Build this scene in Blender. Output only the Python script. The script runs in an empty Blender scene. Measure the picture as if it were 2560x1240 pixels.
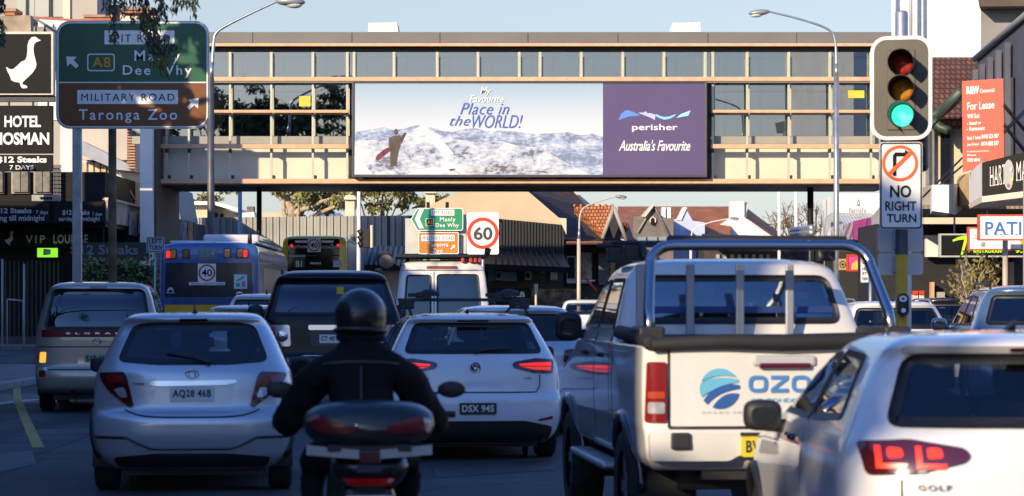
import bpy, bmesh, math, random
from mathutils import Vector, Matrix
from mathutils.geometry import delaunay_2d_cdt
random.seed(7)
R = math.radians
S = bpy.context.scene
COL = S.collection
# ---------------------------------------------------------------- camera, sky, sun, exposure
F, CX, HY, CH = 6300.0, 1280.0, 749.0, 1.62      # focal length in photo pixels, centre, horizon row, eye height
cam = bpy.data.cameras.new('camera'); cam_o = bpy.data.objects.new('camera', cam); COL.objects.link(cam_o)
cam_o.location = (0, 0, CH); cam_o.rotation_euler = (R(90), 0, 0)
cam.sensor_width = 36; cam.sensor_fit = 'HORIZONTAL'; cam.lens = 36*F/2560; cam.shift_y = (HY-620)/2560
cam.clip_start = 0.1; cam.clip_end = 4000
cam.dof.use_dof = True; cam.dof.focus_distance = 70; cam.dof.aperture_fstop = 5.0
S.camera = cam_o
SUN_AZ, SUN_EL = R(35), R(19)                    # the sun stands behind the camera to the left, low
sp = Vector((-math.sin(SUN_AZ)*math.cos(SUN_EL), -math.cos(SUN_AZ)*math.cos(SUN_EL), math.sin(SUN_EL)))
W = bpy.data.worlds.new('World'); S.world = W; W.use_nodes = True
wn = W.node_tree.nodes; wl = W.node_tree.links
sky = wn.new('ShaderNodeTexSky'); sky.sky_type = 'NISHITA'; sky.sun_disc = False
sky.sun_elevation = SUN_EL; sky.sun_rotation = math.atan2(sp.x, sp.y); sky.air_density = 1.1; sky.dust_density = .5; sky.ozone_density = 2.2
wn['Background'].inputs[1].default_value = 0.15
tcw = wn.new('ShaderNodeTexCoord'); sxw = wn.new('ShaderNodeSeparateXYZ'); rmp = wn.new('ShaderNodeValToRGB'); mlw = wn.new('ShaderNodeMix'); mlw.data_type = 'RGBA'; mlw.blend_type = 'MULTIPLY'; mlw.inputs[0].default_value = 1
wl.new(tcw.outputs['Generated'], sxw.inputs[0]); wl.new(sxw.outputs[2], rmp.inputs[0])
el = rmp.color_ramp.elements; el[0].position = 0; el[0].color = (.50, .66, 1.12, 1); el[1].position = 1; el[1].color = (.56, .90, 1.62, 1)
for ps, cc in ((.05, (.63, .61, .74, 1)), (.12, (.77, .67, .71, 1)), (.3, (.66, .88, 1.32, 1))): e_ = el.new(ps); e_.color = cc
wl.new(sky.outputs[0], mlw.inputs[6]); wl.new(rmp.outputs[0], mlw.inputs[7]); wl.new(mlw.outputs[2], wn['Background'].inputs[0])
sun = bpy.data.lights.new('sun', 'SUN'); sun.energy = 5.0; sun.angle = R(.5); sun.color = (1, .80, .53)
sun_o = bpy.data.objects.new('sun', sun); COL.objects.link(sun_o); sun_o.rotation_euler = (-sp).to_track_quat('-Z', 'Y').to_euler()
sun_o.location = (-40, -60, 60)
S.view_settings.view_transform = 'Standard'; S.view_settings.look = 'None'; S.view_settings.exposure = 0.3; S.view_settings.gamma = 1
S.render.engine = 'CYCLES'
S.cycles.max_bounces = 7; S.cycles.transparent_max_bounces = 12; S.cycles.glossy_bounces = 3; S.cycles.diffuse_bounces = 2
try: S.cycles.use_denoising = True
except Exception: pass
# ---------------------------------------------------------------- materials
MATS = {}
def mat(name, col, rough=.55, metal=0., var=.12, scale=3., bump=0., coat=0., emit=0., ecol=None, spec=.5, detail=6.):
    if name in MATS: return MATS[name]
    m = bpy.data.materials.new(name); m.use_nodes = True; MATS[name] = m
    n, l = m.node_tree.nodes, m.node_tree.links; b = n['Principled BSDF']
    c = tuple(col)+(1,)
    b.inputs['Roughness'].default_value = rough; b.inputs['Metallic'].default_value = metal
    b.inputs['Base Color'].default_value = c; b.inputs['Specular IOR Level'].default_value = spec
    if coat: b.inputs['Coat Weight'].default_value = coat; b.inputs['Coat Roughness'].default_value = .03
    if var or bump:
        t = n.new('ShaderNodeTexCoord'); nz = n.new('ShaderNodeTexNoise')
        nz.inputs['Scale'].default_value = scale; nz.inputs['Detail'].default_value = detail
        l.new(t.outputs['Object'], nz.inputs['Vector'])
    if var:
        mx = n.new('ShaderNodeMix'); mx.data_type = 'RGBA'
        rm = n.new('ShaderNodeMapRange'); rm.inputs[1].default_value = .3; rm.inputs[2].default_value = .7
        l.new(nz.outputs[0], rm.inputs[0]); l.new(rm.outputs[0], mx.inputs[0])
        mx.inputs[6].default_value = tuple(max(0, x*(1-var)) for x in col)+(1,); mx.inputs[7].default_value = tuple(min(1, x*(1+var)) for x in col)+(1,)
        l.new(mx.outputs[2], b.inputs['Base Color'])
    if bump:
        bp = n.new('ShaderNodeBump'); bp.inputs['Strength'].default_value = bump; bp.inputs['Distance'].default_value = .02
        l.new(nz.outputs[0], bp.inputs['Height']); l.new(bp.outputs[0], b.inputs['Normal'])
    if emit:
        b.inputs['Emission Color'].default_value = tuple(ecol or col)+(1,); b.inputs['Emission Strength'].default_value = emit
    return m
def glass_mat(name, tint, rough=.02, fres=.08, keep=.5):
    """pane: mostly see-through tint with a mirror coat that grows at grazing angles"""
    m = bpy.data.materials.new(name); m.use_nodes = True; MATS[name] = m
    n, l = m.node_tree.nodes, m.node_tree.links; n.remove(n['Principled BSDF'])
    tr = n.new('ShaderNodeBsdfTransparent'); tr.inputs[0].default_value = tuple(tint)+(1,)
    gl = n.new('ShaderNodeBsdfGlossy'); gl.inputs['Roughness'].default_value = rough; gl.inputs[0].default_value = (.9, .95, 1, 1)
    lw = n.new('ShaderNodeLayerWeight'); lw.inputs[0].default_value = .25
    ma = n.new('ShaderNodeMath'); ma.operation = 'MULTIPLY_ADD'; ma.inputs[1].default_value = .6; ma.inputs[2].default_value = fres; ma.use_clamp = True
    l.new(lw.outputs['Fresnel'], ma.inputs[0])
    mx = n.new('ShaderNodeMixShader'); l.new(ma.outputs[0], mx.inputs[0]); l.new(tr.outputs[0], mx.inputs[1]); l.new(gl.outputs[0], mx.inputs[2])
    l.new(mx.outputs[0], n['Material Output'].inputs[0]); return m
def tex_mat(name, kind, c1, c2, scale=1., rough=.7, bump=.4, mapping=(1, 1, 1), rot=(0, 0, 0), **kw):
    """brick / tile / wave surfaces"""
    m = bpy.data.materials.new(name); m.use_nodes = True; MATS[name] = m
    n, l = m.node_tree.nodes, m.node_tree.links; b = n['Principled BSDF']; b.inputs['Roughness'].default_value = rough
    t = n.new('ShaderNodeTexCoord'); mp = n.new('ShaderNodeMapping'); mp.inputs['Scale'].default_value = mapping; mp.inputs['Rotation'].default_value = rot
    l.new(t.outputs['Object'], mp.inputs[0])
    if kind == 'brick':
        x = n.new('ShaderNodeTexBrick'); x.inputs['Scale'].default_value = scale; x.inputs['Color1'].default_value = tuple(c1)+(1,); x.inputs['Color2'].default_value = tuple(c2)+(1,)
        x.inputs['Mortar'].default_value = tuple(kw.get('mortar', (.3, .28, .25)))+(1,); x.inputs['Mortar Size'].default_value = kw.get('ms', .015)
        x.inputs['Brick Width'].default_value = kw.get('bw', .5); x.inputs['Row Height'].default_value = kw.get('rh', .25)
        l.new(mp.outputs[0], x.inputs[0]); colr, h = x.outputs[0], x.outputs[1]; inv = True
    else:
        x = n.new('ShaderNodeTexWave'); x.inputs['Scale'].default_value = scale; x.inputs['Distortion'].default_value = kw.get('dist', 0)
        l.new(mp.outputs[0], x.inputs[0]); mx = n.new('ShaderNodeMix'); mx.data_type = 'RGBA'
        mx.inputs[6].default_value = tuple(c1)+(1,); mx.inputs[7].default_value = tuple(c2)+(1,); l.new(x.outputs[1], mx.inputs[0]); colr, h = mx.outputs[2], x.outputs[1]; inv = False
    nz = n.new('ShaderNodeTexNoise'); nz.inputs['Scale'].default_value = kw.get('ns', 1.7); nz.inputs['Detail'].default_value = 7; l.new(t.outputs['Object'], nz.inputs[0])
    rm = n.new('ShaderNodeMapRange'); rm.inputs[1].default_value = .3; rm.inputs[2].default_value = .7; rm.inputs[3].default_value = kw.get('lo', .65); rm.inputs[4].default_value = 1.15; l.new(nz.outputs[0], rm.inputs[0])
    ml = n.new('ShaderNodeMix'); ml.data_type = 'RGBA'; ml.blend_type = 'MULTIPLY'; ml.inputs[0].default_value = 1
    l.new(colr, ml.inputs[6]); l.new(rm.outputs[0], ml.inputs[7]); l.new(ml.outputs[2], b.inputs['Base Color'])
    bp = n.new('ShaderNodeBump'); bp.inputs['Strength'].default_value = bump; bp.inputs['Distance'].default_value = .03; bp.invert = inv
    l.new(h, bp.inputs['Height']); l.new(bp.outputs[0], b.inputs['Normal']); return m
# ---------------------------------------------------------------- mesh helpers
def P(px, py, D): return Vector(((px-CX)/F*D, D, CH-(py-HY)/F*D))     # photo pixel at distance D
class MB:
    def __init__(s): s.v = []; s.f = []; s.sm = []
    def add(s, vs, fs, smooth=False):
        o = len(s.v); s.v += [Vector(v) for v in vs]; s.f += [tuple(i+o for i in f) for f in fs]; s.sm += [smooth]*len(fs); return s
    def box(s, a, b, rot=None, piv=None):
        x0, y0, z0 = (min(a[i], b[i]) for i in range(3)); x1, y1, z1 = (max(a[i], b[i]) for i in range(3))
        vs = [Vector(q) for q in ((x0,y0,z0),(x1,y0,z0),(x1,y1,z0),(x0,y1,z0),(x0,y0,z1),(x1,y0,z1),(x1,y1,z1),(x0,y1,z1))]
        if rot is not None:
            c = Vector(piv) if piv is not None else Vector(((x0+x1)/2, (y0+y1)/2, (z0+z1)/2)); vs = [c+rot @ (v-c) for v in vs]
        return s.add(vs, [(0,3,2,1),(4,5,6,7),(0,1,5,4),(1,2,6,5),(2,3,7,6),(3,0,4,7)])
    def pbox(s, px0, py0, px1, py1, D, depth):                        # box whose front face fills photo pixels at distance D
        a, b = P(px0, py0, D), P(px1, py1, D); return s.box((a.x, D, a.z), (b.x, D+depth, b.z))
    def ext(s, poly, d):                                              # planar 3D polygon pushed back along vector d
        n = len(poly); poly = [Vector(p) for p in poly]; d = Vector(d)
        nn = sum((poly[i].cross(poly[(i+1) % n]) for i in range(n)), Vector()) 
        if nn.dot(d) > 0: poly.reverse()
        vs = poly+[p+d for p in poly]
        tri = tess3(poly)
        fs = [t for t in tri]+[tuple(i+n for i in reversed(t)) for t in tri]+[(i, i+n, (i+1) % n+n, (i+1) % n) for i in range(n)]
        return s.add(vs, fs)
    def pext(s, pts, D, depth): return s.ext([P(x, y, D) for x, y in pts], (0, depth, 0))
    def tube(s, path, r, seg=8, caps=True, closed=False):
        path = [Vector(p) for p in path]; n = len(path); rs = r if isinstance(r, (list, tuple)) else [r]*n
        vs, fs = [], []; up = None
        for i in range(n):
            a = path[(i-1) % n] if (i > 0 or closed) else path[0]; b = path[(i+1) % n] if (i < n-1 or closed) else path[-1]
            t = (b-a).normalized()
            if up is None: up = Vector((0, 0, 1)) if abs(t.z) < .9 else Vector((1, 0, 0))
            u = t.cross(up).normalized(); w = u.cross(t).normalized(); up = w
            for k in range(seg):
                an = 2*math.pi*k/seg; vs.append(path[i]+(u*math.cos(an)+w*math.sin(an))*rs[i])
        m = n if closed else n-1
        for i in range(m):
            for k in range(seg):
                j = (i+1) % n; fs.append((i*seg+k, i*seg+(k+1) % seg, j*seg+(k+1) % seg, j*seg+k))
        if caps and not closed: fs.append(tuple(reversed(range(seg)))); fs.append(tuple((n-1)*seg+k for k in range(seg)))
        return s.add(vs, fs, True)
    def lathe(s, prof, c, ax, seg=24):                                # prof: (radius, along)
        ax = Vector(ax).normalized(); u = ax.orthogonal().normalized(); w = ax.cross(u); c = Vector(c); n = len(prof); vs, fs = [], []
        for r, h in prof:
            for k in range(seg):
                a = 2*math.pi*k/seg; vs.append(c+ax*h+(u*math.cos(a)+w*math.sin(a))*r)
        for i in range(n-1):
            for k in range(seg): fs.append((i*seg+k, i*seg+(k+1) % seg, (i+1)*seg+(k+1) % seg, (i+1)*seg+k))
        return s.add(vs, fs, True)
    def ball(s, c, rx, ry=None, rz=None, nu=14, nv=9, M=None):
        ry = ry or rx; rz = rz or rx; vs, fs = [], []; c = Vector(c)
        for j in range(nv+1):
            t = math.pi*j/nv
            for i in range(nu):
                a = 2*math.pi*i/nu; q = Vector((rx*math.sin(t)*math.cos(a), ry*math.sin(t)*math.sin(a), rz*math.cos(t))); vs.append(c+(M @ q if M else q))
        for j in range(nv):
            for i in range(nu): fs.append((j*nu+i, (j+1)*nu+i, (j+1)*nu+(i+1) % nu, j*nu+(i+1) % nu))
        return s.add(vs, fs, True)
    def build(s, name, m, parent=None, local=False, bevel=0, smooth=False, seg=2):
        me = bpy.data.meshes.new(name); off = Vector() if (local or parent is None) else ORG.get(parent.name, Vector())
        me.from_pydata([tuple(v-off) for v in s.v], [], s.f); me.validate()
        ms = m if isinstance(m, (list, tuple)) else [m]
        for q in ms: me.materials.append(q)
        if len(me.polygons) == len(s.sm): me.polygons.foreach_set('use_smooth', [bool(x or smooth) for x in s.sm])
        elif smooth: me.polygons.foreach_set('use_smooth', [True]*len(me.polygons))
        o = bpy.data.objects.new(name, me); COL.objects.link(o)
        if parent is not None: o.parent = parent; ORG[o.name] = off
        if bevel:
            b = o.modifiers.new('bevel', 'BEVEL'); b.width = bevel; b.segments = seg; b.limit_method = 'ANGLE'; b.angle_limit = R(35)
        return o
ORG = {}
def tess3(poly):
    from mathutils.geometry import tessellate_polygon
    return [tuple(t) for t in tessellate_polygon([poly])]
def tag(o, label=None, cat=None, group=None, kind=None):
    if label: o['label'] = label
    if cat: o['category'] = cat
    if group: o['group'] = group
    if kind: o['kind'] = kind
    return o
def thing(name, label, cat, loc=(0, 0, 0), group=None):
    o = bpy.data.objects.new(name, None); COL.objects.link(o); o.location = loc; ORG[o.name] = Vector(loc); o.empty_display_size = .2
    return tag(o, label, cat, group)
def copy_tree(o, parent=None):
    c = o.copy(); COL.objects.link(c)
    if parent is not None: c.parent = parent; c.matrix_parent_inverse = o.matrix_parent_inverse
    for ch in list(o.children): copy_tree(ch, c)
    return c
# lettering: glyph outlines from the built-in font, cached as flat triangles in a unit box
TXT = {}
def glyphs(s, bold=0., shear=0., spacing=1.):
    k = (s, bold, shear, spacing)
    if k not in TXT:
        cu = bpy.data.curves.new('t', 'FONT'); cu.body = s; cu.offset = bold; cu.shear = shear; cu.space_character = spacing; cu.resolution_u = 3; cu.size = 1
        o = bpy.data.objects.new('t', cu); COL.objects.link(o); dg = bpy.context.evaluated_depsgraph_get(); dg.update()
        me = bpy.data.meshes.new_from_object(o.evaluated_get(dg)); vs = [v.co.copy() for v in me.vertices]; fs = [tuple(p.vertices) for p in me.polygons]
        bpy.data.objects.remove(o); bpy.data.curves.remove(cu); bpy.data.meshes.remove(me)
        x0 = min(v.x for v in vs); x1 = max(v.x for v in vs); y0 = min(v.y for v in vs); y1 = max(v.y for v in vs)
        TXT[k] = ([((v.x-x0)/(x1-x0), (v.y-y0)/(y1-y0)) for v in vs], fs)
    return TXT[k]
class Plane:
    """a flat surface in the place; at() finds where a photo pixel's ray meets it"""
    def __init__(s, p0, n): s.p = Vector(p0); s.n = Vector(n).normalized()
    def at(s, px, py, off=0.):
        d = P(px, py, 1.)-Vector((0, 0, CH)); o = Vector((0, 0, CH)); q = s.p+s.n*off
        return o+d*((q-o).dot(s.n)/d.dot(s.n))
def fr(D): return Plane((0, D, 0), (0, -1, 0))
def text(mb, pl, s, x0, y0, x1, y1, off, bold=.012, shear=0., spacing=1., x0b=None, x1b=None, tilt=0.):
    vs, fs = glyphs(s, bold, shear, spacing)
    out = []
    for u, v in vs:
        px = x0+(x1-x0)*u; py = y1+(y0-y1)*v+tilt*u
        out.append(pl.at(px, py, off))
    mb.add(out, fs)
def rrect(x0, y0, x1, y1, r, n=6):
    pts = []
    for cx, cy, a0 in ((x1-r, y0+r, -90), (x1-r, y1-r, 0), (x0+r, y1-r, 90), (x0+r, y0+r, 180)):
        for k in range(n+1):
            a = R(a0+90*k/n); pts.append((cx+r*math.cos(a), cy+r*math.sin(a)))
    return pts
def poly(mb, pl, pts, off, depth=0.):                                # flat polygon in photo pixels, laid on a plane; depth gives it thickness
    q = [pl.at(x, y, off) for x, y in pts]
    if depth: mb.ext(q, -pl.n*depth)
    else:
        t = tess3(q); mb.add(q, [tuple(x) for x in t])
def ring(mb, pl, outer, inner, off, depth=0.):                       # frame between two loops with the same point count
    n = len(outer); a = [pl.at(x, y, off) for x, y in outer]; b = [pl.at(x, y, off) for x, y in inner]
    fs = [(i, (i+1) % n, n+(i+1) % n, n+i) for i in range(n)]
    if depth:
        c = [v-pl.n*depth for v in a]; d = [v-pl.n*depth for v in b]
        mb.add(a+b+c+d, fs+[(i, 2*n+i, 2*n+(i+1) % n, (i+1) % n) for i in range(n)]+[(n+i, n+(i+1) % n, 3*n+(i+1) % n, 3*n+i) for i in range(n)]+[tuple(2*n+q for q in reversed(f)) for f in fs])
    else: mb.add(a+b, fs)
def circ(cx, cy, rx, ry=None, n=32): return [(cx+rx*math.cos(2*math.pi*k/n), cy+(ry or rx)*math.sin(2*math.pi*k/n)) for k in range(n)]
def sign_post(parent, px, py0, D, r, m, z0=0., name='post'):
    a = P(px, py0, D); MB().tube([(a.x, D, z0), (a.x, D, a.z)], r, 12).build(name, m, parent)
# ---------------------------------------------------------------- shared materials
asphalt = mat('asphalt', (.050, .052, .056), .80, var=.5, scale=.55, bump=.25, detail=15)
kerbm = mat('kerb_concrete', (.34, .33, .31), .85, var=.2, scale=2)
paving = tex_mat('paving', 'brick', (.26, .25, .23), (.22, .21, .2), 1.4, .85, .3, mortar=(.12, .11, .1))
concrete = mat('pale_concrete', (.68, .63, .50), .85, var=.10, scale=.8, bump=.08, detail=10)
cream = mat('cream_render', (.66, .58, .44), .85, var=.1, scale=.7, bump=.08, detail=10)
white_render = mat('white_render', (.78, .77, .73), .8, var=.07, scale=.9, bump=.06, detail=9)
galv = mat('galvanised_steel', (.42, .45, .48), .42, .75, var=.18, scale=5)
grey_paint = mat('grey_paint', (.35, .36, .37), .5, var=.08)
dark_metal = mat('dark_metal', (.025, .026, .03), .45, .3, var=.2)
black_paint = mat('black_paint', (.012, .012, .014), .5, var=.2)
white_paint = mat('white_paint', (.8, .8, .79), .5, var=.05)
yellow_line = mat('worn_yellow_line', (.5, .33, .09), .8, var=.35, scale=6)
white_line = mat('worn_white_line', (.6, .6, .58), .8, var=.3, scale=6)
sign_white = mat('sign_white', (.82, .82, .8), .4, var=.04)
sign_red = mat('sign_red', (.62, .05, .02), .4, var=.06)
sign_black = mat('sign_black', (.007, .007, .008), .6, var=.1, spec=.2)
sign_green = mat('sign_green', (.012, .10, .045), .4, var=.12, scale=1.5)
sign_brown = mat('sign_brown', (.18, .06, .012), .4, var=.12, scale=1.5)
bright_green = mat('sunlit_sign_green', (.02, .28, .12), .4, var=.06)  # brighter copy of the sign green, sunlight put into the colour
bright_brown = mat('sunlit_sign_brown', (.55, .21, .03), .4, var=.06)  # brighter copy of the sign brown, sunlight put into the colour
sign_yellow = mat('sign_yellow', (.75, .42, .02), .4, var=.06)
salmon = mat('timber_salmon', (.66, .39, .235), .6, var=.12, scale=4, bump=.05)
mull_m = mat('mullion_putty', (.50, .50, .39), .5, .2, var=.08)
fascia_m = mat('fascia_bronze', (.21, .195, .155), .5, .35, var=.08, scale=.7)
dark_glass = mat('dark_glass', (.012, .015, .02), .04, var=0, spec=.7)
bridge_glass = glass_mat('bridge_glass', (.40, .47, .49), .01, .30)
car_glass = glass_mat('car_glass', (.55, .59, .60), .02, .06)
tint_glass = glass_mat('tinted_car_glass', (.05, .06, .08), .02, .09)
roof_tile = tex_mat('terracotta_tile', 'brick', (.72, .27, .085), (.58, .19, .06), 2.2, .8, .8, mortar=(.14, .05, .03), ms=.05, bw=.35, rh=.42)
dark_tile = tex_mat('dark_tile', 'brick', (.11, .055, .04), (.07, .035, .03), 2.2, .8, .8, mortar=(.02, .015, .012), ms=.05, bw=.35, rh=.42)
brick_m = tex_mat('brown_brick', 'brick', (.27, .165, .135), (.21, .13, .11), 5, .85, .3, mortar=(.2, .17, .15), ms=.02)
orange_brick = tex_mat('orange_brick', 'brick', (.55, .2, .09), (.45, .15, .07), 5, .85, .3, mortar=(.4, .3, .25), ms=.02)
navy = mat('navy_render', (.065, .07, .10), .75, var=.15, scale=1.2, bump=.08)
charcoal = mat('charcoal_cladding', (.022, .023, .026), .6, var=.2)
bark = mat('bark', (.17, .12, .08), .9, var=.35, scale=7, bump=.5)
pale_bark = mat('pale_bark', (.42, .33, .23), .85, var=.3, scale=5, bump=.3)
brown_pole = mat('mottled_brown', (.17, .115, .07), .85, var=.4, scale=3, bump=.3)
def leaf_mat(name, c, var=.5):
    m = mat(name, c, .55, var=var, scale=1.3, detail=3); b = m.node_tree.nodes['Principled BSDF']
    b.inputs['Transmission Weight'].default_value = 0; return m
leaf_dark = leaf_mat('leaf_dark', (.045, .06, .018)); leaf_olive = leaf_mat('leaf_olive', (.19, .18, .055)); leaf_green = leaf_mat('leaf_green', (.10, .15, .03))
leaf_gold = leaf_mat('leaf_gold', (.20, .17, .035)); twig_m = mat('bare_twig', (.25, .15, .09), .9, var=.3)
# ---------------------------------------------------------------- ground, road, pavements, lines
g = MB(); g.add([(-700, -120, -.02), (700, -120, -.02), (700, 1600, -.02), (-700, 1600, -.02)], [(0, 1, 2, 3)])
tag(g.build('ground', mat('earth', (.14, .12, .09), .95, var=.25, scale=.15)), kind='structure')
n = 60; g = MB()
vs = [(x, y, 0) for y in (-80, 0, 40, 90, 160, 320) for x in (-60, -12.6, 9.6)]
g.add(vs, [(r*3+c, r*3+c+1, r*3+c+4, r*3+c+3) for r in range(5) for c in range(2)])
tag(g.build('road', asphalt), kind='structure')
def pavement(x0, x1, y0, y1, name='pavement'):
    m = MB(); m.box((x0, y0, -.01), (x1, y1, .13)); tag(m.build(name, paving), kind='structure')
    k = MB(); xk = x1 if x1 < 0 else x0-.16
    k.box((xk, y0, -.01), (xk+.16, y1, .145)); tag(k.build('kerb', kerbm, bevel=.03), kind='structure')
pavement(-60, -9.3, 81, 320); pavement(-60, -9.2, -80, 58); pavement(9.6, 60, -80, 320)
m = MB(); m.box((3.2, 12, -.01), (4.35, 60, .14)); tag(m.build('median', kerbm, bevel=.05), kind='structure')
def strip(name, pts, w, m, z=.005):
    mb = MB(); vs, fs = [], []
    for i, (x, y) in enumerate(pts):
        a = Vector(pts[max(0, i-1)]); b = Vector(pts[min(len(pts)-1, i+1)]); t = (b-a).normalized(); nrm = Vector((-t.y, t.x))*w/2
        vs += [(x-nrm.x, y-nrm.y, z), (x+nrm.x, y+nrm.y, z)]
        if i: fs.append((2*i-2, 2*i-1, 2*i+1, 2*i))
    mb.add(vs, fs); tag(mb.build(name, m), kind='structure')
def gpt(px, py):
    D = CH*F/(py-HY); return ((px-CX)/F*D, D)
strip('lane_line', [gpt(*q) for q in ((70, 938), (50, 955), (42, 975), (45, 1003), (60, 1040), (78, 1080), (96, 1120))], .13, yellow_line, .006)
strip('stop_line', [gpt(-60, 1016), gpt(0, 1009), gpt(88, 999)], .28, white_line)
m = MB(); m.add([tuple(gpt(*q))+(.004,) for q in ((-80, 1200), (90, 1160), (80, 1128), (-80, 1140))], [(0, 1, 2, 3)]); tag(m.build('road_patch', mat('pale_asphalt', (.12, .12, .12), .85, var=.3, scale=2)), kind='structure')
for y0 in range(12, 120, 9):
    strip('lane_line', [(2.95-.10*(y0-12)*.35, y0), (2.95-.10*(y0-9)*.35, y0+3)], .12, white_line)
def worn_road():                                                       # aggregate, tyre polish along the lanes, oil and tar
    n, l = asphalt.node_tree.nodes, asphalt.node_tree.links; b = n['Principled BSDF']; src = b.inputs['Base Color'].links[0].from_socket
    t = n.new('ShaderNodeTexCoord'); mp = n.new('ShaderNodeMapping'); mp.inputs['Scale'].default_value = (1.3, .06, 1); l.new(t.outputs['Object'], mp.inputs[0])
    a = n.new('ShaderNodeTexNoise'); a.inputs['Scale'].default_value = 1; a.inputs['Detail'].default_value = 4; l.new(mp.outputs[0], a.inputs[0])
    r = n.new('ShaderNodeMapRange'); r.inputs[1].default_value = .35; r.inputs[2].default_value = .65; r.inputs[3].default_value = .6; r.inputs[4].default_value = 1.3; l.new(a.outputs[0], r.inputs[0])
    v = n.new('ShaderNodeTexVoronoi'); v.feature = 'DISTANCE_TO_EDGE'; v.inputs['Scale'].default_value = .22; l.new(t.outputs['Object'], v.inputs[0])
    w = n.new('ShaderNodeMapRange'); w.inputs[1].default_value = .0; w.inputs[2].default_value = .012; w.inputs[3].default_value = .35; w.inputs[4].default_value = 1; l.new(v.outputs[0], w.inputs[0])
    f = n.new('ShaderNodeTexNoise'); f.inputs['Scale'].default_value = 45; f.inputs['Detail'].default_value = 3; l.new(t.outputs['Object'], f.inputs[0]); g_ = n.new('ShaderNodeMapRange'); g_.inputs[1].default_value = .3; g_.inputs[2].default_value = .7; g_.inputs[3].default_value = .6; g_.inputs[4].default_value = 1.4; l.new(f.outputs[0], g_.inputs[0])
    prev = src
    for q in (r, w, g_):
        m_ = n.new('ShaderNodeMix'); m_.data_type = 'RGBA'; m_.blend_type = 'MULTIPLY'; m_.inputs[0].default_value = 1; l.new(prev, m_.inputs[6]); l.new(q.outputs[0], m_.inputs[7]); prev = m_.outputs[2]
    l.new(prev, b.inputs['Base Color'])
worn_road()
tar = mat('tar_patch', (.025, .026, .028), .6, var=.3, scale=3)
for pts in (((0, 985), (150, 985), (140, 1008), (0, 1010)), ((60, 1075), (260, 1070), (262, 1082), (60, 1090)), ((1080, 1165), (1380, 1150), (1390, 1175), (1090, 1195))):
    m = MB(); m.add([tuple(gpt(*q))+(.0045,) for q in pts], [(0, 1, 2, 3)]); tag(m.build('road_patch', tar), kind='structure')
# ---------------------------------------------------------------- footbridge
D = 90.
BR = thing('footbridge', 'enclosed glazed pedestrian bridge with salmon rails spanning the whole street', 'footbridge', (.4, 90, 0))
b = MB(); js = [330, 408, 632, 880, 1100, 1320, 1545, 1770, 1992, 2240]
for a, c in zip(js, js[1:]):
    q = [P(a+.8, 80, D-.25), P(a+.8, 107, D-.45), P(c-.8, 107, D-.45), P(c-.8, 80, D-.25)]; b.ext(q, (0, .5, 0))
b.build('roof_fascia', fascia_m, BR)
b = MB(); b.pbox(330, 81, 2240, 104, D+.15, 4.6); b.build('roof', dark_metal, BR)
for y0, y1, x0, x1 in ((107.5, 115.5, 330, 2240), (192, 202.5, 330, 2240), (274.5, 282, 330, 872), (274.5, 282, 1779, 2240), (360, 371, 392, 872), (360, 371, 1777, 2235), (447, 459, 388, 2235)):
    m = MB(); m.pbox(x0, y0, x1, y1, D-.42 if y0 != 107.5 else D-.47, .16); m.build('rail', salmon, BR, bevel=.015)
b = MB(); b.pbox(335, 202.5, 2235, 207, D-.38, .1); b.build('rail_underside', fascia_m, BR)
ML = [416, 472, 575, 678, 782, 868, 885, 985, 1093, 1195, 1298, 1350, 1453, 1557, 1660, 1763, 1782, 1868, 1972, 2075, 2178]
for x in ML:
    low = x < 880 or x > 1770; m = MB()
    m.pbox(x-3.4, 130, x+3.4, 192, D-.26, .30)
    if x not in (885, 868, 1763, 1782): m.pbox(x+4.2, 142, x+8.2, 192, D+.05, .06)
    if low:
        for ya, yb in ((212, 274), (292, 360), (382, 447)): m.pbox(x-2.6, ya, x+2.6, yb, D-.36, .09)
        m.pbox(x+2.9, 204, x+6, 340, D+.02, .06)
    m.build('mullion', mull_m, BR)
    if low:
        m = MB()
        for x0, x1, ya, yb, dy in ((x-3.2, x+3.2, 203, 212, -.32), (x-3.2, x+3.2, 283, 292, -.32), (x-3.2, x+3.2, 372, 382, -.32), (x+3, x+9, 438, 446.5, -.36)):
            m = MB(); m.pbox(x0, ya, x1, yb, D+dy, .3); m.build('bracket', dark_metal, BR)
xs = [330]+ML+[2235]
for a, c in zip(xs, xs[1:]):
    if c-a < 8: continue
    m = MB(); m.pbox(a, 124, c, 340, D+.12, .02); m.build('window_pane', bridge_glass, BR)
b = MB(); b.pbox(330, 115.5, 2235, 128, D-.05, .3)
for yy in (228,): b.pbox(330, yy, 872, yy+3, D+.14, .05); b.pbox(1780, yy, 2235, yy+3, D+.14, .05)
b.build('window_head', black_paint, BR)
b = MB()
for x in ML[::1]: b.pbox(x+28, 118, x+36, 345, D+4.2, .12)
b.pbox(330, 140, 2235, 147, D+4.18, .1); b.pbox(330, 224, 2235, 232, D+4.18, .1); b.pbox(330, 290, 2235, 296, D+4.18, .1); b.build('far_frame', black_paint, BR)
b = MB(); b.pbox(330, 118, 2235, 345, D+4.35, .02); b.build('far_glazing', glass_mat('far_glass', (.34, .42, .46), .02, .06), BR)
b = MB(); b.pbox(330, 235, 880, 345, D+4.1, .03); b.build('added_dark_sheet', mat('sheet_dark', (.03, .035, .03), .7, var=.4, scale=.6), BR)  # added dark sheet deepening the tree reflection in the left panes
for a, c in ((330, 868), (1782, 2235)): b = MB(); b.pbox(a, 340.5, c, 359.5, D+.05, .1); b.build('sill_panel', mat('sill_grey', (.31, .295, .25), .6, var=.06), BR)
b = MB(); xs2 = [392, 472, 575, 678, 782, 872]; xs3 = [1782, 1868, 1972, 2075, 2178, 2235]
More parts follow.
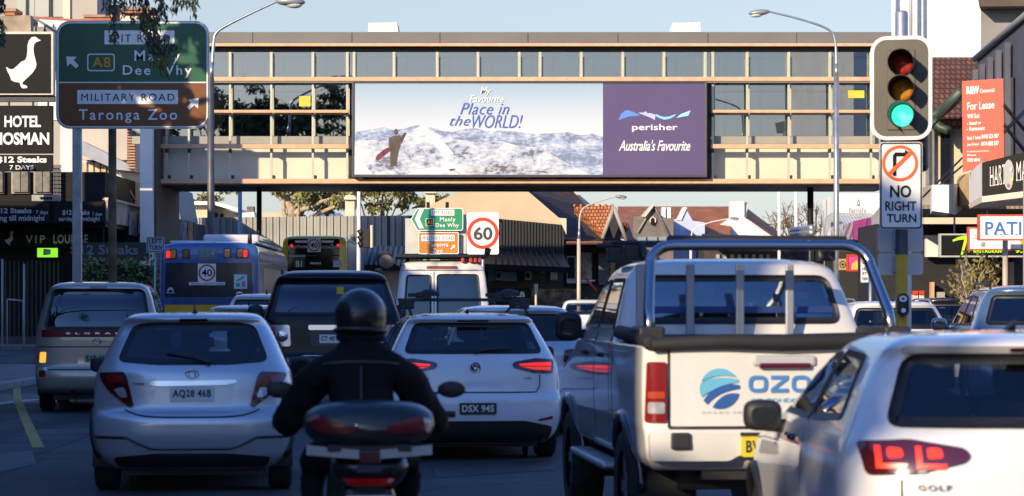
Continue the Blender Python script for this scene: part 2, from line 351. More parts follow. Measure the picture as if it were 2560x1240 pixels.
for L in (xs2, xs3):
    for a, c in zip(L, L[1:]):
        b = MB(); b.pbox(a+.5, 371.5, c-.5, 452, D+.30, .2); b.build('parapet', concrete, BR)
b = MB(); b.pbox(872.5, 205, 1777, 458, D+.10, .35); b.build('panel_backing', charcoal, BR)
b = MB(); b.pbox(388, 459.5, 2235, 463, D-.22, .4); b.build('lower_flange', mat('flange_shade', (.33, .28, .2), .7, var=.1), BR)
b = MB(); b.pbox(388, 463.2, 2235, 465, D-.15, 4.8); b.build('deck', black_paint, BR)
b = MB(); b.pbox(388, 346, 2235, 452, D+4.5, .2); b.build('far_parapet', concrete, BR)
for i, (x0, x1) in enumerate(((748, 776), (2120, 2161))):
    m = MB(); m.pbox(x0, 240 if i == 0 else 226, x1, 266 if i == 0 else 245, D+.08, .02)
    tag(m.build('window_notice', mat('notice_yellow', (.62, .52, .05), .6, var=.1)), ('yellow notice stuck inside the bridge window left of the billboard', 'small yellow notice in the bridge window beside the traffic light')[i], 'notice', 'yellow notices in the bridge windows')
for i, (x0, x1, t0, t1, t2, t3) in enumerate(((919, 997, 920, 921, 993, 997), (1677, 1754, 1677, 1682, 1752, 1754))):
    m = MB(); m.pext([(t0, 80), (t1, 57), (t2, 56), (t3, 80)], D+1.2, 1.6)
    tag(m.build('roof_unit', white_paint, bevel=.03), ('white boxy roof unit on the bridge left of centre above the billboard snow scene', 'white boxy roof unit on the bridge above the purple billboard panel')[i], 'roof unit', 'white roof units on the bridge')
# ---------------------------------------------------------------- billboard
BB = thing('billboard', 'wide snowy mountain billboard with a purple end panel hung on the bridge', 'billboard', P(1324, 440, 89.3))
pl = fr(89.3)
m = MB(); o_ = [(880, 202.5), (1768, 202.5), (1768, 443), (880, 443)]; i_ = [(885, 207), (1763, 207), (1763, 437), (885, 437)]
ring(m, pl, o_, i_, .05, .4); m.build('frame', mat('frame_dark', (.10, .095, .10), .4, .5, var=.1), BB, bevel=.01)
pm = bpy.data.materials.new('poster_sky'); pm.use_nodes = True; nn, ll = pm.node_tree.nodes, pm.node_tree.links
tc = nn.new('ShaderNodeTexCoord'); sx = nn.new('ShaderNodeSeparateXYZ'); rp = nn.new('ShaderNodeValToRGB'); ll.new(tc.outputs['Generated'], sx.inputs[0]); ll.new(sx.outputs[2], rp.inputs[0])
rp.color_ramp.elements[0].position = .45; rp.color_ramp.elements[0].color = (.60, .63, .68, 1); rp.color_ramp.elements[1].position = 1; rp.color_ramp.elements[1].color = (.29, .42, .55, 1)
ll.new(rp.outputs[0], nn['Principled BSDF'].inputs[0]); nn['Principled BSDF'].inputs['Roughness'].default_value = .6
m = MB(); m.pbox(885, 207, 1507.5, 437, 89.3, .05); m.build('poster_sky', pm, BB)
def snow_mat(name, lo, hi, rock, sc, thr):
    q = bpy.data.materials.new(name); q.use_nodes = True; n, l = q.node_tree.nodes, q.node_tree.links
    t = n.new('ShaderNodeTexCoord'); mp = n.new('ShaderNodeMapping'); mp.inputs['Scale'].default_value = (1, 1, 2.0); l.new(t.outputs['Object'], mp.inputs[0])
    a = n.new('ShaderNodeTexNoise'); a.inputs['Scale'].default_value = sc; a.inputs['Detail'].default_value = 12; a.inputs['Roughness'].default_value = .62; l.new(mp.outputs[0], a.inputs[0])
    r1 = n.new('ShaderNodeValToRGB'); r1.color_ramp.elements[0].position = thr; r1.color_ramp.elements[0].color = rock+(1,); e = r1.color_ramp.elements.new(thr+.05); e.color = lo+(1,); r1.color_ramp.elements[2].position = thr+.17; r1.color_ramp.elements[2].color = hi+(1,)
    c = n.new('ShaderNodeTexNoise'); c.inputs['Scale'].default_value = sc*.22; c.inputs['Detail'].default_value = 3; l.new(mp.outputs[0], c.inputs[0])
    ad = n.new('ShaderNodeMix'); ad.inputs[0].default_value = .5; l.new(a.outputs[0], ad.inputs[2]); l.new(c.outputs[0], ad.inputs[3]); l.new(ad.outputs[0], r1.inputs[0]); l.new(r1.outputs[0], n['Principled BSDF'].inputs[0]); n['Principled BSDF'].inputs['Roughness'].default_value = .6; return q
sn1 = snow_mat('poster_far_range', (.27, .35, .52), (.60, .63, .69), (.18, .22, .34), 5.5, .44)
sn2 = snow_mat('poster_snowfield', (.36, .42, .55), (.68, .68, .70), (.14, .14, .18), 4.2, .415)
m = MB(); poly(m, pl, [(885.5, 330), (905, 327), (935, 322), (960, 318), (985, 325), (1010, 322), (1030, 315), (1045, 313), (1060, 321), (1080, 318), (1100, 326), (1130, 330), (1165, 322), (1190, 320), (1215, 328), (1260, 326), (1300, 330), (1340, 335), (1380, 333), (1420, 330), (1450, 338), (1480, 334), (1507, 342), (1507, 436.5), (885.5, 436.5)], .006)
m.build('poster_range', sn1, BB)
m = MB(); poly(m, pl, [(885.5, 352), (930, 350), (975, 352), (1010, 340), (1048, 316), (1075, 322), (1110, 345), (1150, 350), (1200, 358), (1250, 352), (1300, 366), (1350, 368), (1400, 398), (1440, 420), (1475, 436.5), (885.5, 436.5)], .012)
m.build('poster_snowfield', sn2, BB)
m = MB(); poly(m, pl, [(885.5, 388), (905, 405), (932, 436), (885.5, 436)], .018); poly(m, pl, [(1050, 318), (1072, 324), (1105, 350), (1135, 385), (1110, 392), (1085, 360)], .018); poly(m, pl, [(1030, 428), (1080, 418), (1140, 424), (1100, 436), (1020, 436)], .018); m.build('poster_drift', mat('poster_white', (.72, .71, .71), .6, var=.04), BB)
m = MB(); poly(m, pl, [(1120, 424), (1160, 414), (1240, 410), (1320, 418), (1400, 427), (1440, 434), (1380, 433), (1300, 427), (1200, 431), (1150, 436)], .018); m.build('poster_rocks', snow_mat('poster_rock_band', (.36, .37, .43), (.68, .68, .71), (.12, .12, .15), 5.0, .43), BB)
m = MB(); poly(m, pl, [(982, 340), (1000, 338), (1003, 352), (1000, 370), (997, 374), (993, 400), (991, 415), (983, 415), (981, 414), (976, 416), (975, 400), (976, 376), (972, 372), (973, 345)], .024); poly(m, pl, circ(990, 329, 5, 7, 14), .024)
poly(m, pl, [(1000, 344), (1012, 330), (1016, 333), (1008, 350), (1004, 360)], .024); m.build('poster_snowboarder', mat('poster_figure', (.085, .06, .05), .6, var=.3, scale=4), BB)
m = MB(); poly(m, pl, [(938, 398), (942, 388), (962, 372), (976, 366), (978, 372), (962, 388), (945, 401)], .027); m.build('poster_snowboard', mat('poster_board', (.16, .03, .05), .6, var=.6, scale=5), BB)
m = MB(); m.pbox(1508, 207, 1763, 437, 89.3, .05); m.build('poster_purple', mat('poster_purple', (.088, .064, .165), .55, var=.05, scale=.4), BB)
cr = lambda x, y: (1400+x/2.884, 40+y/2.884)
for cc, pts in (((.10, .25, .70), [(420, 755), (440, 705), (465, 685), (490, 678), (530, 692), (580, 715), (540, 722), (500, 724), (450, 740)]), ((.42, .48, .74), [(562, 697), (605, 695), (620, 685), (628, 700), (655, 700), (690, 712), (684, 750), (650, 732), (610, 716)]),
                ((.25, .56, .85), [(690, 705), (720, 720), (750, 728), (785, 725), (838, 706), (825, 722), (790, 742), (750, 748), (715, 735), (692, 722)]), ((.32, .72, .90), [(838, 735), (868, 708), (942, 680), (925, 718)])):
    m = MB(); poly(m, pl, [cr(*q) for q in pts], .008); m.build('logo_mountain', mat('logo_%d' % int(cc[0]*100), cc, .6, var=.03), BB)
m = MB(); text(m, pl, 'perisher', 1580, 310, 1694, 330, .008, .012, 0, 1.0)
text(m, pl, "Australia's Favourite", 1547, 350, 1726, 377, .008, .012, .35, .95, tilt=0)
m.build('lettering', white_paint, BB)
m = MB(); text(m, pl, 'My', 1201, 218, 1228, 240, .03, .012, .3); text(m, pl, 'Favourite', 1174, 238, 1259, 256, .03, .008, .3); m.build('lettering', white_paint, BB)
m = MB(); text(m, pl, 'Place in', 1150, 257, 1273, 286, .03, -.004, .4, 1.08); text(m, pl, 'the', 1124, 289, 1176, 314, .03, -.004, .45, 1.08); text(m, pl, 'WORLD!', 1181, 287, 1306, 320, .03, -.006, .35); m.build('lettering', mat('letter_blue', (.06, .13, .45), .6, var=.05), BB)
# posts carrying / standing near the bridge
for px, w, py, D_, mt, lab in ((648, .075, 470, 91.6, black_paint, 'black round column under the bridge behind the blue bus'), (2026, .09, 470, 91.6, black_paint, 'dark round column under the bridge beside the bare trees')):
    a = P(px, py, D_); m = MB(); m.tube([(a.x, D_, 0), (a.x, D_, a.z)], w*1.25, 12); tag(m.build('bridge_column', mt), lab, 'column', 'columns under the bridge')
# ---------------------------------------------------------------- foliage helpers
def leafs(mb, c, rad, n, size, droop=.3, rnd=random, asp=.45, shell=.0):
    for _ in range(n):
        while True:
            q = Vector((rnd.uniform(-1, 1), rnd.uniform(-1, 1), rnd.uniform(-1, 1)))
            if shell < q.length <= 1: break
        p = Vector(c)+Vector((q.x*rad[0], q.y*rad[1], q.z*rad[2]))
        d = Vector((rnd.gauss(0, 1), rnd.gauss(0, 1), rnd.gauss(0, 1)-2.2*droop)).normalized(); w = d.orthogonal().normalized()
        w = Matrix.Rotation(rnd.uniform(0, 6.28), 3, d) @ w; L = size*rnd.uniform(.6, 1.35); h = w*L*asp*.5
        mb.add([p, p+d*L*.45+h, p+d*L, p+d*L*.45-h], [(0, 1, 2, 3)])
def limb(mb, a, b, r0, r1, wob=.12, n=5, rnd=random):
    a, b = Vector(a), Vector(b); L = (b-a).length; pts, rs = [], []
    for i in range(n+1):
        t = i/n; o = Vector((rnd.uniform(-1, 1), rnd.uniform(-1, 1), rnd.uniform(-.5, .5)))*L*wob*(t*(1-t)*2.2)
        pts.append(a.lerp(b, t)+o); rs.append(r0+(r1-r0)*t)
    mb.tube(pts, rs, 7); return pts
def tree(name, label, base, trunk_top, r, clumps, nl, size, lm, bm=None, droop=.3, cat='tree', group=None, seed=1, asp=.45):
    rnd = random.Random(seed); T = thing(name, label, cat, base, group); t = MB(); c = MB()
    limb(t, base, trunk_top, r, r*.6, .06, 6, rnd); tot = sum(q[1][0]*q[1][1]*q[1][2] for q in clumps)**1
    for cc, rad in clumps:
        limb(t, Vector(base).lerp(Vector(trunk_top), rnd.uniform(.7, 1)), cc, r*.45, r*.08, .15, 5, rnd)
        n = max(30, int(nl*rad[0]*rad[1]*rad[2]/tot)); k = max(3, n//70)
        for _ in range(k):                                            # sub-clumps leave gaps between them
            q = Vector((rnd.gauss(0, .5), rnd.gauss(0, .5), rnd.gauss(0, .45))); p = Vector(cc)+Vector((q.x*rad[0], q.y*rad[1], q.z*rad[2]))
            leafs(c, p, (rad[0]*.34, rad[1]*.34, rad[2]*.26), n//k, size, droop, rnd, asp)
    t.build('trunk', bm or bark, T); c.build('crown', lm, T); return T
# ---------------------------------------------------------------- street tree whose branches droop into the top left
rnd = random.Random(5)
T = thing('street_tree', 'tree drooping narrow dark leaves in front of the large green and brown road sign', 'tree', (-9.2, 31, 0)); t = MB(); c = MB(); c2 = MB()
limb(t, (-9.2, 31, 0), (-8.2, 30.5, 5.5), .28, .2, .03); limb(t, (-8.3, 30.5, 5.2), (-3.4, 30, 6.6), .12, .03, .05, 8); limb(t, (-8.3, 30.5, 5.3), (-6.6, 30, 6.9), .12, .04)
limb(t, (-8.3, 30.5, 5.4), (-9.4, 32, 8.4), .16, .05)
for x, y0, x1, y1, w, n in ((283, -60, 284, 112, 10, 150), (272, -20, 270, 40, 7, 30), (300, -60, 312, 45, 12, 60), (325, -60, 333, 62, 10, 40), (362, -60, 356, 52, 18, 170), (364, 40, 366, 90, 13, 80), (384, 20, 378, 130, 17, 190), (395, 90, 400, 165, 22, 230), (420, 110, 418, 150, 22, 110), (408, 150, 404, 192, 8, 40), (388, -60, 402, 30, 12, 60), (402, 0, 416, 58, 9, 45),
                             (442, -60, 437, 36, 10, 75), (462, -60, 456, 20, 14, 80), (478, -60, 484, 42, 11, 80), (4, -40, 3, 30, 9, 80), (2, 50, 3, 118, 10, 110), (-20, -40, -20, 100, 14, 100)):
    rows = max(3, int(abs(y1-y0)/9)); a = P(x, y0, 30); b = P(x1, y1, 30); t.tube([a, a.lerp(b, .5)+Vector((.02, 0, 0)), b], [.012, .008, .004], 5)
    for k in range(int(n*1.35)):
        f = rnd.random(); px = x+(x1-x)*f+rnd.gauss(0, w*.55); py = y0+(y1-y0)*f
        p = P(px, py-6, 30+rnd.gauss(0, .25)); d = Vector((rnd.gauss(0, .35), rnd.gauss(0, .35), -1)).normalized(); L = rnd.uniform(.045, .105)
        u = Matrix.Rotation(rnd.uniform(0, 6.28), 3, d) @ d.orthogonal().normalized()*L*.14
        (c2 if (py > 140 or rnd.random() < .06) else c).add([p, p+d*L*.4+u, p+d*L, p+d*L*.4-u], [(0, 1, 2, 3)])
for k in range(26): leafs(c, (-9+rnd.gauss(0, 1.6), 31.3+rnd.gauss(0, 1.8), 8.2+rnd.gauss(0, .9)), (.8, .8, .5), 60, .16, .8, rnd, .3)
t.build('trunk', bark, T); c.build('crown', leaf_dark, T); c2.build('sunlit_leaves', leaf_gold, T)  # gold leaves have sunlight put into the leaf colour
# shade trees along the left footpath, just outside the picture
for i, (bx, by, h, lab) in enumerate(((-14.2, 43.4, 12.5, 'street tree outside the left edge casting shade on the large road sign'), (-24.5, 68, 12.0, 'tall street tree outside the left edge dappling the hotel signs'), (-19.5, -23, 17.5, 'unseen airy tree added behind the camera to dim the right hatchback rear'), (-16.5, -40, 21, 'very tall tree behind the camera on the left'), (-26, -42, 23, 'tallest tree behind the camera far to the left'), (-21, -47, 22, 'tall tree between the two tallest behind the camera'))):  # airy tree added out of view to dim the hatchback rear
    rr = random.Random(40+i)
    cl = [((bx+rr.gauss(0, 1.0 if i == 0 else 1.8), by+rr.gauss(0, 1.8), h*rr.uniform(.45, .92)), ((1.7, 1.9, 1.7) if i == 0 else (2.3, 2.3, 1.8))) for _ in range(13 if i < 2 else 12)]
    if i == 0: cl += [((-14.3+k % 3*1.4, 43.4+rr.gauss(0, .3), 7.9+k//3*1.15), (1.15, 1.1, .85)) for k in range(9)]
    tree('street_tree', lab, (bx, by, 0), (bx+.3, by, h*.55), .32, cl, 11000 if i < 1 else (2600 if i == 2 else 4500), .5, leaf_dark, droop=.2, seed=60+i, group='street trees on the left footpath')
# ---------------------------------------------------------------- unseen shops added on the left, shaped so their shade falls on the road
def left_shade_block(x1, y0, y1, h, label):
    B = thing('unseen_shop', label, 'building', (x1, y0, 0)); m = MB(); m.box((x1-13, y0, 0), (x1, y1, h)); m.build('wall', mat('shop_wall', (.15, .135, .13), .8, var=.2, scale=.5), B)
    m = MB(); m.box((x1-.2, y0-.2, h), (x1+.3, y1+.2, h+.35)); m.build('cornice', kerbm, B)
    k = y0+1.2
    while k+1.8 < y1:
        m = MB(); m.box((x1-.02, k, h*.5), (x1+.05, k+1.5, h*.5+2)); m.build('window', dark_glass, B); k += 3
    m = MB(); m.box((x1, y0+.3, 3.1), (x1+1.9, y1-.3, 3.35)); m.build('awning', charcoal, B)
tree('added_cypress', 'unseen narrow dark cypress added behind the camera to shade the right hatchback side', (-11.4, -6.9, 0), (-11.4, -6.9, 8.5), .16, [((-11.4, -6.9, 1.4+k*.9), (.95-.04*k, .95-.04*k, .9)) for k in range(10)], 12000, .22, leaf_dark, seed=5, droop=-.4)  # added out of view to shade the right hatchback's side
left_shade_block(-10.6, -3.0, -.8, 7.1, 'unseen low brown shop on the left added to shade the rider'); left_shade_block(-10.6, -.4, 14.0, 10.7, 'unseen brown two storey shop beside the camera shaped to shade the road'); left_shade_block(-10.6, 14.2, 27, 8.6, 'unseen lower brown shop further along on the left shaped to shade the road')
left_shade_block(-10.6, 27.2, 41, 6.9, 'unseen lowest brown shop at the end of the left shading row'); left_shade_block(-18.5, 46, 72, 9.4, 'unseen wide brown shop across the side street added to shade the hotel')
def right_block(x0, y0, y1, h, label):  # unseen shops added for what the car paint reflects
    B = thing('unseen_shop', label, 'building', (x0, y0, 0)); m = MB(); m.box((x0, y0, 0), (x0+11, y1, h)); m.build('wall', MATS['shop_wall'], B); k = y0+1.2
    while k+1.8 < y1: m = MB(); m.box((x0-.05, k, h*.5), (x0+.02, k+1.5, h*.5+2)); m.build('window', dark_glass, B); k += 4
    m = MB(); m.box((x0-2, y0+.3, 3.1), (x0, y1-.3, 3.35)); m.build('awning', charcoal, B)
right_block(12, -48, -14, 8.5, 'unseen brown shop behind the camera on the right side added for car reflections'); right_block(12, -13.8, 14, 7.5, 'unseen brown shop beside the camera on the right side added for car reflections')
B = thing('unseen_shop', 'unseen broad shop closing the street behind the camera added to darken car reflections', 'building', (5, -84, 0)); m = MB(); m.box((-18, -96, 0), (34, -84, 9.5)); m.build('wall', MATS['shop_wall'], B)  # added out of view to keep bright sky off the car rears
for k in range(10): m = MB(); m.box((-15+k*4.8, -84.02, 5), (-12.5+k*4.8, -83.95, 7.4)); m.build('window', dark_glass, B)
# ---------------------------------------------------------------- hotel on the left corner
hd = mat('hotel_black', (.008, .008, .010), .7, var=.3, scale=1, spec=.2); hw = mat('hotel_dark_wall', (.018, .017, .019), .8, var=.3, scale=1.2, spec=.2)
H = thing('hotel', 'black fronted corner hotel with deep awning and dark slatted entrance under it', 'hotel', P(100, 865, 84))
m = MB(); m.pbox(-420, 430, 262, 506, 86, 9); m.pbox(-420, 506, 226, 880, 85.6, 9); m.build('wall', hw, H)
m = MB(); m.pbox(-420, 503, 262, 560, 83.2, .25); m.build('awning_fascia', hd, H, bevel=.02)
m = MB(); m.pbox(-420, 548, 261, 558, 83.5, 2.4); m.build('awning_soffit', hd, H)
for x in range(-10, 200, 11):
    if 5 < x < 150: m = MB(); m.pbox(x, 652, x+3.5, 858, 84.9, .05); m.build('slat', mat('slat_brown', (.05, .042, .04), .6, var=.3), H)
m = MB(); m.pbox(-6, 842, 160, 870, 84.4, 1.0); m.build('entrance_step', mat('step_dark', (.07, .065, .06), .8, var=.2), H)
for x0, y0, x1, y1 in ((84, 424, 128, 484), (28, 424, 74, 484), (-40, 424, 10, 484)):
    m = MB(); m.pbox(x0, y0, x1, y1, 85.9, .1); w_ = m.build('window', mat('frame_cream', (.35, .32, .26), .7, var=.1), H)
    m = MB(); m.pbox(x0+4, y0+3, (x0+x1)/2-1, y1-4, 85.8, .08); m.pbox((x0+x1)/2+1, y0+3, x1-4, y1-4, 85.8, .08); m.build('pane', mat('curtained_pane', (.20, .19, .17), .3, var=.5, scale=3), w_)
m = MB()
for i in range(6):
    for j in range(9): m.pbox(133+i*3.4, 412+j*10, 135+i*3.4, 420+j*10, 85.8, .06)
m.build('lattice', mat('lattice_grey', (.14, .14, .15), .7), H)
A = thing('air_conditioner', 'white air conditioner box sitting on the black hotel awning', 'air conditioner', P(112, 503, 84.6)); m = MB(); m.pbox(79, 487, 145, 503, 84.4, .5); m.build('case', grey_paint, A, bevel=.02)
for k in range(4): m = MB(); m.lathe([(.05, 0), (.05, .02), (0, .02)], P(103+k*8, 495, 84.38), (0, -1, 0), 10); m.build('vent', black_paint, A)
for x, y0, y1, lab in ((15, 648, 842, 'thin pale post at the hotel entrance nearest the left edge'), (69, 660, 866, 'thin pale post at the hotel entrance behind the bronze van')):
    a = P(x, y0, 84); m = MB(); m.tube([(a.x, 83.4, .0), (a.x, 83.4, a.z)], .035, 8); m.tube([(a.x, 83.4, 0), (a.x, 83.4, .05)], .09, 8); tag(m.build('entrance_post', grey_paint), lab, 'post', 'posts at the hotel entrance')
m = MB(); a, b = P(18, 748, 83.4), P(58, 752, 83.4); m.tube([a, b], .03, 8); m.tube([a, (a.x, a.y, .0)], .02, 6); m.tube([b, (b.x, b.y, 0)], .02, 6); tag(m.build('hand_rail', grey_paint), 'short grey handrail at the hotel entrance step', 'handrail')
pl = fr(82.95)
def banner_text(label, x_off, words, D=83.1):
    pass
for i, (x0, x1, lab) in enumerate(((-130, 124, 'black awning banner advertising steaks at the left edge of the photo'), (136, 258, 'black awning banner advertising steaks half hidden by the sign post'))):
    T = thing('awning_banner', lab, 'banner', P((x0+x1)/2, 558, 83.1), 'steak banners on the hotel awning')
    m = MB(); m.pbox(x0, 507, x1, 556, 83.12, .05); m.build('panel', sign_black, T)
    lt = mat('banner_lettering', (.42, .42, .46), .6, var=.1); m = MB(); p2 = fr(83.1)
    if i == 0:
        text(m, p2, '$12 Steaks', -12, 520, 79, 535, .02, .03); text(m, p2, '7 days', 90, 526, 120, 538, .02, .015); text(m, p2, 'serving till midnight', -36, 538, 112, 556, .02, .015)
    else:
        text(m, p2, '$12 Steaks', 156, 525, 224, 539, .02, .03); text(m, p2, '7 days', 231, 531, 255, 542, .02, .015); text(m, p2, 'serving till midnight', 147, 541, 250, 556, .02, .015)
    m.build('lettering', lt, T)
def gp(ox, oy, s): return [(ox+x*s, oy+y*s) for x, y in ((75, 868), (90, 868), (120, 890), (165, 895), (215, 855), (270, 800), (325, 775), (345, 730), (355, 640), (355, 580), (375, 520), (410, 480), (445, 473), (475, 485), (495, 505), (530, 520), (500, 532), (465, 545), (440, 575), (432, 630), (440, 700), (455, 760), (472, 830), (460, 880), (420, 940), (370, 990), (320, 1035), (292, 1065), (290, 1090), (330, 1100), (352, 1115), (350, 1138), (290, 1142), (270, 1120), (252, 1068), (180, 1055), (145, 1035), (125, 975), (100, 930))]
T = thing('goose_sign', 'black square sign with a white goose standing in profile', 'sign', P(60, 240, 82))
m = MB(); m.pbox(-40, 84, 129, 235, 82, .3); m.build('panel', sign_black, T); p2 = fr(82)
m = MB(); ring(m, p2, [(-46, 79), (133, 79), (133, 237), (-46, 237)], [(-40, 85), (128, 85), (128, 234), (-40, 234)], .05, .4); m.build('frame', mat('cream_frame', (.6, .55, .45), .5, var=.08), T)
m = MB(); poly(m, p2, gp(0, 0, 240/1240), .008); m.build('goose', mat('goose_white', (.72, .70, .66), .5, var=.08, scale=1.2), T)
T = thing('sign_gantry', 'dark steel beam and stub posts between the goose sign and the hotel name sign', 'sign frame', P(60, 262, 82.3)); m = MB(); m.pbox(-46, 239, 136, 254, 82.1, .25)
m.build('beam', mat('beam_dark', (.06, .062, .07), .5, .4, var=.2), T)
for x in (20, 80, 118): m = MB(); m.pbox(x, 254, x+4, 264, 82.15, .1); m.build('stub', dark_metal, T)
T = thing('hotel_name_sign', 'black hotel name sign with tall white lettering under the goose sign', 'sign', P(60, 384, 82)); m = MB(); m.pbox(-40, 264, 130, 383, 82, .3); m.build('panel', sign_black, T)
m = MB(); text(m, p2, 'HOTEL', 11, 289, 102, 318, .006, .03); text(m, p2, 'MOSMAN', -18, 331, 123, 362, .006, .035); m.build('lettering', sign_white, T)
T = thing('steak_sign', 'black steak price sign hanging under the hotel name sign', 'sign', P(60, 428, 82)); m = MB(); m.pbox(-40, 387, 130, 428, 82.02, .25); m.build('panel', sign_black, T)
m = MB(); text(m, p2, '$12 Steaks', -9, 391, 117, 409, .01, .04); text(m, p2, '7 DAYS', 24, 413, 84, 424, .01, .015); m.build('lettering', sign_white, T)
m = MB(); m.pbox(-46, 428, -30, 503, 82.2, .15); m.pbox(8, 428, 18, 504, 82.3, .15)
T = thing('lounge_sign', 'dark lounge sign board with pale letters and a small goose under the awning', 'sign', P(110, 616, 84.8)); m = MB(); m.pbox(-40, 568, 258, 616, 84.8, .2); m.build('panel', hd, T); p2 = fr(84.8)
lm_ = mat('dull_lettering', (.5, .48, .44), .5, var=.3, scale=2)
m = MB(); text(m, p2, 'VIP', 64, 588, 113, 608, .006, .015, 0, 1.35); text(m, p2, 'LOUNGE', 133, 586, 220, 609, .006, .03, 0, 1.1); poly(m, p2, gp(8, 578-473*.052, .052), .006); m.build('lettering', lm_, T)
T = thing('lit_sign', 'small glowing green sign box hanging over the hotel entrance', 'sign', P(118, 643, 84.3)); m = MB(); m.pbox(93, 620, 143, 643, 84.2, .12); m.build('box', mat('tab_glow', (.25, .62, .02), .4, var=.1, emit=1.0, ecol=(.25, .70, .03)), T, bevel=.01)
m = MB(); poly(m, fr(84.2), [(109, 622), (127, 624), (126, 636), (108, 638)], .012); m.build('logo_patch', mat('tab_dark', (.05, .28, .05), .4), T); m = MB(); text(m, fr(84.2), 'TAB', 111, 626, 125, 634, .018, .05); m.build('lettering', sign_white, T)
m = MB(); [m.tube([P(x, 620, 84.26), P(x, 612, 84.4)], .012, 6) for x in (98, 138)]; m.build('hanger', dark_metal, T)
T = thing('steak_board', 'dark steak board with large dull grey letters behind the brown pole', 'sign', P(280, 652, 83.6)); m = MB(); m.pbox(200, 606, 372, 652, 83.6, .12); m.build('panel', mat('board_black', (.022, .022, .026), .6, var=.3), T)
m = MB(); text(m, fr(83.6), '$12 Steaks', 176, 612, 345, 640, .006, .02); m.build('lettering', mat('dull_grey_letter', (.16, .16, .18), .6, var=.2), T)  # dull grey letters on a near-black board
# hedge
T = thing('hedge', 'clipped green hedge in front of the hotel side behind the bronze van', 'hedge', P(300, 860, 79)); m = MB(); rnd = random.Random(9)
a, b = P(205, 652, 78.6), P(402, 640, 80)
for k in range(3000):
    x = rnd.uniform(a.x, b.x); y = rnd.uniform(78.4, 80); z = rnd.uniform(.1, a.z+.05*math.sin(x*5)+rnd.gauss(0, .05))
    leafs(m, (x, y, z), (.06, .06, .06), 2, .14, .1, rnd, .6)
m.build('leaves', leaf_green, T)
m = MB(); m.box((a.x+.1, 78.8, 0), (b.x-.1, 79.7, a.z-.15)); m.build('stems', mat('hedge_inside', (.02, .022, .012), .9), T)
# ---------------------------------------------------------------- buildings above and beyond the hotel
bp = mat('beige_panel', (.40, .37, .33), .8, var=.06, scale=.5)
B = thing('apartment_block', 'beige upper storey with tall pale windows and a terracotta roof edge top left', 'building', P(110, 480, 100)); m = MB(); m.pbox(-60, -60, 243, 48, 100, 3.5); m.pbox(-60, 48, 160, 420, 101.5, 2); m.build('wall', bp, B)
for x0, x1 in ((44, 64), (70, 86), (87, 122), (130, 158)):
    m = MB(); m.pbox(x0, -100, x1, 42, 99.93, .1); w_ = m.build('window', mat('pale_pane', (.42, .45, .40), .2, var=.1, scale=.4), B)
for x0, x1 in ((64, 69), (124, 129)): m = MB(); m.pbox(x0, -100, x1, 40, 99.85, .14); m.build('window_bar', dark_metal, B)
m = MB(); m.pext([(158, -100), (175, -100), (175, 50), (158, 48)], 99.9, .12); m.build('pilaster', cream, B)
m = MB(); m.pext([(76, 40), (250, 52), (250, 57), (76, 46)], 99.7, .6); m.build('roof_edge', mat('red_trim', (.35, .10, .07), .6, var=.1), B)
m = MB(); m.pext([(95, 48), (262, 58), (262, 300), (95, 300)], 98.6, .5); m.build('parapet', white_render, B)
for i, (x0, y0, x1, y1, lab) in enumerate(((6, 20, 41, 38, 'orange terracotta pot box at the top left corner'), (207, 36, 285, 51, 'wide terracotta chimney top left of the drooping leaves'), (300, 18, 386, 32, 'terracotta roof ridge behind the drooping leaves'))):
    T = thing('terracotta_chimney', lab, 'chimney', P((x0+x1)/2, y1, 98), 'terracotta chimney tops'); m = MB(); m.pbox(x0, y0, x1, y0+(y1-y0)*.5, 98, 1.3); m.build('cap', orange_brick, T, bevel=.03); m = MB(); m.pbox(x0+4, y0+(y1-y0)*.5, x1-4, y1, 98.08, 1.1); m.build('shaft', orange_brick, T)
T = thing('chimney', 'dark brick chimney with rendered base behind the drooping leaves', 'chimney', P(280, 110, 103)); m = MB(); m.pbox(244, 12, 300, 44, 103, 1.4); m.build('shaft', brick_m, T); m = MB(); m.pbox(300, 32, 390, 60, 100.5, 3); m.build('base', cream, T)
m = MB(); m.pbox(386, 40, 400, 60, 101, 3); m.build('flank', grey_paint, T)
T = thing('parapet_wall', 'weathered tan parapet above the goose sign', 'wall', P(30, 120, 85.5)); m = MB(); m.pext([(-60, 42), (76, 38), (78, 120), (-60, 120)], 85, .5); m.build('render', mat('stained_tan', (.36, .29, .21), .9, var=.45, scale=1.1, bump=.2), T)
T = thing('roof_canopy', 'small grey steel roof canopy sloping down between goose sign and road sign', 'canopy', P(100, 200, 86)); m = MB(); m.pext([(76, 41), (86, 42), (145, 76), (140, 84)], 86, .8); m.build('sheet', mat('blue_grey_sheet', (.14, .16, .18), .5, .3, var=.1), T)
m = MB(); [m.pbox(x, 60, x+3, 200, 86.2, .1) for x in (88, 110, 132)]; m.build('frame', dark_metal, T); m = MB(); m.pbox(78, 66, 140, 200, 86.6, .1); m.build('infill', mat('grey_infill', (.25, .26, .28), .6, var=.2), T)
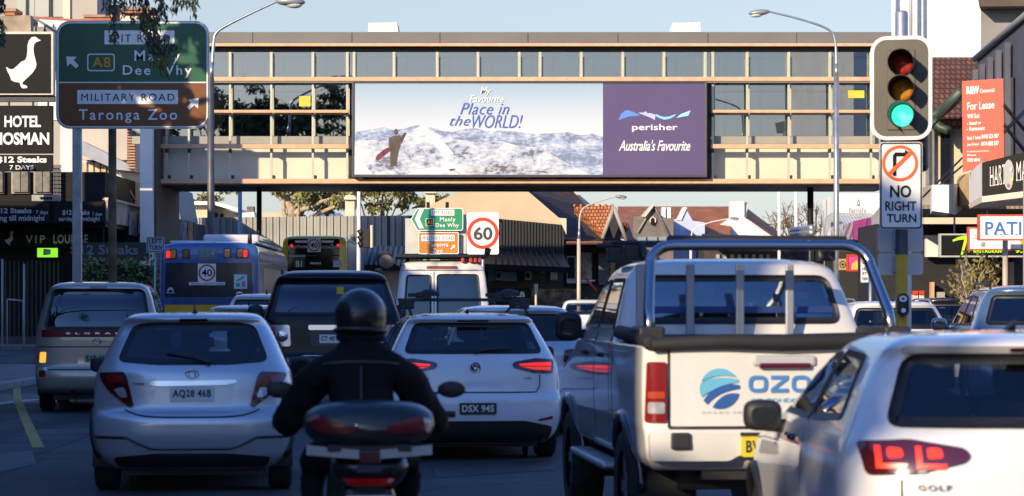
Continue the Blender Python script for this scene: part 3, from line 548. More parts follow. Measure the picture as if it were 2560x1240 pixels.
# white building next to the bridge
B = thing('white_building', 'white modern building with louvred balcony box next to the left bridge end', 'building', P(330, 760, 89)); m = MB(); m.pext([(150, 300), (350, 300), (350, 740), (150, 740)], 93, 6); m.build('wall', mat('blue_white_render', (.60, .62, .68), .8, var=.06, scale=.5), B)
m = MB(); m.pbox(350, 250, 381, 742, 88.2, 7); m.build('corner_pier', white_render, B)
m = MB(); m.pbox(381.3, 250, 392, 742, 88.6, 6); m.build('reveal', mat('reveal_dark', (.10, .085, .07), .8, var=.15), B)
m = MB(); m.pext([(205, 352), (336, 418), (336, 428), (290, 424), (205, 388)], 91, 2); m.build('balcony_slab', mat('slab_grey', (.34, .36, .42), .8, var=.1), B)
m = MB(); m.pbox(205, 318, 318, 400, 92.2, .3); m.build('balcony_wall', mat('shaded_cream', (.55, .50, .44), .8, var=.15, scale=.8), B)
lv = MB()
for k in range(14): lv.pbox(317, 326+k*7, 337, 330+k*7, 90.6, .35)
lv.build('louvre', mat('louvre_timber', (.40, .24, .16), .6, var=.15), B)
m = MB(); m.pbox(318, 322, 336, 424, 91.05, .3); m.build('louvre_backing', charcoal, B)
for x0 in (205, 222, 238, 253): m = MB(); m.pbox(x0, 405, x0+11, 470, 92.9, .1); w_ = m.build('window', mat('warm_pane', (.62, .50, .36), .3, var=.35, scale=2.5), B)
m = MB(); m.pext([(196, 388), (270, 410), (270, 416), (196, 396)], 92.4, .3); m.build('window_hood', charcoal, B)
m = MB(); m.pbox(200, 474, 270, 503, 92.85, .1); m.build('light_panel', white_render, B)
m = MB()
for k in range(7): m.tube([P(200+k*3, 452+k*2, 91.9), P(330, 500+k*2, 91.9)], .012, 5) if k % 3 == 0 else None
m.tube([P(296, 428, 91.7), P(346, 512, 91.7)], .02, 6); m.build('stay_cable', grey_paint, B)
# shop row under and beyond the bridge, with its awning and hanging banners
X0 = -13.55
B = thing('shop_row', 'row of low shops with a long dark awning running under the bridge behind the buses', 'shops', (X0, 85, 0)); m = MB(); m.box((X0-9, 89.6, 0), (X0-1.6, 87, 4.3)); m.box((X0-9, 97, 0), (X0-1.6, 128, 4.3)); m.build('wall', hw, B)
m = MB(); m.box((X0-1.6, 84, 4.05), (X0, 112, 4.2)); m.build('awning', charcoal, B)
m = MB(); m.box((X0-.02, 84, 4.2), (X0+.08, 92.2, 4.95)); m.build('pale_fascia', mat('aged_fascia', (.42, .39, .34), .8, var=.3, scale=1.2), B)
m = MB(); m.box((X0-.02, 92.4, 4.2), (X0+.06, 112, 4.86)); m.build('dark_fascia', charcoal, B)
m = MB(); m.box((X0-.1, 84, 4.95), (X0+.14, 92.2, 5.02)); m.build('fascia_cap', cream, B)
cols = ((.55, .55, .60), (.50, .50, .56), (.20, .22, .22), (.38, .34, .38), (.62, .60, .60), (.20, .14, .15), (.26, .24, .28), (.50, .20, .09), (.05, .055, .08), (.03, .03, .05))
nm = ('pale striped', 'white streaky', 'dark mottled', 'mauve grey', 'bright white', 'dark maroon', 'slate', 'orange and black', 'dark blue', 'black')
for i, (ya, yb) in enumerate(((88.4, 90.2), (90.3, 92.0), (92.6, 95.2), (95.4, 98.6), (98.8, 101), (101.1, 102.8), (102.9, 104.3), (104.4, 106), (106.1, 108.2), (108.3, 110.2))):
    m = MB(); nW = 8; z1 = 4.86 if i > 1 else 4.72; z0 = 3.9+.12*math.sin(i*2.1); vs = []
    for k in range(nW+1):
        y = ya+(yb-ya)*k/nW; dx = .12+.03*math.sin(k*2.3+i); vs += [(X0+dx, y, z1), (X0+dx+.03*math.sin(k*1.7), y, z0)]
    vs += [(v[0]-.012, v[1], v[2]) for v in vs]; q = 2*(nW+1)
    m.add(vs, [(2*k, 2*k+1, 2*k+3, 2*k+2) for k in range(nW)]+[(q+2*k, q+2*k+2, q+2*k+3, q+2*k+1) for k in range(nW)])
    tag(m.build('hanging_banner', mat('banner_'+nm[i].replace(' ', '_'), cols[i], .8, var=.55, scale=3.5)), nm[i]+' cloth banner hanging on the shop awning under the bridge', 'banner', 'banners along the shop awning')
T = thing('lane_sign', 'small white left turn sign half hidden beside the blue bus', 'sign', P(388, 640, 70)); p2 = fr(70)
m = MB(); poly(m, p2, rrect(366, 592, 411, 632, 2), 0, .02); m.build('panel', mat('dim_white', (.42, .43, .46), .5, var=.1), T); m = MB(); ring(m, p2, rrect(368, 594, 409, 630, 2), rrect(369.5, 595.5, 407.5, 628.5, 1.5), .006); text(m, p2, 'LEFT', 372, 597, 405, 609, .006, .02); text(m, p2, 'TURN', 372, 613, 405, 625, .006, .02); m.build('lettering', sign_black, T)
sign_post(T, 388, 632, 70.05, .03, galv)
# ---------------------------------------------------------------- large direction sign
D = 50; p2 = fr(D)
T = thing('direction_sign', 'large green and brown road direction sign on a galvanised post top left', 'road sign', P(332, 953, D))
m = MB(); poly(m, p2, rrect(140, 52, 523, 322, 34), -.02, .04); m.build('backing', galv, T)
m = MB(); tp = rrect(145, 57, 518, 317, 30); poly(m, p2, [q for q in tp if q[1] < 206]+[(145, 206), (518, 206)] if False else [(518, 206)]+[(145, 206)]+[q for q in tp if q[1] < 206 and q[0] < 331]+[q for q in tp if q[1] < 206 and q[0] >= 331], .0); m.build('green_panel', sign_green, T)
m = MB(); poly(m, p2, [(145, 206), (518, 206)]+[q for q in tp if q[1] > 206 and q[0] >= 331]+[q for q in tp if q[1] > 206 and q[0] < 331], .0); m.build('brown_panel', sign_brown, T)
m = MB(); ring(m, p2, rrect(143.5, 55.5, 519.5, 318.5, 31), rrect(146.5, 58.5, 516.5, 315.5, 28.5), .006); poly(m, p2, [(146.5, 204.5), (516.5, 204.5), (516.5, 207.5), (146.5, 207.5)], .008)
m.build('border', sign_white, T)
m = MB(); poly(m, p2, rrect(261, 76, 436, 111, 2), .006); poly(m, p2, rrect(193, 225, 445, 260, 2), .006); m.build('name_plate', sign_white, T)
m = MB(); text(m, p2, 'SPIT ROAD', 271, 86, 425, 105, .012, .0, 0, 1.25); text(m, p2, 'MILITARY ROAD', 203, 234, 436, 252, .012, .0, 0, 1.25); m.build('road_name', sign_black, T)
m = MB(); text(m, p2, 'Manly', 336, 126, 450, 161, .012, .012, 0, 1.25); text(m, p2, 'Dee Why', 307, 163, 479, 195, .012, .012, 0, 1.25); text(m, p2, 'Taronga Zoo', 197, 273, 443, 308, .012, .01, 0, 1.25)
for (tx, ty), dx in (((165, 140), 1), ((497, 245), -1)):
    if dx == 1: pts = [(166, 141), (193, 142), (184, 150), (197, 164), (190, 171), (176, 158), (168, 167)]
    else: pts = [(497, 245), (470, 249), (478, 257), (467, 268), (474, 274), (486, 263), (495, 271)]
    poly(m, p2, pts, .012)
m.build('lettering', sign_white, T)
m = MB(); ring(m, p2, rrect(218, 134, 287, 178, 7), rrect(221, 137, 284, 175, 5), .012); m.build('route_shield', sign_white, T)
m = MB(); text(m, p2, 'A8', 230, 143, 277, 169, .012, .02, 0, 1.1); m.build('route_number', mat('route_amber', (.62, .28, .02), .4), T)
a = P(191, 322, D); m = MB(); m.box((a.x-.09, D+.04, 0), (a.x+.09, D+.16, P(0, 60, D).z)); m.build('post', galv, T, bevel=.01)
m = MB(); [m.pbox(150, y, 512, y+6, D+.025, .05) for y in (90, 180, 270)]; m.build('rail', galv, T)
a = P(281, 322, 51.5); m = MB(); m.tube([(a.x, 51.5, 0), (a.x, 51.5, 3.5), (a.x, 51.5, 6.2)], [.095, .085, .08], 12); m.tube([(a.x, 51.5, 5.6), (a.x, 51.5, 5.66)], .11, 12); tag(m.build('brown_pole', brown_pole), 'slim brown pole standing behind the large direction sign', 'pole')  # plain pole in mottled brown
# ---------------------------------------------------------------- street lamps
def lamp(label, D, base_px, thick, pts, head, cone_y, dark_to=None, am=None):
    T = thing('street_lamp', label, 'street lamp', (P(base_px, 0, D).x, D, 0), 'street lamps along the road'); s = F/D
    m = MB(); a = P(base_px, cone_y+22*thick/18, D); m.tube([(a.x, D, 0), (a.x, D, a.z*.5), a], [thick/2/s*1.05, thick/2/s, thick/2/s*.92], 14); m.tube([(a.x, D, 0), (a.x, D, .35)], [thick/s*.8, thick/s*.75], 14); m.build('pole', galv if dark_to is None else dark_to, T)
    m = MB(); m.tube([a, P(pts[0][0], cone_y-12, D)], [thick/2/s*.8, thick/4/s], 12); m.build('collar', galv, T)
    m = MB(); q = [P(x, y, D) for x, y in pts]; sm = []
    for i in range(len(q)-1):
        p0, p1, p2_, p3 = q[max(0, i-1)], q[i], q[i+1], q[min(len(q)-1, i+2)]
        for k in range(6):
            t = k/6; sm.append(.5*((2*p1)+(p2_-p0)*t+(2*p0-5*p1+4*p2_-p3)*t*t+(3*p1-p0-3*p2_+p3)*t**3))
    sm.append(q[-1]); m.tube(sm, [thick*.25/s*(1-.35*i/len(sm)) for i in range(len(sm))], 10); m.build('arm', am or galv, T)
    x0, y0, x1, y1 = head; a, b = P(x0, y0, D), P(x1, y1, D); L = (b-a).length; d = (b-a).normalized(); m = MB(); u = Matrix((d, Vector((0, 1, 0)), d.cross(Vector((0, 1, 0))))).transposed()
    c = a.lerp(b, .5); m.ball(c, L*.52, L*.26, L*.15, 16, 9, u); h = m.build('lantern', mat('lamp_grey', (.30, .31, .33), .4, .3, var=.1), T)
    m = MB(); m.ball(c+d*L*.12+Vector((0, 0, -L*.09)), L*.30, L*.2, L*.13, 14, 8, u); m.build('lens', mat('lamp_lens', (.6, .62, .62), .15, var=.05), h)
lamp('grey street lamp rising right of the large direction sign', 76.8, 527, 18, [(531, 160), (534, 110), (541, 82), (570, 62), (630, 32), (695, 2)], (690, 3, 762, 6), 172, mat('shaded_pole', (.10, .10, .11), .5, .4, var=.2))  # shade on the lower pole put into its darker colour
lamp('tall street lamp in front of the bridge left of the traffic light', 75, 2091, 14, [(2091, 165), (2089, 112), (2080, 82), (2050, 64), (1985, 44), (1918, 28)], (1924, 29, 1872, 34), 175)
lamp('cream street lamp beyond the bridge beside the tiled gable house', 86.8, 1447, 10, [(1448, 575), (1450, 540), (1460, 520), (1495, 504), (1542, 491)], (1538, 491, 1567, 493), 585, mat('cream_pole', (.55, .47, .36), .5, .1, var=.1), MATS['cream_pole'])
lamp('small white street lamp in front of the pale blue gable shop', 118, 1727, 7, [(1727, 608), (1728, 590), (1737, 572), (1775, 556), (1826, 546)], (1824, 545, 1848, 547), 615, white_paint, white_paint)
# ---------------------------------------------------------------- traffic light on the median
D = 24.
a = P(2254, 0, D)
T = thing('traffic_light', 'three lamp traffic light showing green with white edged backboard', 'traffic light', (a.x, D, 0))
m = MB(); m.tube([(a.x, D, 2.05), (a.x, D, P(0, 32, D).z), (a.x, D, P(0, 27, D).z)], [.062, .062, .045], 16); m.build('pole', galv, T)
m = MB(); m.tube([(a.x, D, .14), (a.x, D, 2.06)], .06, 16); m.build('lower_pole', mat('post_yellow', (.60, .33, .015), .55, var=.18, scale=3, bump=.05), T)
m = MB(); m.tube([(a.x, D, .14), (a.x, D, .2)], .13, 16); m.build('base_flange', galv, T)
Mz = Matrix.Rotation(R(-13), 3, 'Z'); org = P(2253, 220, D-.22)           # the head is turned a little towards the left footpath
def H3(x, y, z): return org+Mz @ Vector((x, y, z))
def hp(pts, y): return [H3(x, y, z) for x, z in pts]
def rr2(x0, y0, x1, y1, r, n=7): return rrect(x0, y0, x1, y1, r, n)
o_ = rr2(-.288, -.49, .288, .49, .15); i_ = rr2(-.256, -.458, .256, .458, .12)
m = MB(); m.ext(hp(i_, 0), Mz @ Vector((0, .02, 0))); m.build('backboard', mat('backboard_grey', (.085, .076, .065), .55, .2, var=.15, scale=2), T)
m = MB(); A_ = hp(o_, -.005); B_ = hp(i_, -.005); n = len(A_); A2 = hp(o_, .022); m.add(A_+B_+A2, [(i, (i+1) % n, n+(i+1) % n, n+i) for i in range(n)]+[(i, 2*n+i, 2*n+(i+1) % n, (i+1) % n) for i in range(n)]); m.build('white_border', sign_white, T)
m = MB(); m.ext([H3(-.13, -.012, -.40), H3(.13, -.012, -.40), H3(.13, -.012, .36), H3(-.13, -.012, .36)], Mz @ Vector((0, .2, 0))); m.build('lantern_body', mat('lantern_grey', (.08, .072, .063), .5, var=.15, scale=2), T, bevel=.01)
m = MB(); m.box((-.2, .05, -.78), (.24, .34, .42)); m.v = [H3(*v) for v in m.v]; m.build('rear_lantern', black_paint, T, bevel=.05)
for z, nm_, c, e in ((.222, 'red', (.33, .02, .012), 0), (-.022, 'amber', (.50, .20, .012), 0), (-.262, 'green', (.10, .75, .55), 1.15)):
    m = MB(); m.lathe([(.104, 0), (.102, .012), (.07, .028), (0, .036)], H3(.015, -.02, z), Mz @ Vector((0, -1, 0)), 24); lm_ = m.build('lens', mat('lens_'+nm_, c, .25, var=.25, scale=60, emit=e, ecol=(.06, .85, .55)), T); tag(lm_, nm_+' lens')
    dots = MB()
    for rg, nn_ in ((.0, 1), (.022, 6), (.042, 12), (.062, 18), (.082, 24)):
        for k in range(nn_):
            q = 2*math.pi*k/nn_; px, pz = rg*math.cos(q), rg*math.sin(q); h = .058 - .30*rg if rg else .057
            dots.lathe([(.0055, 0), (.0045, .003), (0, .004)], H3(.015+px, -.02-.036*(1-(rg/.104)**1.6), z+pz), Mz @ Vector((0, -1, 0)), 6)
    dots.build('lens_dots', mat('dots_'+nm_, tuple(min(1, v*1.5+.05) for v in c), .3, emit=2.2 if e else 0, ecol=(.45, 1, .85)), lm_)
    hd_ = MB(); vs, fs = [], []; N = 28
    for k in range(N+1):
        q = R(-52)+R(284)*k/N; L = .21+.11*max(0, math.sin(q)*.5+.5)
        for rr_, yy in ((.118, 0), (.122, -L), (.116, -L), (.112, 0)): vs.append(H3(.015+rr_*math.cos(q), -.012+yy, z+rr_*math.sin(q)))
    for k in range(N):
        for j in range(4): fs.append((4*k+j, 4*k+(j+1) % 4, 4*k+4+(j+1) % 4, 4*k+4+j))
    hd_.add(vs, fs, False); hd_.build('visor', black_paint, T)
p2 = fr(D-.30)
T = thing('turn_sign', 'white NO RIGHT TURN sign fixed on the pole below the traffic light', 'road sign', P(2252, 572, D-.3))
m = MB(); poly(m, p2, rrect(2199, 355, 2306, 573, 9), -.003, .012); m.build('panel', sign_white, T)
m = MB(); ring(m, p2, rrect(2200.5, 356.5, 2304.5, 571.5, 8), rrect(2204, 360, 2301, 568, 6), .002)
text(m, p2, 'NO', 2225, 463, 2278, 494, .002, .03); text(m, p2, 'RIGHT', 2213, 503, 2291, 527, .002, .02); text(m, p2, 'TURN', 2217, 535, 2291, 556, .002, .02)
poly(m, p2, [(2232, 440), (2232, 388), (2238, 381), (2262, 381), (2262, 374), (2280, 385), (2262, 397), (2262, 391), (2241, 391), (2241, 440)], .002); m.build('lettering', sign_black, T)
m = MB(); ring(m, p2, circ(2250, 408, 45), circ(2250, 408, 37.5), .004); poly(m, p2, [(2218, 433), (2276, 376), (2283, 383), (2225, 440)], .0045); m.build('red_ring', mat('sign_orange_red', (.72, .13, .03), .4, var=.08), T)
m = MB(); m.pbox(2236, 360, 2268, 568, D-.28, .22); m.build('bracket', galv, T)
p2 = fr(D+.3)
for i, (y0, y1, lab) in enumerate(((566, 630, 'upper grey back of a sign on the far side of the yellow pole'), (633, 687, 'lower grey back of a sign on the far side of the yellow pole'))):
    T = thing('reversed_sign', lab, 'road sign', P(2252, y1, D+.3), 'reversed signs on the yellow pole'); m = MB(); poly(m, p2, rrect(2195, y0, 2308, y1, 8), 0, .012); m.build('panel', mat('alu_back', (.55, .57, .60), .45, .35, var=.1, scale=2), T); m = MB(); m.pbox(2240, y0+8, 2270, y1-8, D+.06, .24); m.build('bracket', galv, T)
T = thing('crossing_button', 'dark oval pedestrian push button box on the yellow pole', 'crossing button', P(2259, 790, D-.1)); p3 = fr(D-.13)
m = MB(); poly(m, p3, [(2259+14*math.cos(q), (748 if math.sin(q) < 0 else 776)+15*math.sin(q)) for q in [2*math.pi*k/24 for k in range(24)]], 0, .08); m.build('housing', black_paint, T, bevel=.01)
m = MB(); ring(m, p3, circ(2258, 747, 10, 8, 20), circ(2258, 747, 4, 3, 20), .006); poly(m, p3, circ(2259, 776, 6, 6, 18), .006); m.build('symbol', sign_white, T)
a = P(2272, 690, 27); m = MB(); m.tube([(a.x, 27, .14), (a.x, 27, 2.7)], .028, 10); m.tube([(a.x, 27, .14), (a.x, 27, .17)], .07, 10); tag(m.build('sign_pole', mat('pale_pole', (.62, .62, .58), .5, .1, var=.1)), 'thin pale pole standing just behind the yellow signal pole', 'pole')
# ---------------------------------------------------------------- right hand buildings, near to far
W_ = thing('white_tower', 'tall bright white wall with vertical pipes behind the traffic light', 'building', P(2340, 760, 74)); m = MB(); m.ext([P(*q, 76) for q in ((2229, -160), (2620, -160), (2620, 760), (2312, 760), (2312, 330), (2229, 330))], (1.6, 8, 0)); m.build('wall', white_render, W_)
m = MB(); [m.tube([P(x, -160, 75.8), P(x, 330, 75.8)], .05, 8) for x in (2236, 2290)]; m.build('down_pipe', white_paint, W_)
m = MB(); m.tube([P(2277, -160, 75.2), P(2277, 200, 75.2)], .05, 8); m.build('grey_pipe', grey_paint, W_)
# tiled roof house
B = thing('tiled_house', 'house with dark brown tiled roof catching orange light behind the red lease board', 'house', P(2390, 760, 68)); q = [P(2326, 292, 66), P(2460, 292, 66), P(2460, 143, 71), P(2326, 143, 71)]; m = MB(); m.ext(q, (0, .3, -.3)); m.build('roof', tex_mat('brown_tile', 'brick', (.26, .10, .05), (.17, .07, .04), 2.4, .8, .8, mortar=(.05, .025, .02), ms=.05, bw=.35, rh=.4, mapping=(1, 1, 1), rot=(R(90), 0, 0)), B)
m = MB(); m.pbox(2312, 292, 2460, 800, 67, 4); m.build('wall', cream, B)
m = MB(); m.tube([P(2318, 288, 65.5), P(2345, 286, 65.5), P(2362, 272, 65.2), P(2406, 228, 64.5)], .16, 8); m.tube([P(2330, 300, 65.4), P(2352, 320, 65.4), P(2372, 326, 65.2)], .12, 8); m.build('gutter', mat('dark_green_metal', (.06, .085, .06), .5, .3, var=.15), B)
for x0, x1, y1 in ((2316, 2322, 520), (2331, 2336, 470), (2352, 2375, 455)): m = MB(); m.pbox(x0, 320, x1, y1, 66.8, .15); m.build('window_strip' if x1-x0 > 12 else 'down_pipe', dark_glass if x1-x0 > 12 else galv, B)
# navy corner building
B = thing('navy_building', 'dark navy two storey shop building with dappled light on the right edge', 'building', P(2500, 800, 60)); m = MB(); m.ext([P(*q, 66) for q in ((2452, 14), (2680, 14), (2680, 200), (2452, 200))], (1.2, 5, 0)); m.build('wall', mat('grey_upper', (.25, .24, .235), .8, var=.2, scale=.6), B)
m = MB(); m.ext([P(*q, 65.2) for q in ((2440, -30), (2680, -30), (2680, 14), (2448, 16))], (1.4, 6, 0)); m.build('roof', mat('eave_brown', (.10, .075, .05), .7, var=.2), B)
f0, f1 = P(2444, 0, 64), P(2640, 0, 50); m = MB(); zt = P(0, 140, 63).z; zb = 3.2
m.ext([(f0.x, 64, 0), (f1.x, 50, 0), (f1.x, 50, zt), (f0.x, 64, zt)], (3, 1.2, 0)); m.build('facade', navy, B)
dv = Vector((f1.x-f0.x, -14, 0)); nv = Vector((-14, -(f1.x-f0.x), 0)).normalized()*.06
if nv.x > 0: nv = -nv
fp = lambda t, z, k=1: Vector((f0.x, 64, 0))+dv*t+nv*k+Vector((0, 0, z))
m = MB(); m.tube([fp(-.01, zt+.03, 1), fp(1, zt+.03, 1)], .075, 8); m.build('cornice', mat('grey_cornice', (.22, .22, .24), .7, var=.1), B)
for t in (.06, .15, .24, .33, .42, .51): m = MB(); m.ext([fp(t, zt-3.2), fp(t+.035, zt-3.2), fp(t+.035, zt-1.1), fp(t, zt-1.1)], nv*-.5); m.build('window', dark_glass, B)
for t in (.0, .11, .23, .35, .47): m = MB(); m.ext([fp(t+.02, 4.2, 3), fp(t+.045, 4.2, 3), fp(t+.045, zt-.3, 3), fp(t+.02, zt-.3, 3)], -nv*2); m.build('pilaster', mat('navy_pilaster', (.10, .10, .13), .8, var=.3, scale=1), B)
# shop fronts and awnings under it
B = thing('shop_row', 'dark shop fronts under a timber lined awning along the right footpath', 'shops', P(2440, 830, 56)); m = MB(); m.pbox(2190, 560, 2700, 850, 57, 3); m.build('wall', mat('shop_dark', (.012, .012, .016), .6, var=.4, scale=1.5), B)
m = MB(); m.ext([P(2306, 522, 52), P(2700, 522, 52), P(2700, 515, 52), P(2306, 515, 52)], (0, 5.5, 0)); m.build('awning', tex_mat('timber_soffit', 'wave', (.30, .24, .17), (.20, .15, .11), 3, .7, .3, dist=1.5), B)
m = MB(); m.pext([(2300, 470), (2330, 462), (2330, 514), (2300, 514)], 54, 1); m.build('awning_end', mat('grey_buff', (.30, .27, .23), .8, var=.2), B)
for x0, x1, y0, y1, mt, nm_ in ((2525, 2538, 655, 725, cream, 'door_panel'), (2541, 2575, 640, 725, cream, 'door_panel'), (2400, 2436, 640, 800, navy, 'blue_panel'), (2316, 2366, 588, 642, white_render, 'light_wall'), (2328, 2336, 705, 770, salmon, 'timber_post'), (2343, 2362, 730, 770, grey_paint, 'door_panel'), (2480, 2500, 655, 700, mat('maroon_panel', (.12, .02, .03), .6, var=.2), 'maroon_panel')):
    m = MB(); m.pbox(x0, y0, x1, y1, 56.6, .25); m.build(nm_, mt, B)
for x, lab in ((2289, 'red topped cream bin beside the yellow pole, left one of two'), (2304, 'red topped cream bin beside the yellow pole, right one of two')):
    T = thing('bin', lab, 'bin', P(x, 830, 50), 'red topped bins'); m = MB(); m.pbox(x-6.2, 735, x+6.2, 830, 50, .5); m.build('body', cream, T); m = MB(); m.pext([(x-7, 727), (x+7, 727), (x+6, 736), (x-6, 736)], 49.95, .6); m.build('lid', sign_red, T)
T = thing('awning_box', 'bright white boxed awning end with a tan panel beside it', 'awning', P(2370, 535, 49)); m = MB(); m.ext([P(2330, 462, 50), P(2372, 462, 49.6), P(2372, 533, 49.6), P(2330, 527, 50)], (.3, 2, 0)); m.build('end_panel', white_render, T); m = MB(); m.ext([P(2372.3, 462, 49.6), P(2398, 458, 51.5), P(2398, 512, 51.5), P(2372.3, 533, 49.6)], (.3, 1, 0)); m.build('side_panel', cream, T)
m = MB(); m.ext([P(2398.5, 440, 51), P(2423, 432, 50.5), P(2423, 512, 50.5), P(2398.5, 514, 51)], (.3, 2, 0)); m.build('tan_panel', mat('tan_ply', (.42, .30, .17), .7, var=.12), T)
p2 = Plane(P(2455, 450, 42), (-.45, -1, 0)); ex = Vector((.5, 1.2, 0))*1.8
T = thing('awning_sign', 'black shop awning fascia with tall serif letters and a grey paint palette', 'awning', P(2500, 490, 42)); m = MB(); m.ext([p2.at(*q) for q in ((2455, 406), (2680, 352), (2680, 462), (2455, 490))], ex); m.build('fascia', sign_black, T)
c0, c1 = p2.at(2455, 404), p2.at(2455, 491); e0, e1 = P(2424, 432, 45.5), P(2424, 507, 45.5); m = MB(); m.ext([c0, c1, e1, e0], (.5, .25, 0)); m.build('end_panel', white_render, T)
m = MB(); m.ext([e1, c1, p2.at(2680, 463), p2.at(2680, 463)+ex*1.5], (0, 0, -.1)); m.build('soffit', cream, T)
lm_ = mat('serif_lettering', (.66, .64, .60), .5); m = MB()
def serif(mb, pl, s, x0, y0, x1, y1, off, tilt=0, bold=.0):
    text(mb, pl, s, x0, y0, x1, y1, off, bold, 0, 1.05, tilt=tilt)
    h = y1-y0; n = len(s)
    for k, ch in enumerate(s):                                         # feet of the strokes
        cx = x0+(x1-x0)*(k+.5)/n; w = (x1-x0)/n*.36
        if ch in 'HARTMPI':
            yb = y1+tilt*(k+.5)/n; hs = [cx-w*.7, cx+w*.7] if ch in 'HAMR' else ([cx-w*.6] if ch == 'P' else [cx])
            for q in hs: poly(mb, pl, [(q-w*.45, yb-h*.05), (q+w*.45, yb-h*.05), (q+w*.45, yb), (q-w*.45, yb)], off+.002)
serif(m, p2, 'HART', 2475, 417, 2514, 466, .01, -7); serif(m, p2, 'MA', 2541, 405, 2566, 453, .01, -5); m.build('lettering', lm_, T)
m = MB(); poly(m, p2, [(2522+q[0], 437+q[1]) for q in [(13*math.cos(t)*(1 if t > 2 else .9), 38*math.sin(t)) for t in [2*math.pi*k/22 for k in range(22)]]], .012, .02); pal = m.build('palette', mat('palette_grey', (.36, .38, .38), .6, var=.1), T)
for dx, dy, c in ((8, 12, (.7, .6, .05)), (-2, 26, (.6, .06, .03)), (6, -14, (.5, .62, .66))): m = MB(); poly(m, p2, circ(2522+dx, 437+dy, 3, 5, 12), .04); m.build('paint_dab', mat('dab%d' % (dx+9), c, .6), pal)
# red for lease board
p2 = Plane(P(2456, 310, 45), (-.30, -1, 0)); T = thing('lease_board', 'tall red For Lease board projecting from the navy building', 'sign', P(2457, 415, 45)); m = MB(); m.ext([p2.at(*q) for q in ((2405, 203), (2508, 196), (2510, 402), (2407, 430))], (.02, .06, 0)); m.build('panel', mat('lease_red', (.66, .075, .035), .5, var=.05), T)
m = MB(); text(m, p2, 'R&W', 2416, 216, 2448, 236, .008, .06, tilt=-2); text(m, p2, 'Commercial', 2450, 222, 2486, 232, .008, .02, tilt=-2); text(m, p2, 'For Lease', 2418, 256, 2486, 276, .008, .015, tilt=-5); text(m, p2, 'Will Suit', 2418, 285, 2449, 297, .008, .02, tilt=-2); text(m, p2, '- Retail or', 2418, 304, 2453, 313, .008, .02, tilt=-2); text(m, p2, '- Restaurant', 2418, 317, 2462, 327, .008, .02, tilt=-2)
text(m, p2, 'Mark T Smith', 2418, 341, 2452, 350, .008, .02, tilt=-2); text(m, p2, '0418 523 007', 2454, 336, 2497, 347, .008, .03, tilt=-2); text(m, p2, 'Joe Grasso', 2418, 358, 2448, 367, .008, .02, tilt=-2); text(m, p2, '0414 888 557', 2453, 354, 2497, 365, .008, .03, tilt=-2); text(m, p2, 'Proudly Recommended Network', 2418, 377, 2473, 382, .008, .015, tilt=-2); text(m, p2, 'Mosman', 2418, 385, 2440, 390, .008, .02); text(m, p2, '9929 6944', 2418, 396, 2450, 405, .008, .04, tilt=-1); m.build('lettering', sign_white, T)
m = MB(); [m.tube([p2.at(x0, y0), p2.at(x1, y1)+Vector((.3, 1.2, 0))], .035, 6) for x0, y0, x1, y1 in ((2509, 262, 2580, 345), (2510, 312, 2580, 400), (2510, 330, 2570, 250))]; m.build('bracket', dark_metal, T)
m = MB(); [m.tube([P(x0, y0, 52), P(x1, y1, 50)], .02, 5) for x0, y0, x1, y1 in ((2300, 500, 2405, 395), (2330, 480, 2440, 385), (2318, 330, 2440, 200))]; tag(m.build('awning_stay', dark_metal), 'dark thin stay rods slanting up from the white awning box', 'stay rods')
# hanging restaurant sign
p2 = fr(46); T = thing('restaurant_sign', 'black hanging restaurant sign with a glowing lime green 7', 'sign', P(2455, 642, 46)); m = MB(); m.pbox(2353, 588, 2620, 639, 46, .12); m.build('panel', sign_black, T); m = MB(); ring(m, p2, [(2349, 584), (2624, 584), (2624, 643), (2349, 643)], [(2353, 588), (2620, 588), (2620, 639), (2353, 639)], .02, .16); m.build('frame', mat('frame_pale', (.45, .45, .42), .5), T)
lime = mat('lime_glow', (.42, .85, .02), .4, emit=.35, var=.05); m = MB(); poly(m, p2, [(2381, 600), (2395, 593), (2412, 589), (2419, 590), (2418, 600), (2408, 636), (2402, 637), (2411, 598), (2395, 600), (2383, 604)], .012); text(m, p2, 'RESTAURANT', 2434, 623, 2512, 632, .012, .04, 0, 1.2); text(m, p2, '9.30', 2538, 622, 2580, 632, .012, .04); m.build('lettering', lime, T); m = MB(); [m.tube([P(x, 586, 46.06), P(x, 520, 52.5)], .02, 6) for x in (2386, 2468, 2560)]; m.build('hanger', dark_metal, T)  # lime lettering given a faint glow of its own
# patisserie signs on a pole
red_ed = mat('red_edge', (.55, .09, .06), .5, var=.08)
p2 = fr(41); T = thing('patisserie_sign', 'white red edged sign with large blue serif letters by the right edge', 'sign', P(2510, 600, 41)); m = MB(); m.pbox(2450, 540, 2640, 597, 41, .1); m.build('panel', sign_white, T); m = MB(); ring(m, p2, [(2446, 536), (2644, 536), (2644, 601), (2446, 601)], [(2450, 540), (2640, 540), (2640, 597), (2450, 597)], .01, .12); m.build('edge', red_ed, T)
m = MB(); serif(m, p2, 'PATI', 2463, 554, 2553, 587, .006, 0, .012); text(m, p2, 'SSERIE', 2560, 554, 2700, 587, .006, .012) if False else None; m.build('lettering', mat('sign_blue', (.05, .16, .42), .5), T)
p2 = fr(42.2); T = thing('white_sign', 'white red edged sign with faded plant drawing behind the blue lettered sign', 'sign', P(2500, 625, 42.2)); m = MB(); m.pbox(2424, 571, 2640, 622, 42.2, .1); m.build('panel', sign_white, T); m = MB(); ring(m, p2, [(2420, 567), (2644, 567), (2644, 626), (2420, 626)], [(2424, 571), (2640, 571), (2640, 622), (2424, 622)], .01, .12); m.build('edge', red_ed, T)
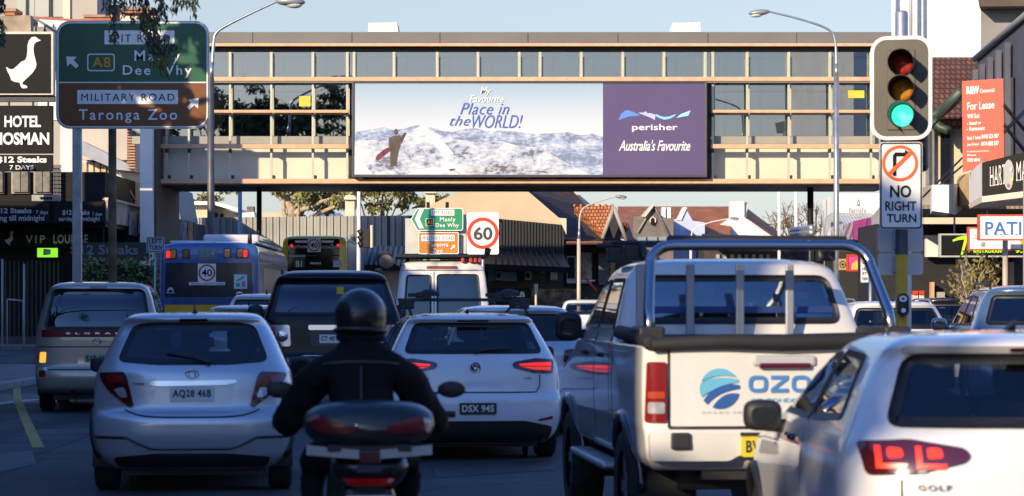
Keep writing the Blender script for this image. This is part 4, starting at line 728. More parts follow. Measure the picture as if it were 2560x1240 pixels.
m = MB(); poly(m, p2, [(2430, 598), (2440, 593), (2452, 597), (2440, 596)], .006); poly(m, p2, [(2451, 612), (2456, 605), (2464, 606), (2462, 616), (2455, 618)], .006); poly(m, p2, [(2436, 588), (2446, 587), (2446, 589), (2436, 590)], .006); m.build('drawing', mat('drawing_grey', (.36, .38, .30), .6, var=.3), T); m = MB(); poly(m, p2, [(2551, 600), (2566, 590), (2566, 620), (2553, 620)], .006); m.build('yellow_mark', sign_yellow, T)
a = P(2513, 600, 41.6); m = MB(); m.tube([(a.x, 41.6, .13), (a.x, 41.6, a.z)], .045, 12); m.build('pole', mat('tan_pole', (.50, .42, .30), .5, .1, var=.15), T)
a = P(2560, 0, 40.5); T2 = m = MB(); m.tube([(a.x+.02, 40.5, .13), (a.x+.02, 40.5, P(0, 440, 40.5).z)], .035, 10); tag(m.build('edge_pole', mat('mauve_pole', (.36, .32, .34), .5, .2)), 'thin mauve grey pole at the right edge before the blue lettered sign', 'pole')
# bare little street tree
rnd = random.Random(11); b0 = P(2432, 800, 43); b0.z = .13
T = thing('street_shrub', 'small bare stemmed tree with sparse yellow green leaves before the black restaurant sign', 'tree', b0); m = MB(); c = MB(); top = P(2432, 775, 43)
m.tube([b0, top], [.07, .06], 8)
for tx, ty in ((2384, 722), (2392, 690), (2402, 664), (2418, 648), (2440, 668), (2455, 640), (2470, 665), (2485, 680), (2498, 700), (2460, 700), (2410, 700), (2428, 690), (2475, 715), (2398, 740)):
    e = P(tx, ty, 43+rnd.uniform(-.5, .5)); pts = limb(m, top, e, .028, .008, .22, 6, rnd)
    for k in range(3):
        s_ = pts[rnd.randint(2, 5)]; e2 = s_+Vector((rnd.uniform(-.25, .25), rnd.uniform(-.2, .2), rnd.uniform(.1, .35))); limb(m, s_, e2, .010, .004, .1, 3, rnd); leafs(c, e2, (.09, .09, .08), 5, .08, .2, rnd, .7)
    leafs(c, e, (.13, .13, .13), 11, .085, .2, rnd, .7)
m.build('stems', mat('pale_stem', (.34, .26, .18), .85, var=.25), T); c.build('leaves', leaf_gold, T)
# small signs in the middle distance, right
T = thing('small_turn_sign', 'small white narrow regulatory sign on a thin pole beside the work ute bar', 'road sign', P(2161, 706, 44)); p2 = fr(44); m = MB(); poly(m, p2, rrect(2152, 638, 2171, 706, 2), 0, .015); m.build('panel', sign_white, T); m = MB(); ring(m, p2, circ(2161.5, 651, 8.5, 10, 24), circ(2161.5, 651, 6.5, 7.5, 24), .006); poly(m, p2, [(2156, 658), (2165, 643), (2167, 645), (2158, 660)], .008); m.build('red_ring', sign_red, T); m = MB(); text(m, p2, 'NO', 2156, 668, 2167, 676, .006, .02); text(m, p2, 'RT', 2156, 680, 2167, 688, .006, .02); text(m, p2, 'TURN', 2154, 693, 2169, 701, .006, .02); m.build('lettering', sign_black, T)
a = P(2176, 660, 44.05); m = MB(); m.tube([(a.x, 44.05, .0), (a.x, 44.05, P(0, 655, 44).z)], .03, 8); m.tube([(a.x, 44.05, P(0, 670, 44).z), (P(2165, 0, 44).x, 44.04, P(0, 670, 44).z)], .015, 6); m.build('pole', galv, T)
T = thing('pink_sign', 'pink and red framed picture sign under the shop awning', 'sign', P(2135, 677, 62)); m = MB(); m.pbox(2121, 640, 2150, 674, 62, .1); m.build('panel', mat('pink_print', (.60, .06, .22), .5, var=.4, scale=3), T); m = MB(); ring(m, fr(62), [(2117, 636), (2154, 636), (2154, 678), (2117, 678)], [(2121, 640), (2150, 640), (2150, 674), (2121, 674)], .02, .12); m.build('frame', sign_red, T); m = MB(); poly(m, fr(62), [(2128, 674), (2130, 660), (2140, 650), (2148, 655), (2148, 674)], .01); m.build('print_figure', mat('print_gold', (.70, .45, .10), .5, var=.3, scale=6), T)
T = thing('tan_sign', 'tan sign with a dark round emblem left of the pink sign', 'sign', P(2107, 675, 63)); m = MB(); m.pbox(2097, 647, 2116, 675, 63, .1); m.build('panel', mat('tan_panel', (.45, .30, .12), .6, var=.1), T); m = MB(); ring(m, fr(63), circ(2106.5, 661, 8, 9, 20), circ(2106.5, 661, 6, 7, 20), .01); poly(m, fr(63), circ(2106.5, 661, 3, 3.5, 12), .01); m.build('emblem', dark_metal, T)
# ---------------------------------------------------------------- beyond the bridge, left to right
T = tree('far_tree', 'far pale tree showing over the cream flat roofed house', P(505, 760, 165)*1, P(505, 560, 165), .3, [(P(470, 496, 165), (1.3, 1, .8)), (P(505, 488, 165), (1.6, 1, 1)), (P(545, 494, 165), (1.2, 1, .8)), (P(520, 440, 165), (2, 1.5, 1.2))], 900, .3, leaf_olive, seed=3)
B = thing('cream_house', 'cream flat roofed house with white eaves behind the grey fence', 'house', P(520, 760, 140)); m = MB(); m.pext([(449, 512), (520, 512), (520, 560), (449, 560)], 140, 7); m.pext([(520, 512), (588, 530), (588, 560), (520, 560)], 141, 5); m.build('wall', mat('butter_wall', (.62, .54, .36), .8, var=.08), B)
m = MB(); m.pext([(446, 503), (535, 503), (535, 512), (446, 512)], 139.4, 8); m.pext([(535.2, 503), (600, 522), (600, 531), (535.2, 512)], 139.5, 6); m.build('roof', white_paint, B)
m = MB(); m.pbox(536, 532, 545, 545, 140.9, .1); m.pbox(550, 534, 558, 547, 140.9, .1); m.build('window', dark_glass, B)
B = thing('weatherboard_house', 'pale blue weatherboard house end just right of the white building', 'house', P(425, 760, 118)); m = MB(); m.pext([(404, 470), (432, 470), (447, 545), (447, 600), (404, 600)], 118, 6); m.build('wall', tex_mat('weatherboard', 'wave', (.50, .56, .60), (.40, .46, .50), 6, .6, .3, rot=(0, R(90), 0)), B); m = MB(); m.pext([(415, 498), (438, 500), (442, 560), (415, 560)], 117.9, .2); m.build('window', dark_glass, B); m = MB(); m.pext([(430, 468), (437, 468), (452, 548), (447, 548)], 117.7, 6.5); m.build('barge_board', mat('slate_trim', (.16, .2, .24), .6), B)
T = thing('brick_chimney', 'white chimney base with small brick pots above the grey fence', 'chimney', P(622, 560, 137)); m = MB(); m.pext([(606, 532), (635, 530), (640, 562), (604, 562)], 137, 1.2); m.build('base', white_render, T); m = MB(); m.pbox(617, 516, 634, 531, 137.2, .8); m.build('pots', brick_m, T)
B = thing('low_house', 'long low pale roof showing over the grey fence', 'house', P(690, 760, 150)); m = MB(); m.pext([(652, 531), (730, 531), (730, 560), (652, 560)], 150, 5); m.pext([(800, 532), (870, 534), (870, 560), (800, 560)], 152, 5); m.build('roof', mat('buff_roof', (.58, .48, .34), .8, var=.08), B)
rndg = random.Random(21)
G = tree('gum_tree', 'big gum tree with pale leaning trunk and olive crown behind the grey fence', Vector(P(735, 749, 138))*1-Vector((0, 0, 1.6)), P(728, 520, 138), .42,
     [(P(x, y, 138+rndg.uniform(-2, 2)), (r_, r_, r_*.75)) for x, y, r_ in ((745, 500, 1.0), (765, 520, .9), (790, 492, 1.3), (820, 505, 1.3), (850, 488, 1.2), (770, 470, 1.6), (830, 460, 1.8), (700, 450, 1.5), (740, 440, 1.8), (890, 470, 1.2))], 3600, .30, leaf_olive, pale_bark, .5, seed=22)
m = MB(); m.tube([P(733, 548, 138), P(728, 518, 138), P(712, 500, 138), P(690, 484, 138), P(668, 462, 138)], [.34, .26, .2, .15, .08], 8); m.tube([P(722, 512, 138), P(718, 490, 138), P(722, 455, 138)], [.16, .12, .07], 8); m.build('limb', pale_bark, G)
for i, (cx_, cy_, D_, lab) in enumerate(((960, 500, 150, 'olive tree between the two cream chimneys beyond the fence'), (1118, 505, 160, 'olive tree behind the green arrow sign'))):
    rr = random.Random(70+i); tree('olive_tree', lab, (P(cx_, 0, D_).x, D_, 0), P(cx_, 560, D_), .3, [(P(cx_+dx, cy_+dy, D_), (r_, r_, r_*.7)) for dx, dy, r_ in (((-75, -15, 1.3), (-45, 8, 1.1), (-20, -20, 1.5), (15, 10, 1.0), (40, 0, 1.2), (60, 20, .9), (-10, -50, 2)) if i == 0 else ((-50, 5, 1.1), (-20, -2, 1.1), (10, 10, 1), (-35, 18, .9)))], 2600 if i == 0 else 1200, .3, leaf_olive, seed=80+i, droop=.4, group='olive trees beyond the fence')
for x0, x1, y0, lab in ((863, 886, 488, 'cream chimney left of the white signal mast'), (1064, 1087, 472, 'cream chimney rising above the green arrow sign')):
    T = thing('house_chimney', lab, 'chimney', P(x0+10, 760, 134), 'cream chimneys'); m = MB(); m.pbox(x0, y0, x1, 620, 134, 1.0); m.build('shaft', cream, T); m = MB(); m.pbox(x0-3, y0+4, x1+4, y0+11, 133.8, 1.4); m.build('collar', cream, T)
B = thing('grey_house', 'grey blue low roof between the gum tree and chimney', 'house', P(840, 760, 146)); m = MB(); m.ext([P(770, 545, 143), P(870, 548, 143), P(850, 532, 147), P(790, 532, 147)], (0, .2, -.3)); m.build('roof', mat('blue_tin', (.32, .38, .48), .5, .2), B); m = MB(); m.pbox(775, 546, 866, 600, 144, 3); m.build('wall', cream, B)
# long corrugated fence
T = thing('steel_fence', 'long grey corrugated steel wall behind the buses', 'fence', P(740, 760, 124)); m = MB(); a, b = P(405, 545, 126), P(1050, 545, 122); L = b.x-a.x; n = int(L/.34); vs = []
for k in range(n+1):
    for dx, dy in ((0, 0), (.09, 0), (.12, -.08), (.25, -.08), (.28, 0)):
        x = a.x+k*.34+dx; y = a.y+(b.y-a.y)*(x-a.x)/L+dy; vs += [(x, y, 0), (x, y, a.z)]
m.add(vs, [(2*i, 2*i+2, 2*i+3, 2*i+1) for i in range(len(vs)//2-1)]); m.build('sheeting', mat('fence_grey', (.25, .245, .225), .55, .15, var=.12, scale=.7), T)
m = MB(); m.tube([(a.x, a.y+.12, a.z-.15), (b.x, b.y+.12, b.z-.15)], .06, 6); m.build('rail', grey_paint, T)
for x in (972, 1026): q = P(x, 545, 121.8); m = MB(); m.box((q.x-.08, 121.6, 0), (q.x+.08, 121.8, q.z+.1)); m.build('post', dark_metal, T)
# black roofed shed
B = thing('shed', 'low shed with dark ribbed metal roof behind the side on signal', 'shed', P(970, 760, 110)); m = MB(); m.ext([P(893, 662, 108), P(1050, 662, 108), P(1050, 616, 112), P(903, 616, 112)], (0, .15, -.25)); m.build('roof', mat('roof_charcoal', (.06, .06, .062), .5, .3, var=.12), B)
m = MB(); [m.tube([P(895+k*13, 661, 107.9), P(905+k*13, 616, 111.9)], .05, 5) for k in range(12)]; m.build('seam', charcoal, B); m = MB(); m.pbox(895, 663, 1050, 775, 109, 3); m.build('wall', cream, B); m = MB(); [m.pbox(x, 664, x+8, 690, 108.95, .06) for x in (903, 1030)]; m.build('window', dark_glass, B)
# beige gable building with charcoal wall and cafe below
D = 112
B = thing('gable_cafe', 'beige gabled building with charcoal cladding and dark awning over a cafe', 'cafe building', P(1290, 760, D)); m = MB(); m.pext([(1060, 520), (1148, 478), (1218, 428), (1262, 428), (1322, 480), (1398, 545), (1405, 562), (1248, 547), (1060, 560)], D, 12); m.build('wall', mat('beige_gable', (.58, .47, .32), .85, var=.1, scale=.5), B)
m = MB(); m.pext([(1398, 545), (1416, 546), (1416, 586), (1405, 562)], D-.5, 1); m.build('kneeler', cream, B)
m = MB(); pts = []
for k in range(40):
    x = 1100+k*7.75; pts.append((x, 548+(x-1248)*.095 if x > 1248 else 556))
vs = []
for k, (x, y) in enumerate(pts):
    for j, dy in ((0, 0), (.45, 0), (.5, -.07), (.95, -.07)): vs += [P(x+7.75*j, y+.7*j, D-.15)+Vector((0, dy, 0)), P(x+7.75*j, 650, D-.15)+Vector((0, dy, 0))]
m.add(vs, [(2*i, 2*i+2, 2*i+3, 2*i+1) for i in range(len(vs)//2-1)]); m.build('cladding', charcoal, B)
m = MB(); m.ext([P(1100, 655, D-3), P(1425, 668, D-3), P(1405, 630, D-.3), P(1100, 620, D-.3)], (0, .1, -.25)); m.build('awning', mat('awning_black', (.02, .021, .024), .45, .2, var=.2), B)
m = MB(); [m.tube([P(1240+k*14, 620+k*.6, D-.4), P(1240+k*16, 660+k*.8, D-3)], .04, 5) for k in range(11)]; m.build('seam', charcoal, B)
m = MB(); m.pbox(1100, 650, 1408, 775, D+.1, .6); m.build('shop_wall', mat('brown_wall', (.085, .065, .05), .8, var=.25), B)
for x0, x1, y0, y1, mt, nm_ in ((1220, 1238, 660, 702, mat('teal_panel', (.08, .45, .42), .5), 'teal_panel'), (1255, 1292, 680, 702, mat('teal_glass', (.12, .38, .40), .3), 'window'), (1376, 1394, 668, 700, mat('sunny_pane', (.45, .38, .30), .2, var=.4, scale=3), 'window'), (1352, 1362, 665, 682, mat('lamp_orange', (.55, .28, .08), .5), 'notice'), (1250, 1270, 663, 678, dark_glass, 'window'), (1272, 1290, 663, 678, dark_glass, 'window'), (1310, 1345, 664, 680, dark_glass, 'window')):
    m = MB(); m.pbox(x0, y0, x1, y1, D-.05, .12); m.build(nm_, mt, B)
for x, lab in ((1247, 'pale wall air conditioner beside the teal cafe window'), (1320, 'pale wall air conditioner right of the teal cafe window')):
    T = thing('wall_conditioner', lab, 'air conditioner', P(x, 700, D-.6), 'air conditioners on the cafe wall'); m = MB(); m.pbox(x-8, 678, x+8, 700, D-.7, .7); m.build('case', grey_paint, T, bevel=.03); m = MB(); m.lathe([(.11, 0), (.11, .02), (0, .02)], P(x, 689, D-.71), (0, -1, 0), 14); m.build('fan', black_paint, T)
T = thing('cafe_sign', 'black cafe barrier sign with white lettering below the dark awning', 'sign', P(1280, 770, 100)); m = MB(); m.pbox(1225, 720, 1326, 765, 100, .1); m.build('panel', sign_black, T); m = MB(); text(m, fr(100), '& Caffè', 1277, 729, 1312, 743, .01, .03); m.build('lettering', sign_white, T); m = MB(); [m.box((P(x, 0, 100).x-.03, 100.02, 0), (P(x, 0, 100).x+.03, 100.08, 2)) for x in (1228, 1323)]; m.build('leg', dark_metal, T)
m = MB(); a = P(1340, 710, 99); m.tube([(a.x, 99, 0), (a.x, 99, 1.8), (a.x, 99, a.z)], [.05, .05, .09], 10); tag(m.build('bollard_post', mat('cream_post', (.62, .55, .42), .6)), 'short cream post with a fat top right of the cafe sign', 'post')
T = thing('mural_wall', 'low dark wall with pale scribbled painting behind the cream post', 'wall', P(1370, 765, 104)); m = MB(); m.pbox(1330, 722, 1450, 770, 104, .3); m.build('render', mat('mural', (.10, .08, .06), .8, var=.95, scale=2.6), T)
# big dark roof with tiled gablet
B = thing('gablet_house', 'house with big dark tiled roof and an orange tiled gablet in sun', 'house', P(1480, 760, 118)); m = MB(); m.ext([P(1322, 479, 116), P(1412, 600, 113), P(1560, 606, 113), P(1470, 520, 120), P(1400, 440, 124), P(1290, 440, 124)], (0, .6, -.5)); m.build('roof', dark_tile, B)
m = MB(); m.ext([P(1436, 516, 114), P(1532, 514, 114), P(1508, 582, 112.5)], (0, .5, -.3)); m.build('gablet_roof', roof_tile, B); m = MB(); [m.ball(P(1437+k*15.5, 514, 114), .075) for k in range(7)]; m.build('ridge_tile', roof_tile, B)
m = MB(); m.pext([(1535, 520), (1507, 592), (1567, 598)], 113.2, .4); m.build('gable_wall', charcoal, B)
m = MB(); m.tube([P(1506, 596, 112.4), P(1535, 518, 112.4)], .10, 6); m.tube([P(1535, 518, 112.4), P(1566, 600, 112.4)], .10, 6); m.build('barge_board', mat('putty_trim', (.36, .34, .30), .7, var=.15), B)
m = MB(); m.pext([(1398, 600), (1580, 602), (1580, 775), (1398, 775)], 114.5, 6); m.build('wall', mat('shop_brown', (.07, .055, .045), .8, var=.35, scale=1), B)
m = MB(); m.pbox(1416, 603, 1506, 611, 111.5, 2.5); m.build('awning', mat('awning_red', (.30, .12, .07), .7, var=.15), B)
for x0, x1, y0, y1, mt in ((1417, 1440, 640, 708, white_paint), (1449, 1480, 615, 708, mat('display', (.40, .33, .28), .4, var=.7, scale=3)), (1524, 1538, 640, 700, mat('warm_display', (.5, .25, .10), .4, var=.5, scale=3))):
    m = MB(); m.pbox(x0, y0, x1, y1, 114.2, .2); w_ = m.build('window', mt, B); m = MB(); m.pbox(x0+3, y0+3, x1-3, y1-12, 114.1, .06); m.build('pane', dark_glass if mt is white_paint else mt, w_)
m = MB(); m.pbox(1496, 620, 1523, 712, 114.1, .3); m.build('grey_pier', mat('pier_grey', (.16, .15, .14), .8, var=.15), B)
m = MB(); m.pbox(1452, 700, 1488, 703, 111, .3); tag(m.build('white_bench', white_paint), 'thin white ledge below the display window right of the cream lamp', 'ledge')
m = MB(); m.tube([P(1449, 678, 99.5), P(1492, 728, 99.5)], .045, 6); tag(m.build('boom_gate', mat('boom_red', (.55, .08, .06), .5, var=.3, scale=8)), 'thin red slanting bar beside the cream street lamp', 'boom')
B = thing('shade_gable', 'pale cream rake of a far gable rising behind the dark tiled roof', 'house', P(1430, 760, 128)); m = MB(); m.pext([(1410, 480), (1440, 480), (1478, 512), (1478, 530), (1450, 516)], 126, .5); m.build('rake', cream, B)
# brick gable shop, blue gable shop, white gable house
B = thing('brick_shop', 'brown brick shop with pointed parapet gable and three small windows', 'shop', P(1633, 760, 124)); m = MB(); m.pext([(1583, 541), (1612, 541), (1634, 511), (1656, 544), (1684, 546), (1684, 775), (1583, 775)], 124, 8); m.build('wall', brick_m, B)
m = MB(); m.pext([(1606, 541), (1632, 511), (1636, 513), (1613, 543)], 123.7, 4); m.build('lit_rake', cream, B)
for x0, x1 in ((1594, 1615), (1620, 1643), (1647, 1668)): m = MB(); m.pbox(x0, 592, x1, 605, 123.9, .15); m.build('window', mat('blue_grey_pane', (.25, .33, .38), .15), B)
m = MB(); poly(m, fr(123.9), [(1627, 562), (1627, 548), (1632, 543), (1637, 548), (1637, 562)], .02); m.build('niche', sign_black, B); m = MB(); ring(m, fr(123.9), [(1624, 556), (1624, 547), (1632, 540), (1640, 547), (1640, 556), (1632, 556)], [(1627, 556), (1627, 548), (1632, 543), (1637, 548), (1637, 556), (1632, 556)], .03, .1); m.build('niche_trim', cream, B)
m = MB(); m.tube([P(1594, 582, 123.9), P(1634, 513, 123.9), P(1674, 590, 123.9)], .05, 5); m.build('string_course', grey_paint, B)
B = thing('terrace_roof', 'long orange tiled roof with white chimneys behind the gabled shops', 'house', P(1700, 760, 134)); m = MB(); m.ext([P(1545, 556, 130), P(1825, 590, 130), P(1830, 516, 136), P(1545, 516, 136)], (0, .5, -.4)); m.build('roof', roof_tile, B); m = MB(); m.pbox(1545, 575, 1825, 775, 131.5, 3); m.build('wall', mat('blue_white_wall', (.55, .58, .66), .8, var=.06), B)
for x in (1655, 1668): m = MB(); m.pbox(x, 518, x+9, 546, 128.5, 1); m.build('chimney', white_render, B)
B = thing('blue_gable_shop', 'pale blue rendered shop with small white edged gable', 'shop', P(1722, 760, 127)); m = MB(); m.pext([(1685, 548), (1695, 548), (1712, 517), (1732, 552), (1762, 556), (1762, 775), (1685, 775)], 127, 2.5); m.build('wall', mat('pale_blue', (.50, .56, .72), .8, var=.06), B); m = MB(); m.pext([(1691, 549), (1707, 518), (1718, 518), (1703, 551)], 126.9, .3); m.build('lit_rake', white_render, B); m = MB(); text(m, fr(127), 'est', 1710, 574, 1726, 582, .02, .01); m.build('lettering', grey_paint, B)
B = thing('white_gable_house', 'white gabled end wall with a broad chimney and orange roof slope', 'house', P(1845, 760, 132)); m = MB(); m.pext([(1760, 580), (1776, 576), (1826, 545), (1826, 504), (1861, 504), (1861, 543), (1946, 602), (1946, 775), (1760, 775)], 132, 1.0); m.build('wall', white_render, B)
m = MB(); m.ext([P(1862, 540, 132.2), P(1940, 594, 132.2), P(1960, 590, 140), P(1870, 522, 140)], (0, .4, -.3)); m.build('roof', roof_tile, B); m = MB(); m.pbox(1860, 512, 1866, 544, 132.1, 1.2); m.build('chimney_side', mat('chimney_shade', (.2, .22, .28), .8), B); m = MB(); m.pbox(1863, 505, 1868, 511, 132, .5); m.build('chimney_pot', brick_m, B)  # chimney's dark right side has the shade put into its colour
# bare trees and far buildings on the right
rnd = random.Random(33)
T = thing('bare_tree', 'leafless brown winter trees crown tangled behind the white poles', 'tree', (P(2010, 0, 150).x, 150, 0)); m = MB(); c = MB(); b0 = Vector((P(2010, 0, 150).x, 150, 0)); limb(m, b0, P(2010, 640, 150), .35, .25, .05)
def grow(p, d, L, r, dep):
    e = p+d*L; limb(m, p, e, r, r*.65, .1, 3, rnd)
    if dep:
        for _ in range(3 if dep > 1 else 4):
            grow(p+d*L*rnd.uniform(.6, 1), (d+Vector((rnd.gauss(0, .55), rnd.gauss(0, .5), rnd.gauss(.05, .35)))).normalized(), L*rnd.uniform(.55, .85), r*.6, dep-1)
for k in range(7): grow(P(1985+k*9, 635, 150), Vector((-.9+k*.3, rnd.uniform(-.3, .3), 1)).normalized(), 1.35, .08, 3)
leafs(c, P(2010, 560, 150), (2.2, 1.5, 1.4), 900, .12, .2, rnd); m.build('branches', twig_m, T); c.build('twigs', twig_m, T)
for x, w, mt, lab in ((1948, 8, white_paint, 'white flagpole left of two beyond the bridge'), (1990, 8, white_paint, 'white flagpole nearer the dark bridge column')):
    a = P(x, 0, 118); m = MB(); m.tube([(a.x, 118, 0), (a.x, 118, P(0, 440, 118).z)], .075, 10); m.tube([(a.x, 118, 0), (a.x, 118, .2)], .14, 10); tag(m.build('flag_pole', mt), lab, 'flagpole', 'white poles beyond the bridge')
a = P(600, 0, 112); m = MB(); m.tube([(a.x, 112, 0), (a.x, 112, P(0, 440, 112).z)], [.11, .09], 10); m.tube([(a.x, 112, 0), (a.x, 112, .2)], .2, 10); tag(m.build('utility_pole', mat('blue_grey_pole', (.22, .27, .34), .5, .2)), 'blue grey pole rising behind the blue bus under the bridge', 'pole')
B = thing('far_offices', 'distant cream flats behind the bare trees', 'building', P(2000, 760, 190)); m = MB(); m.pext([(1925, 600), (1960, 585), (2080, 585), (2080, 775), (1925, 775)], 190, 6); m.build('wall', cream, B)
m = MB(); [m.pbox(x, 603, x+9, 620, 189.9, .2) for x in range(1940, 2075, 18)]; m.build('window', dark_glass, B)
B = thing('family_centre', 'white signed wall with corrugated awning beyond the bridge on the right', 'building', P(2140, 760, 115)); m = MB(); m.pext([(2097, 484), (2330, 484), (2330, 775), (2097, 775)], 116, 6); m.build('wall', white_render, B)
m = MB(); m.ext([P(2077, 582, 112), P(2180, 582, 112), P(2180, 532, 115.8), P(2077, 532, 115.8)], (0, .1, -.15)); m.build('awning', tex_mat('tin', 'wave', (.62, .62, .58), (.45, .45, .42), 2.2, .5, .5), B); m = MB(); text(m, fr(116), 'family', 2122, 519, 2166, 535, .03, -.004); ring(m, fr(116), circ(2146, 507, 4, 4, 16), circ(2146, 507, 2.4, 2.4, 16), .03); poly(m, fr(116), [(2145, 498), (2148, 498), (2148, 503), (2145, 503)], .03); poly(m, fr(116), circ(2146, 513, 5, 2, 12), .035); m.build('lettering', mat('letter_grey', (.22, .22, .2), .6), B)
m = MB(); m.pext([(2066, 545), (2076, 535), (2082, 535), (2072, 580), (2062, 590)], 113, .5); m.build('awning_end', grey_paint, B)
B = thing('market_awning', 'magenta and grey striped shop awning on the right beyond the signal', 'awning', P(2150, 610, 78)); m = MB(); m.ext([P(2133, 553, 80), P(2178, 543, 76), P(2180, 606, 75), P(2133, 598, 79)], (.4, 1.5, 0)); m.build('magenta_panel', mat('magenta', (.38, .03, .22), .6, var=.2, scale=2), B); m = MB(); m.ext([P(2108, 565, 84), P(2132, 554, 80.2), P(2132, 598, 79.2), P(2108, 600, 83)], (.4, 1.5, 0)); m.build('striped_panel', tex_mat('stripe', 'wave', (.2, .1, .2), (.5, .45, .4), 2.5, .7, 0), B); m = MB(); m.ext([P(2178.5, 543, 75.8), P(2205, 510, 70), P(2205, 560, 70), P(2178.5, 600, 75)], (.4, 1.5, 0)); m.build('grey_panel', mat('awning_grey', (.42, .41, .38), .7, var=.2), B)
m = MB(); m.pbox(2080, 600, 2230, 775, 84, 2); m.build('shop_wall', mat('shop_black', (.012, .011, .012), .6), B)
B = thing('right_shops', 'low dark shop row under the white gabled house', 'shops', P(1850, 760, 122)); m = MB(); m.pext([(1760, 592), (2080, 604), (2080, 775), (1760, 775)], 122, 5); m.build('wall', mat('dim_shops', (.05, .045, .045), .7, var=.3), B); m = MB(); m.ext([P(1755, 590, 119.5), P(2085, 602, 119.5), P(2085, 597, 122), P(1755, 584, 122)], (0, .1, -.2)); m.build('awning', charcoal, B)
for x in range(1790, 1930, 18): m = MB(); m.pbox(x, 636, x+9, 690, 121.9, .1); m.build('window', mat('shop_pane_warm', (.42, .34, .26), .3, var=.5, scale=2), B)
# ---------------------------------------------------------------- sign cluster and side on signal just beyond the bridge
D = 86; p2 = fr(D)
a = P(1118, 760, D+.1)
m = MB(); m.tube([(a.x, D+.12, 0), (a.x, D+.12, P(0, 505, D).z)], .06, 10); b = P(1070, 0, D); m.tube([(b.x, D+.12, 0), (b.x, D+.12, P(0, 505, D).z)], .06, 10); tag(m.build('sign_stand', dark_metal), 'twin dark poles carrying the arrow sign, brown sign and speed sign', 'sign poles')
m = MB(); m.pbox(1013, 546, 1150, 634, D+.25, .03); m.pbox(1150, 536, 1166, 634, D+.22, .03); tag(m.build('reversed_sign', mat('alu_pale', (.55, .54, .50), .5, .2, var=.1)), 'pale sign back showing between the brown sign and the speed sign', 'road sign')
T = thing('arrow_sign', 'green left pointing arrow sign with white chevron beyond the bridge', 'road sign', P(1093, 577, D)); o_ = [(1027, 548), (1043, 520), (1154, 520), (1158, 524), (1158, 573), (1154, 577), (1043, 577)]; i_ = [(1029.5, 548), (1044.5, 522), (1153, 522), (1156, 525), (1156, 572), (1153, 575), (1044.5, 575)]
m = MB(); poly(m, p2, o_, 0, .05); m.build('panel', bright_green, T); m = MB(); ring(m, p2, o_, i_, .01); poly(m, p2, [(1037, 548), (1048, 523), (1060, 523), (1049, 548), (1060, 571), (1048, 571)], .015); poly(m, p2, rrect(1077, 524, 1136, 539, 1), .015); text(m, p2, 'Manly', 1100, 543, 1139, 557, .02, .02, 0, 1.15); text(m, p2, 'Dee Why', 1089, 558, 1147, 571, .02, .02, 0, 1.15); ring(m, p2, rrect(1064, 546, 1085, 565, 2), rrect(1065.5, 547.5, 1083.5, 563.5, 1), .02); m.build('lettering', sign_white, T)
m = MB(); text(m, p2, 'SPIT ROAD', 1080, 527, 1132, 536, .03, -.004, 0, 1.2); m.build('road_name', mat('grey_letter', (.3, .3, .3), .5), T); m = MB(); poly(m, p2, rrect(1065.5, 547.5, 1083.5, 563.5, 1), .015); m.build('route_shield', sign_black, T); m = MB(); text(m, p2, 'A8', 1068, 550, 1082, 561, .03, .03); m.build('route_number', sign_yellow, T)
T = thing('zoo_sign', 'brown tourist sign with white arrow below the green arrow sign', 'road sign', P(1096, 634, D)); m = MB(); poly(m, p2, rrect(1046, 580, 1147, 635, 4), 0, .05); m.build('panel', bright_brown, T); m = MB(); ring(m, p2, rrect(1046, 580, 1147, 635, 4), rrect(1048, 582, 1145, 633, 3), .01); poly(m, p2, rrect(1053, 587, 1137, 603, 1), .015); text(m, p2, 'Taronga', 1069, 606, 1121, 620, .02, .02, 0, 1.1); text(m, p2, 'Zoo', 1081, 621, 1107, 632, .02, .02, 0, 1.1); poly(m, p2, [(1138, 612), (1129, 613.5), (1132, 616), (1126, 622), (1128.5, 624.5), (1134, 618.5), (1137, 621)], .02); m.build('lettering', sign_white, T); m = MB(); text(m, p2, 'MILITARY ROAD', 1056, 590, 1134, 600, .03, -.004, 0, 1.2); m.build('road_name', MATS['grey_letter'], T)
T = thing('speed_sign', 'white 60 speed limit sign with red ring beyond the bridge', 'road sign', P(1207, 636, D)); m = MB(); poly(m, p2, rrect(1167, 531, 1247, 636, 5), 0, .03); m.build('panel', sign_white, T); m = MB(); ring(m, p2, circ(1207, 583, 39.5), circ(1207, 583, 31), .01); m.build('red_ring', mat('ring_red', (.70, .05, .025), .4), T); m = MB(); text(m, p2, '60', 1184, 567, 1231, 600, .01, .025); m.build('lettering', mat('number_dark', (.05, .045, .04), .5), T)
q = P(1207, 0, D); m = MB(); m.tube([(q.x, D+.08, 0), (q.x, D+.08, P(0, 545, D).z)], .05, 10); m.build('post', galv, T)
a = P(897, 760, 86.5); T = thing('signal_mast', 'white signal mast with a black traffic signal seen side on', 'traffic light', (a.x, 86.5, 0)); m = MB(); m.tube([(a.x, 86.5, 0), (a.x, 86.5, P(0, 600, 86.5).z), (a.x, 86.5, P(0, 479, 86.5).z)], [.09, .07, .06], 12); m.build('mast', white_paint, T)
m = MB(); m.pbox(905, 572, 924, 620, 86.4, .3); h_ = m.build('lantern', black_paint, T, bevel=.03)
for y in (580, 595, 610): m = MB(); m.tube([P(905, y, 86.5), P(898, y+2, 86.4)], .11, 10); m.build('visor', black_paint, h_)
m = MB(); m.pbox(925.5, 563, 931, 619, 86.2, .6); m.build('backboard', cream, T); m = MB(); m.tube([P(897, 596, 86.55), P(926, 596, 86.55)], .04, 6); m.build('bracket', dark_metal, T)
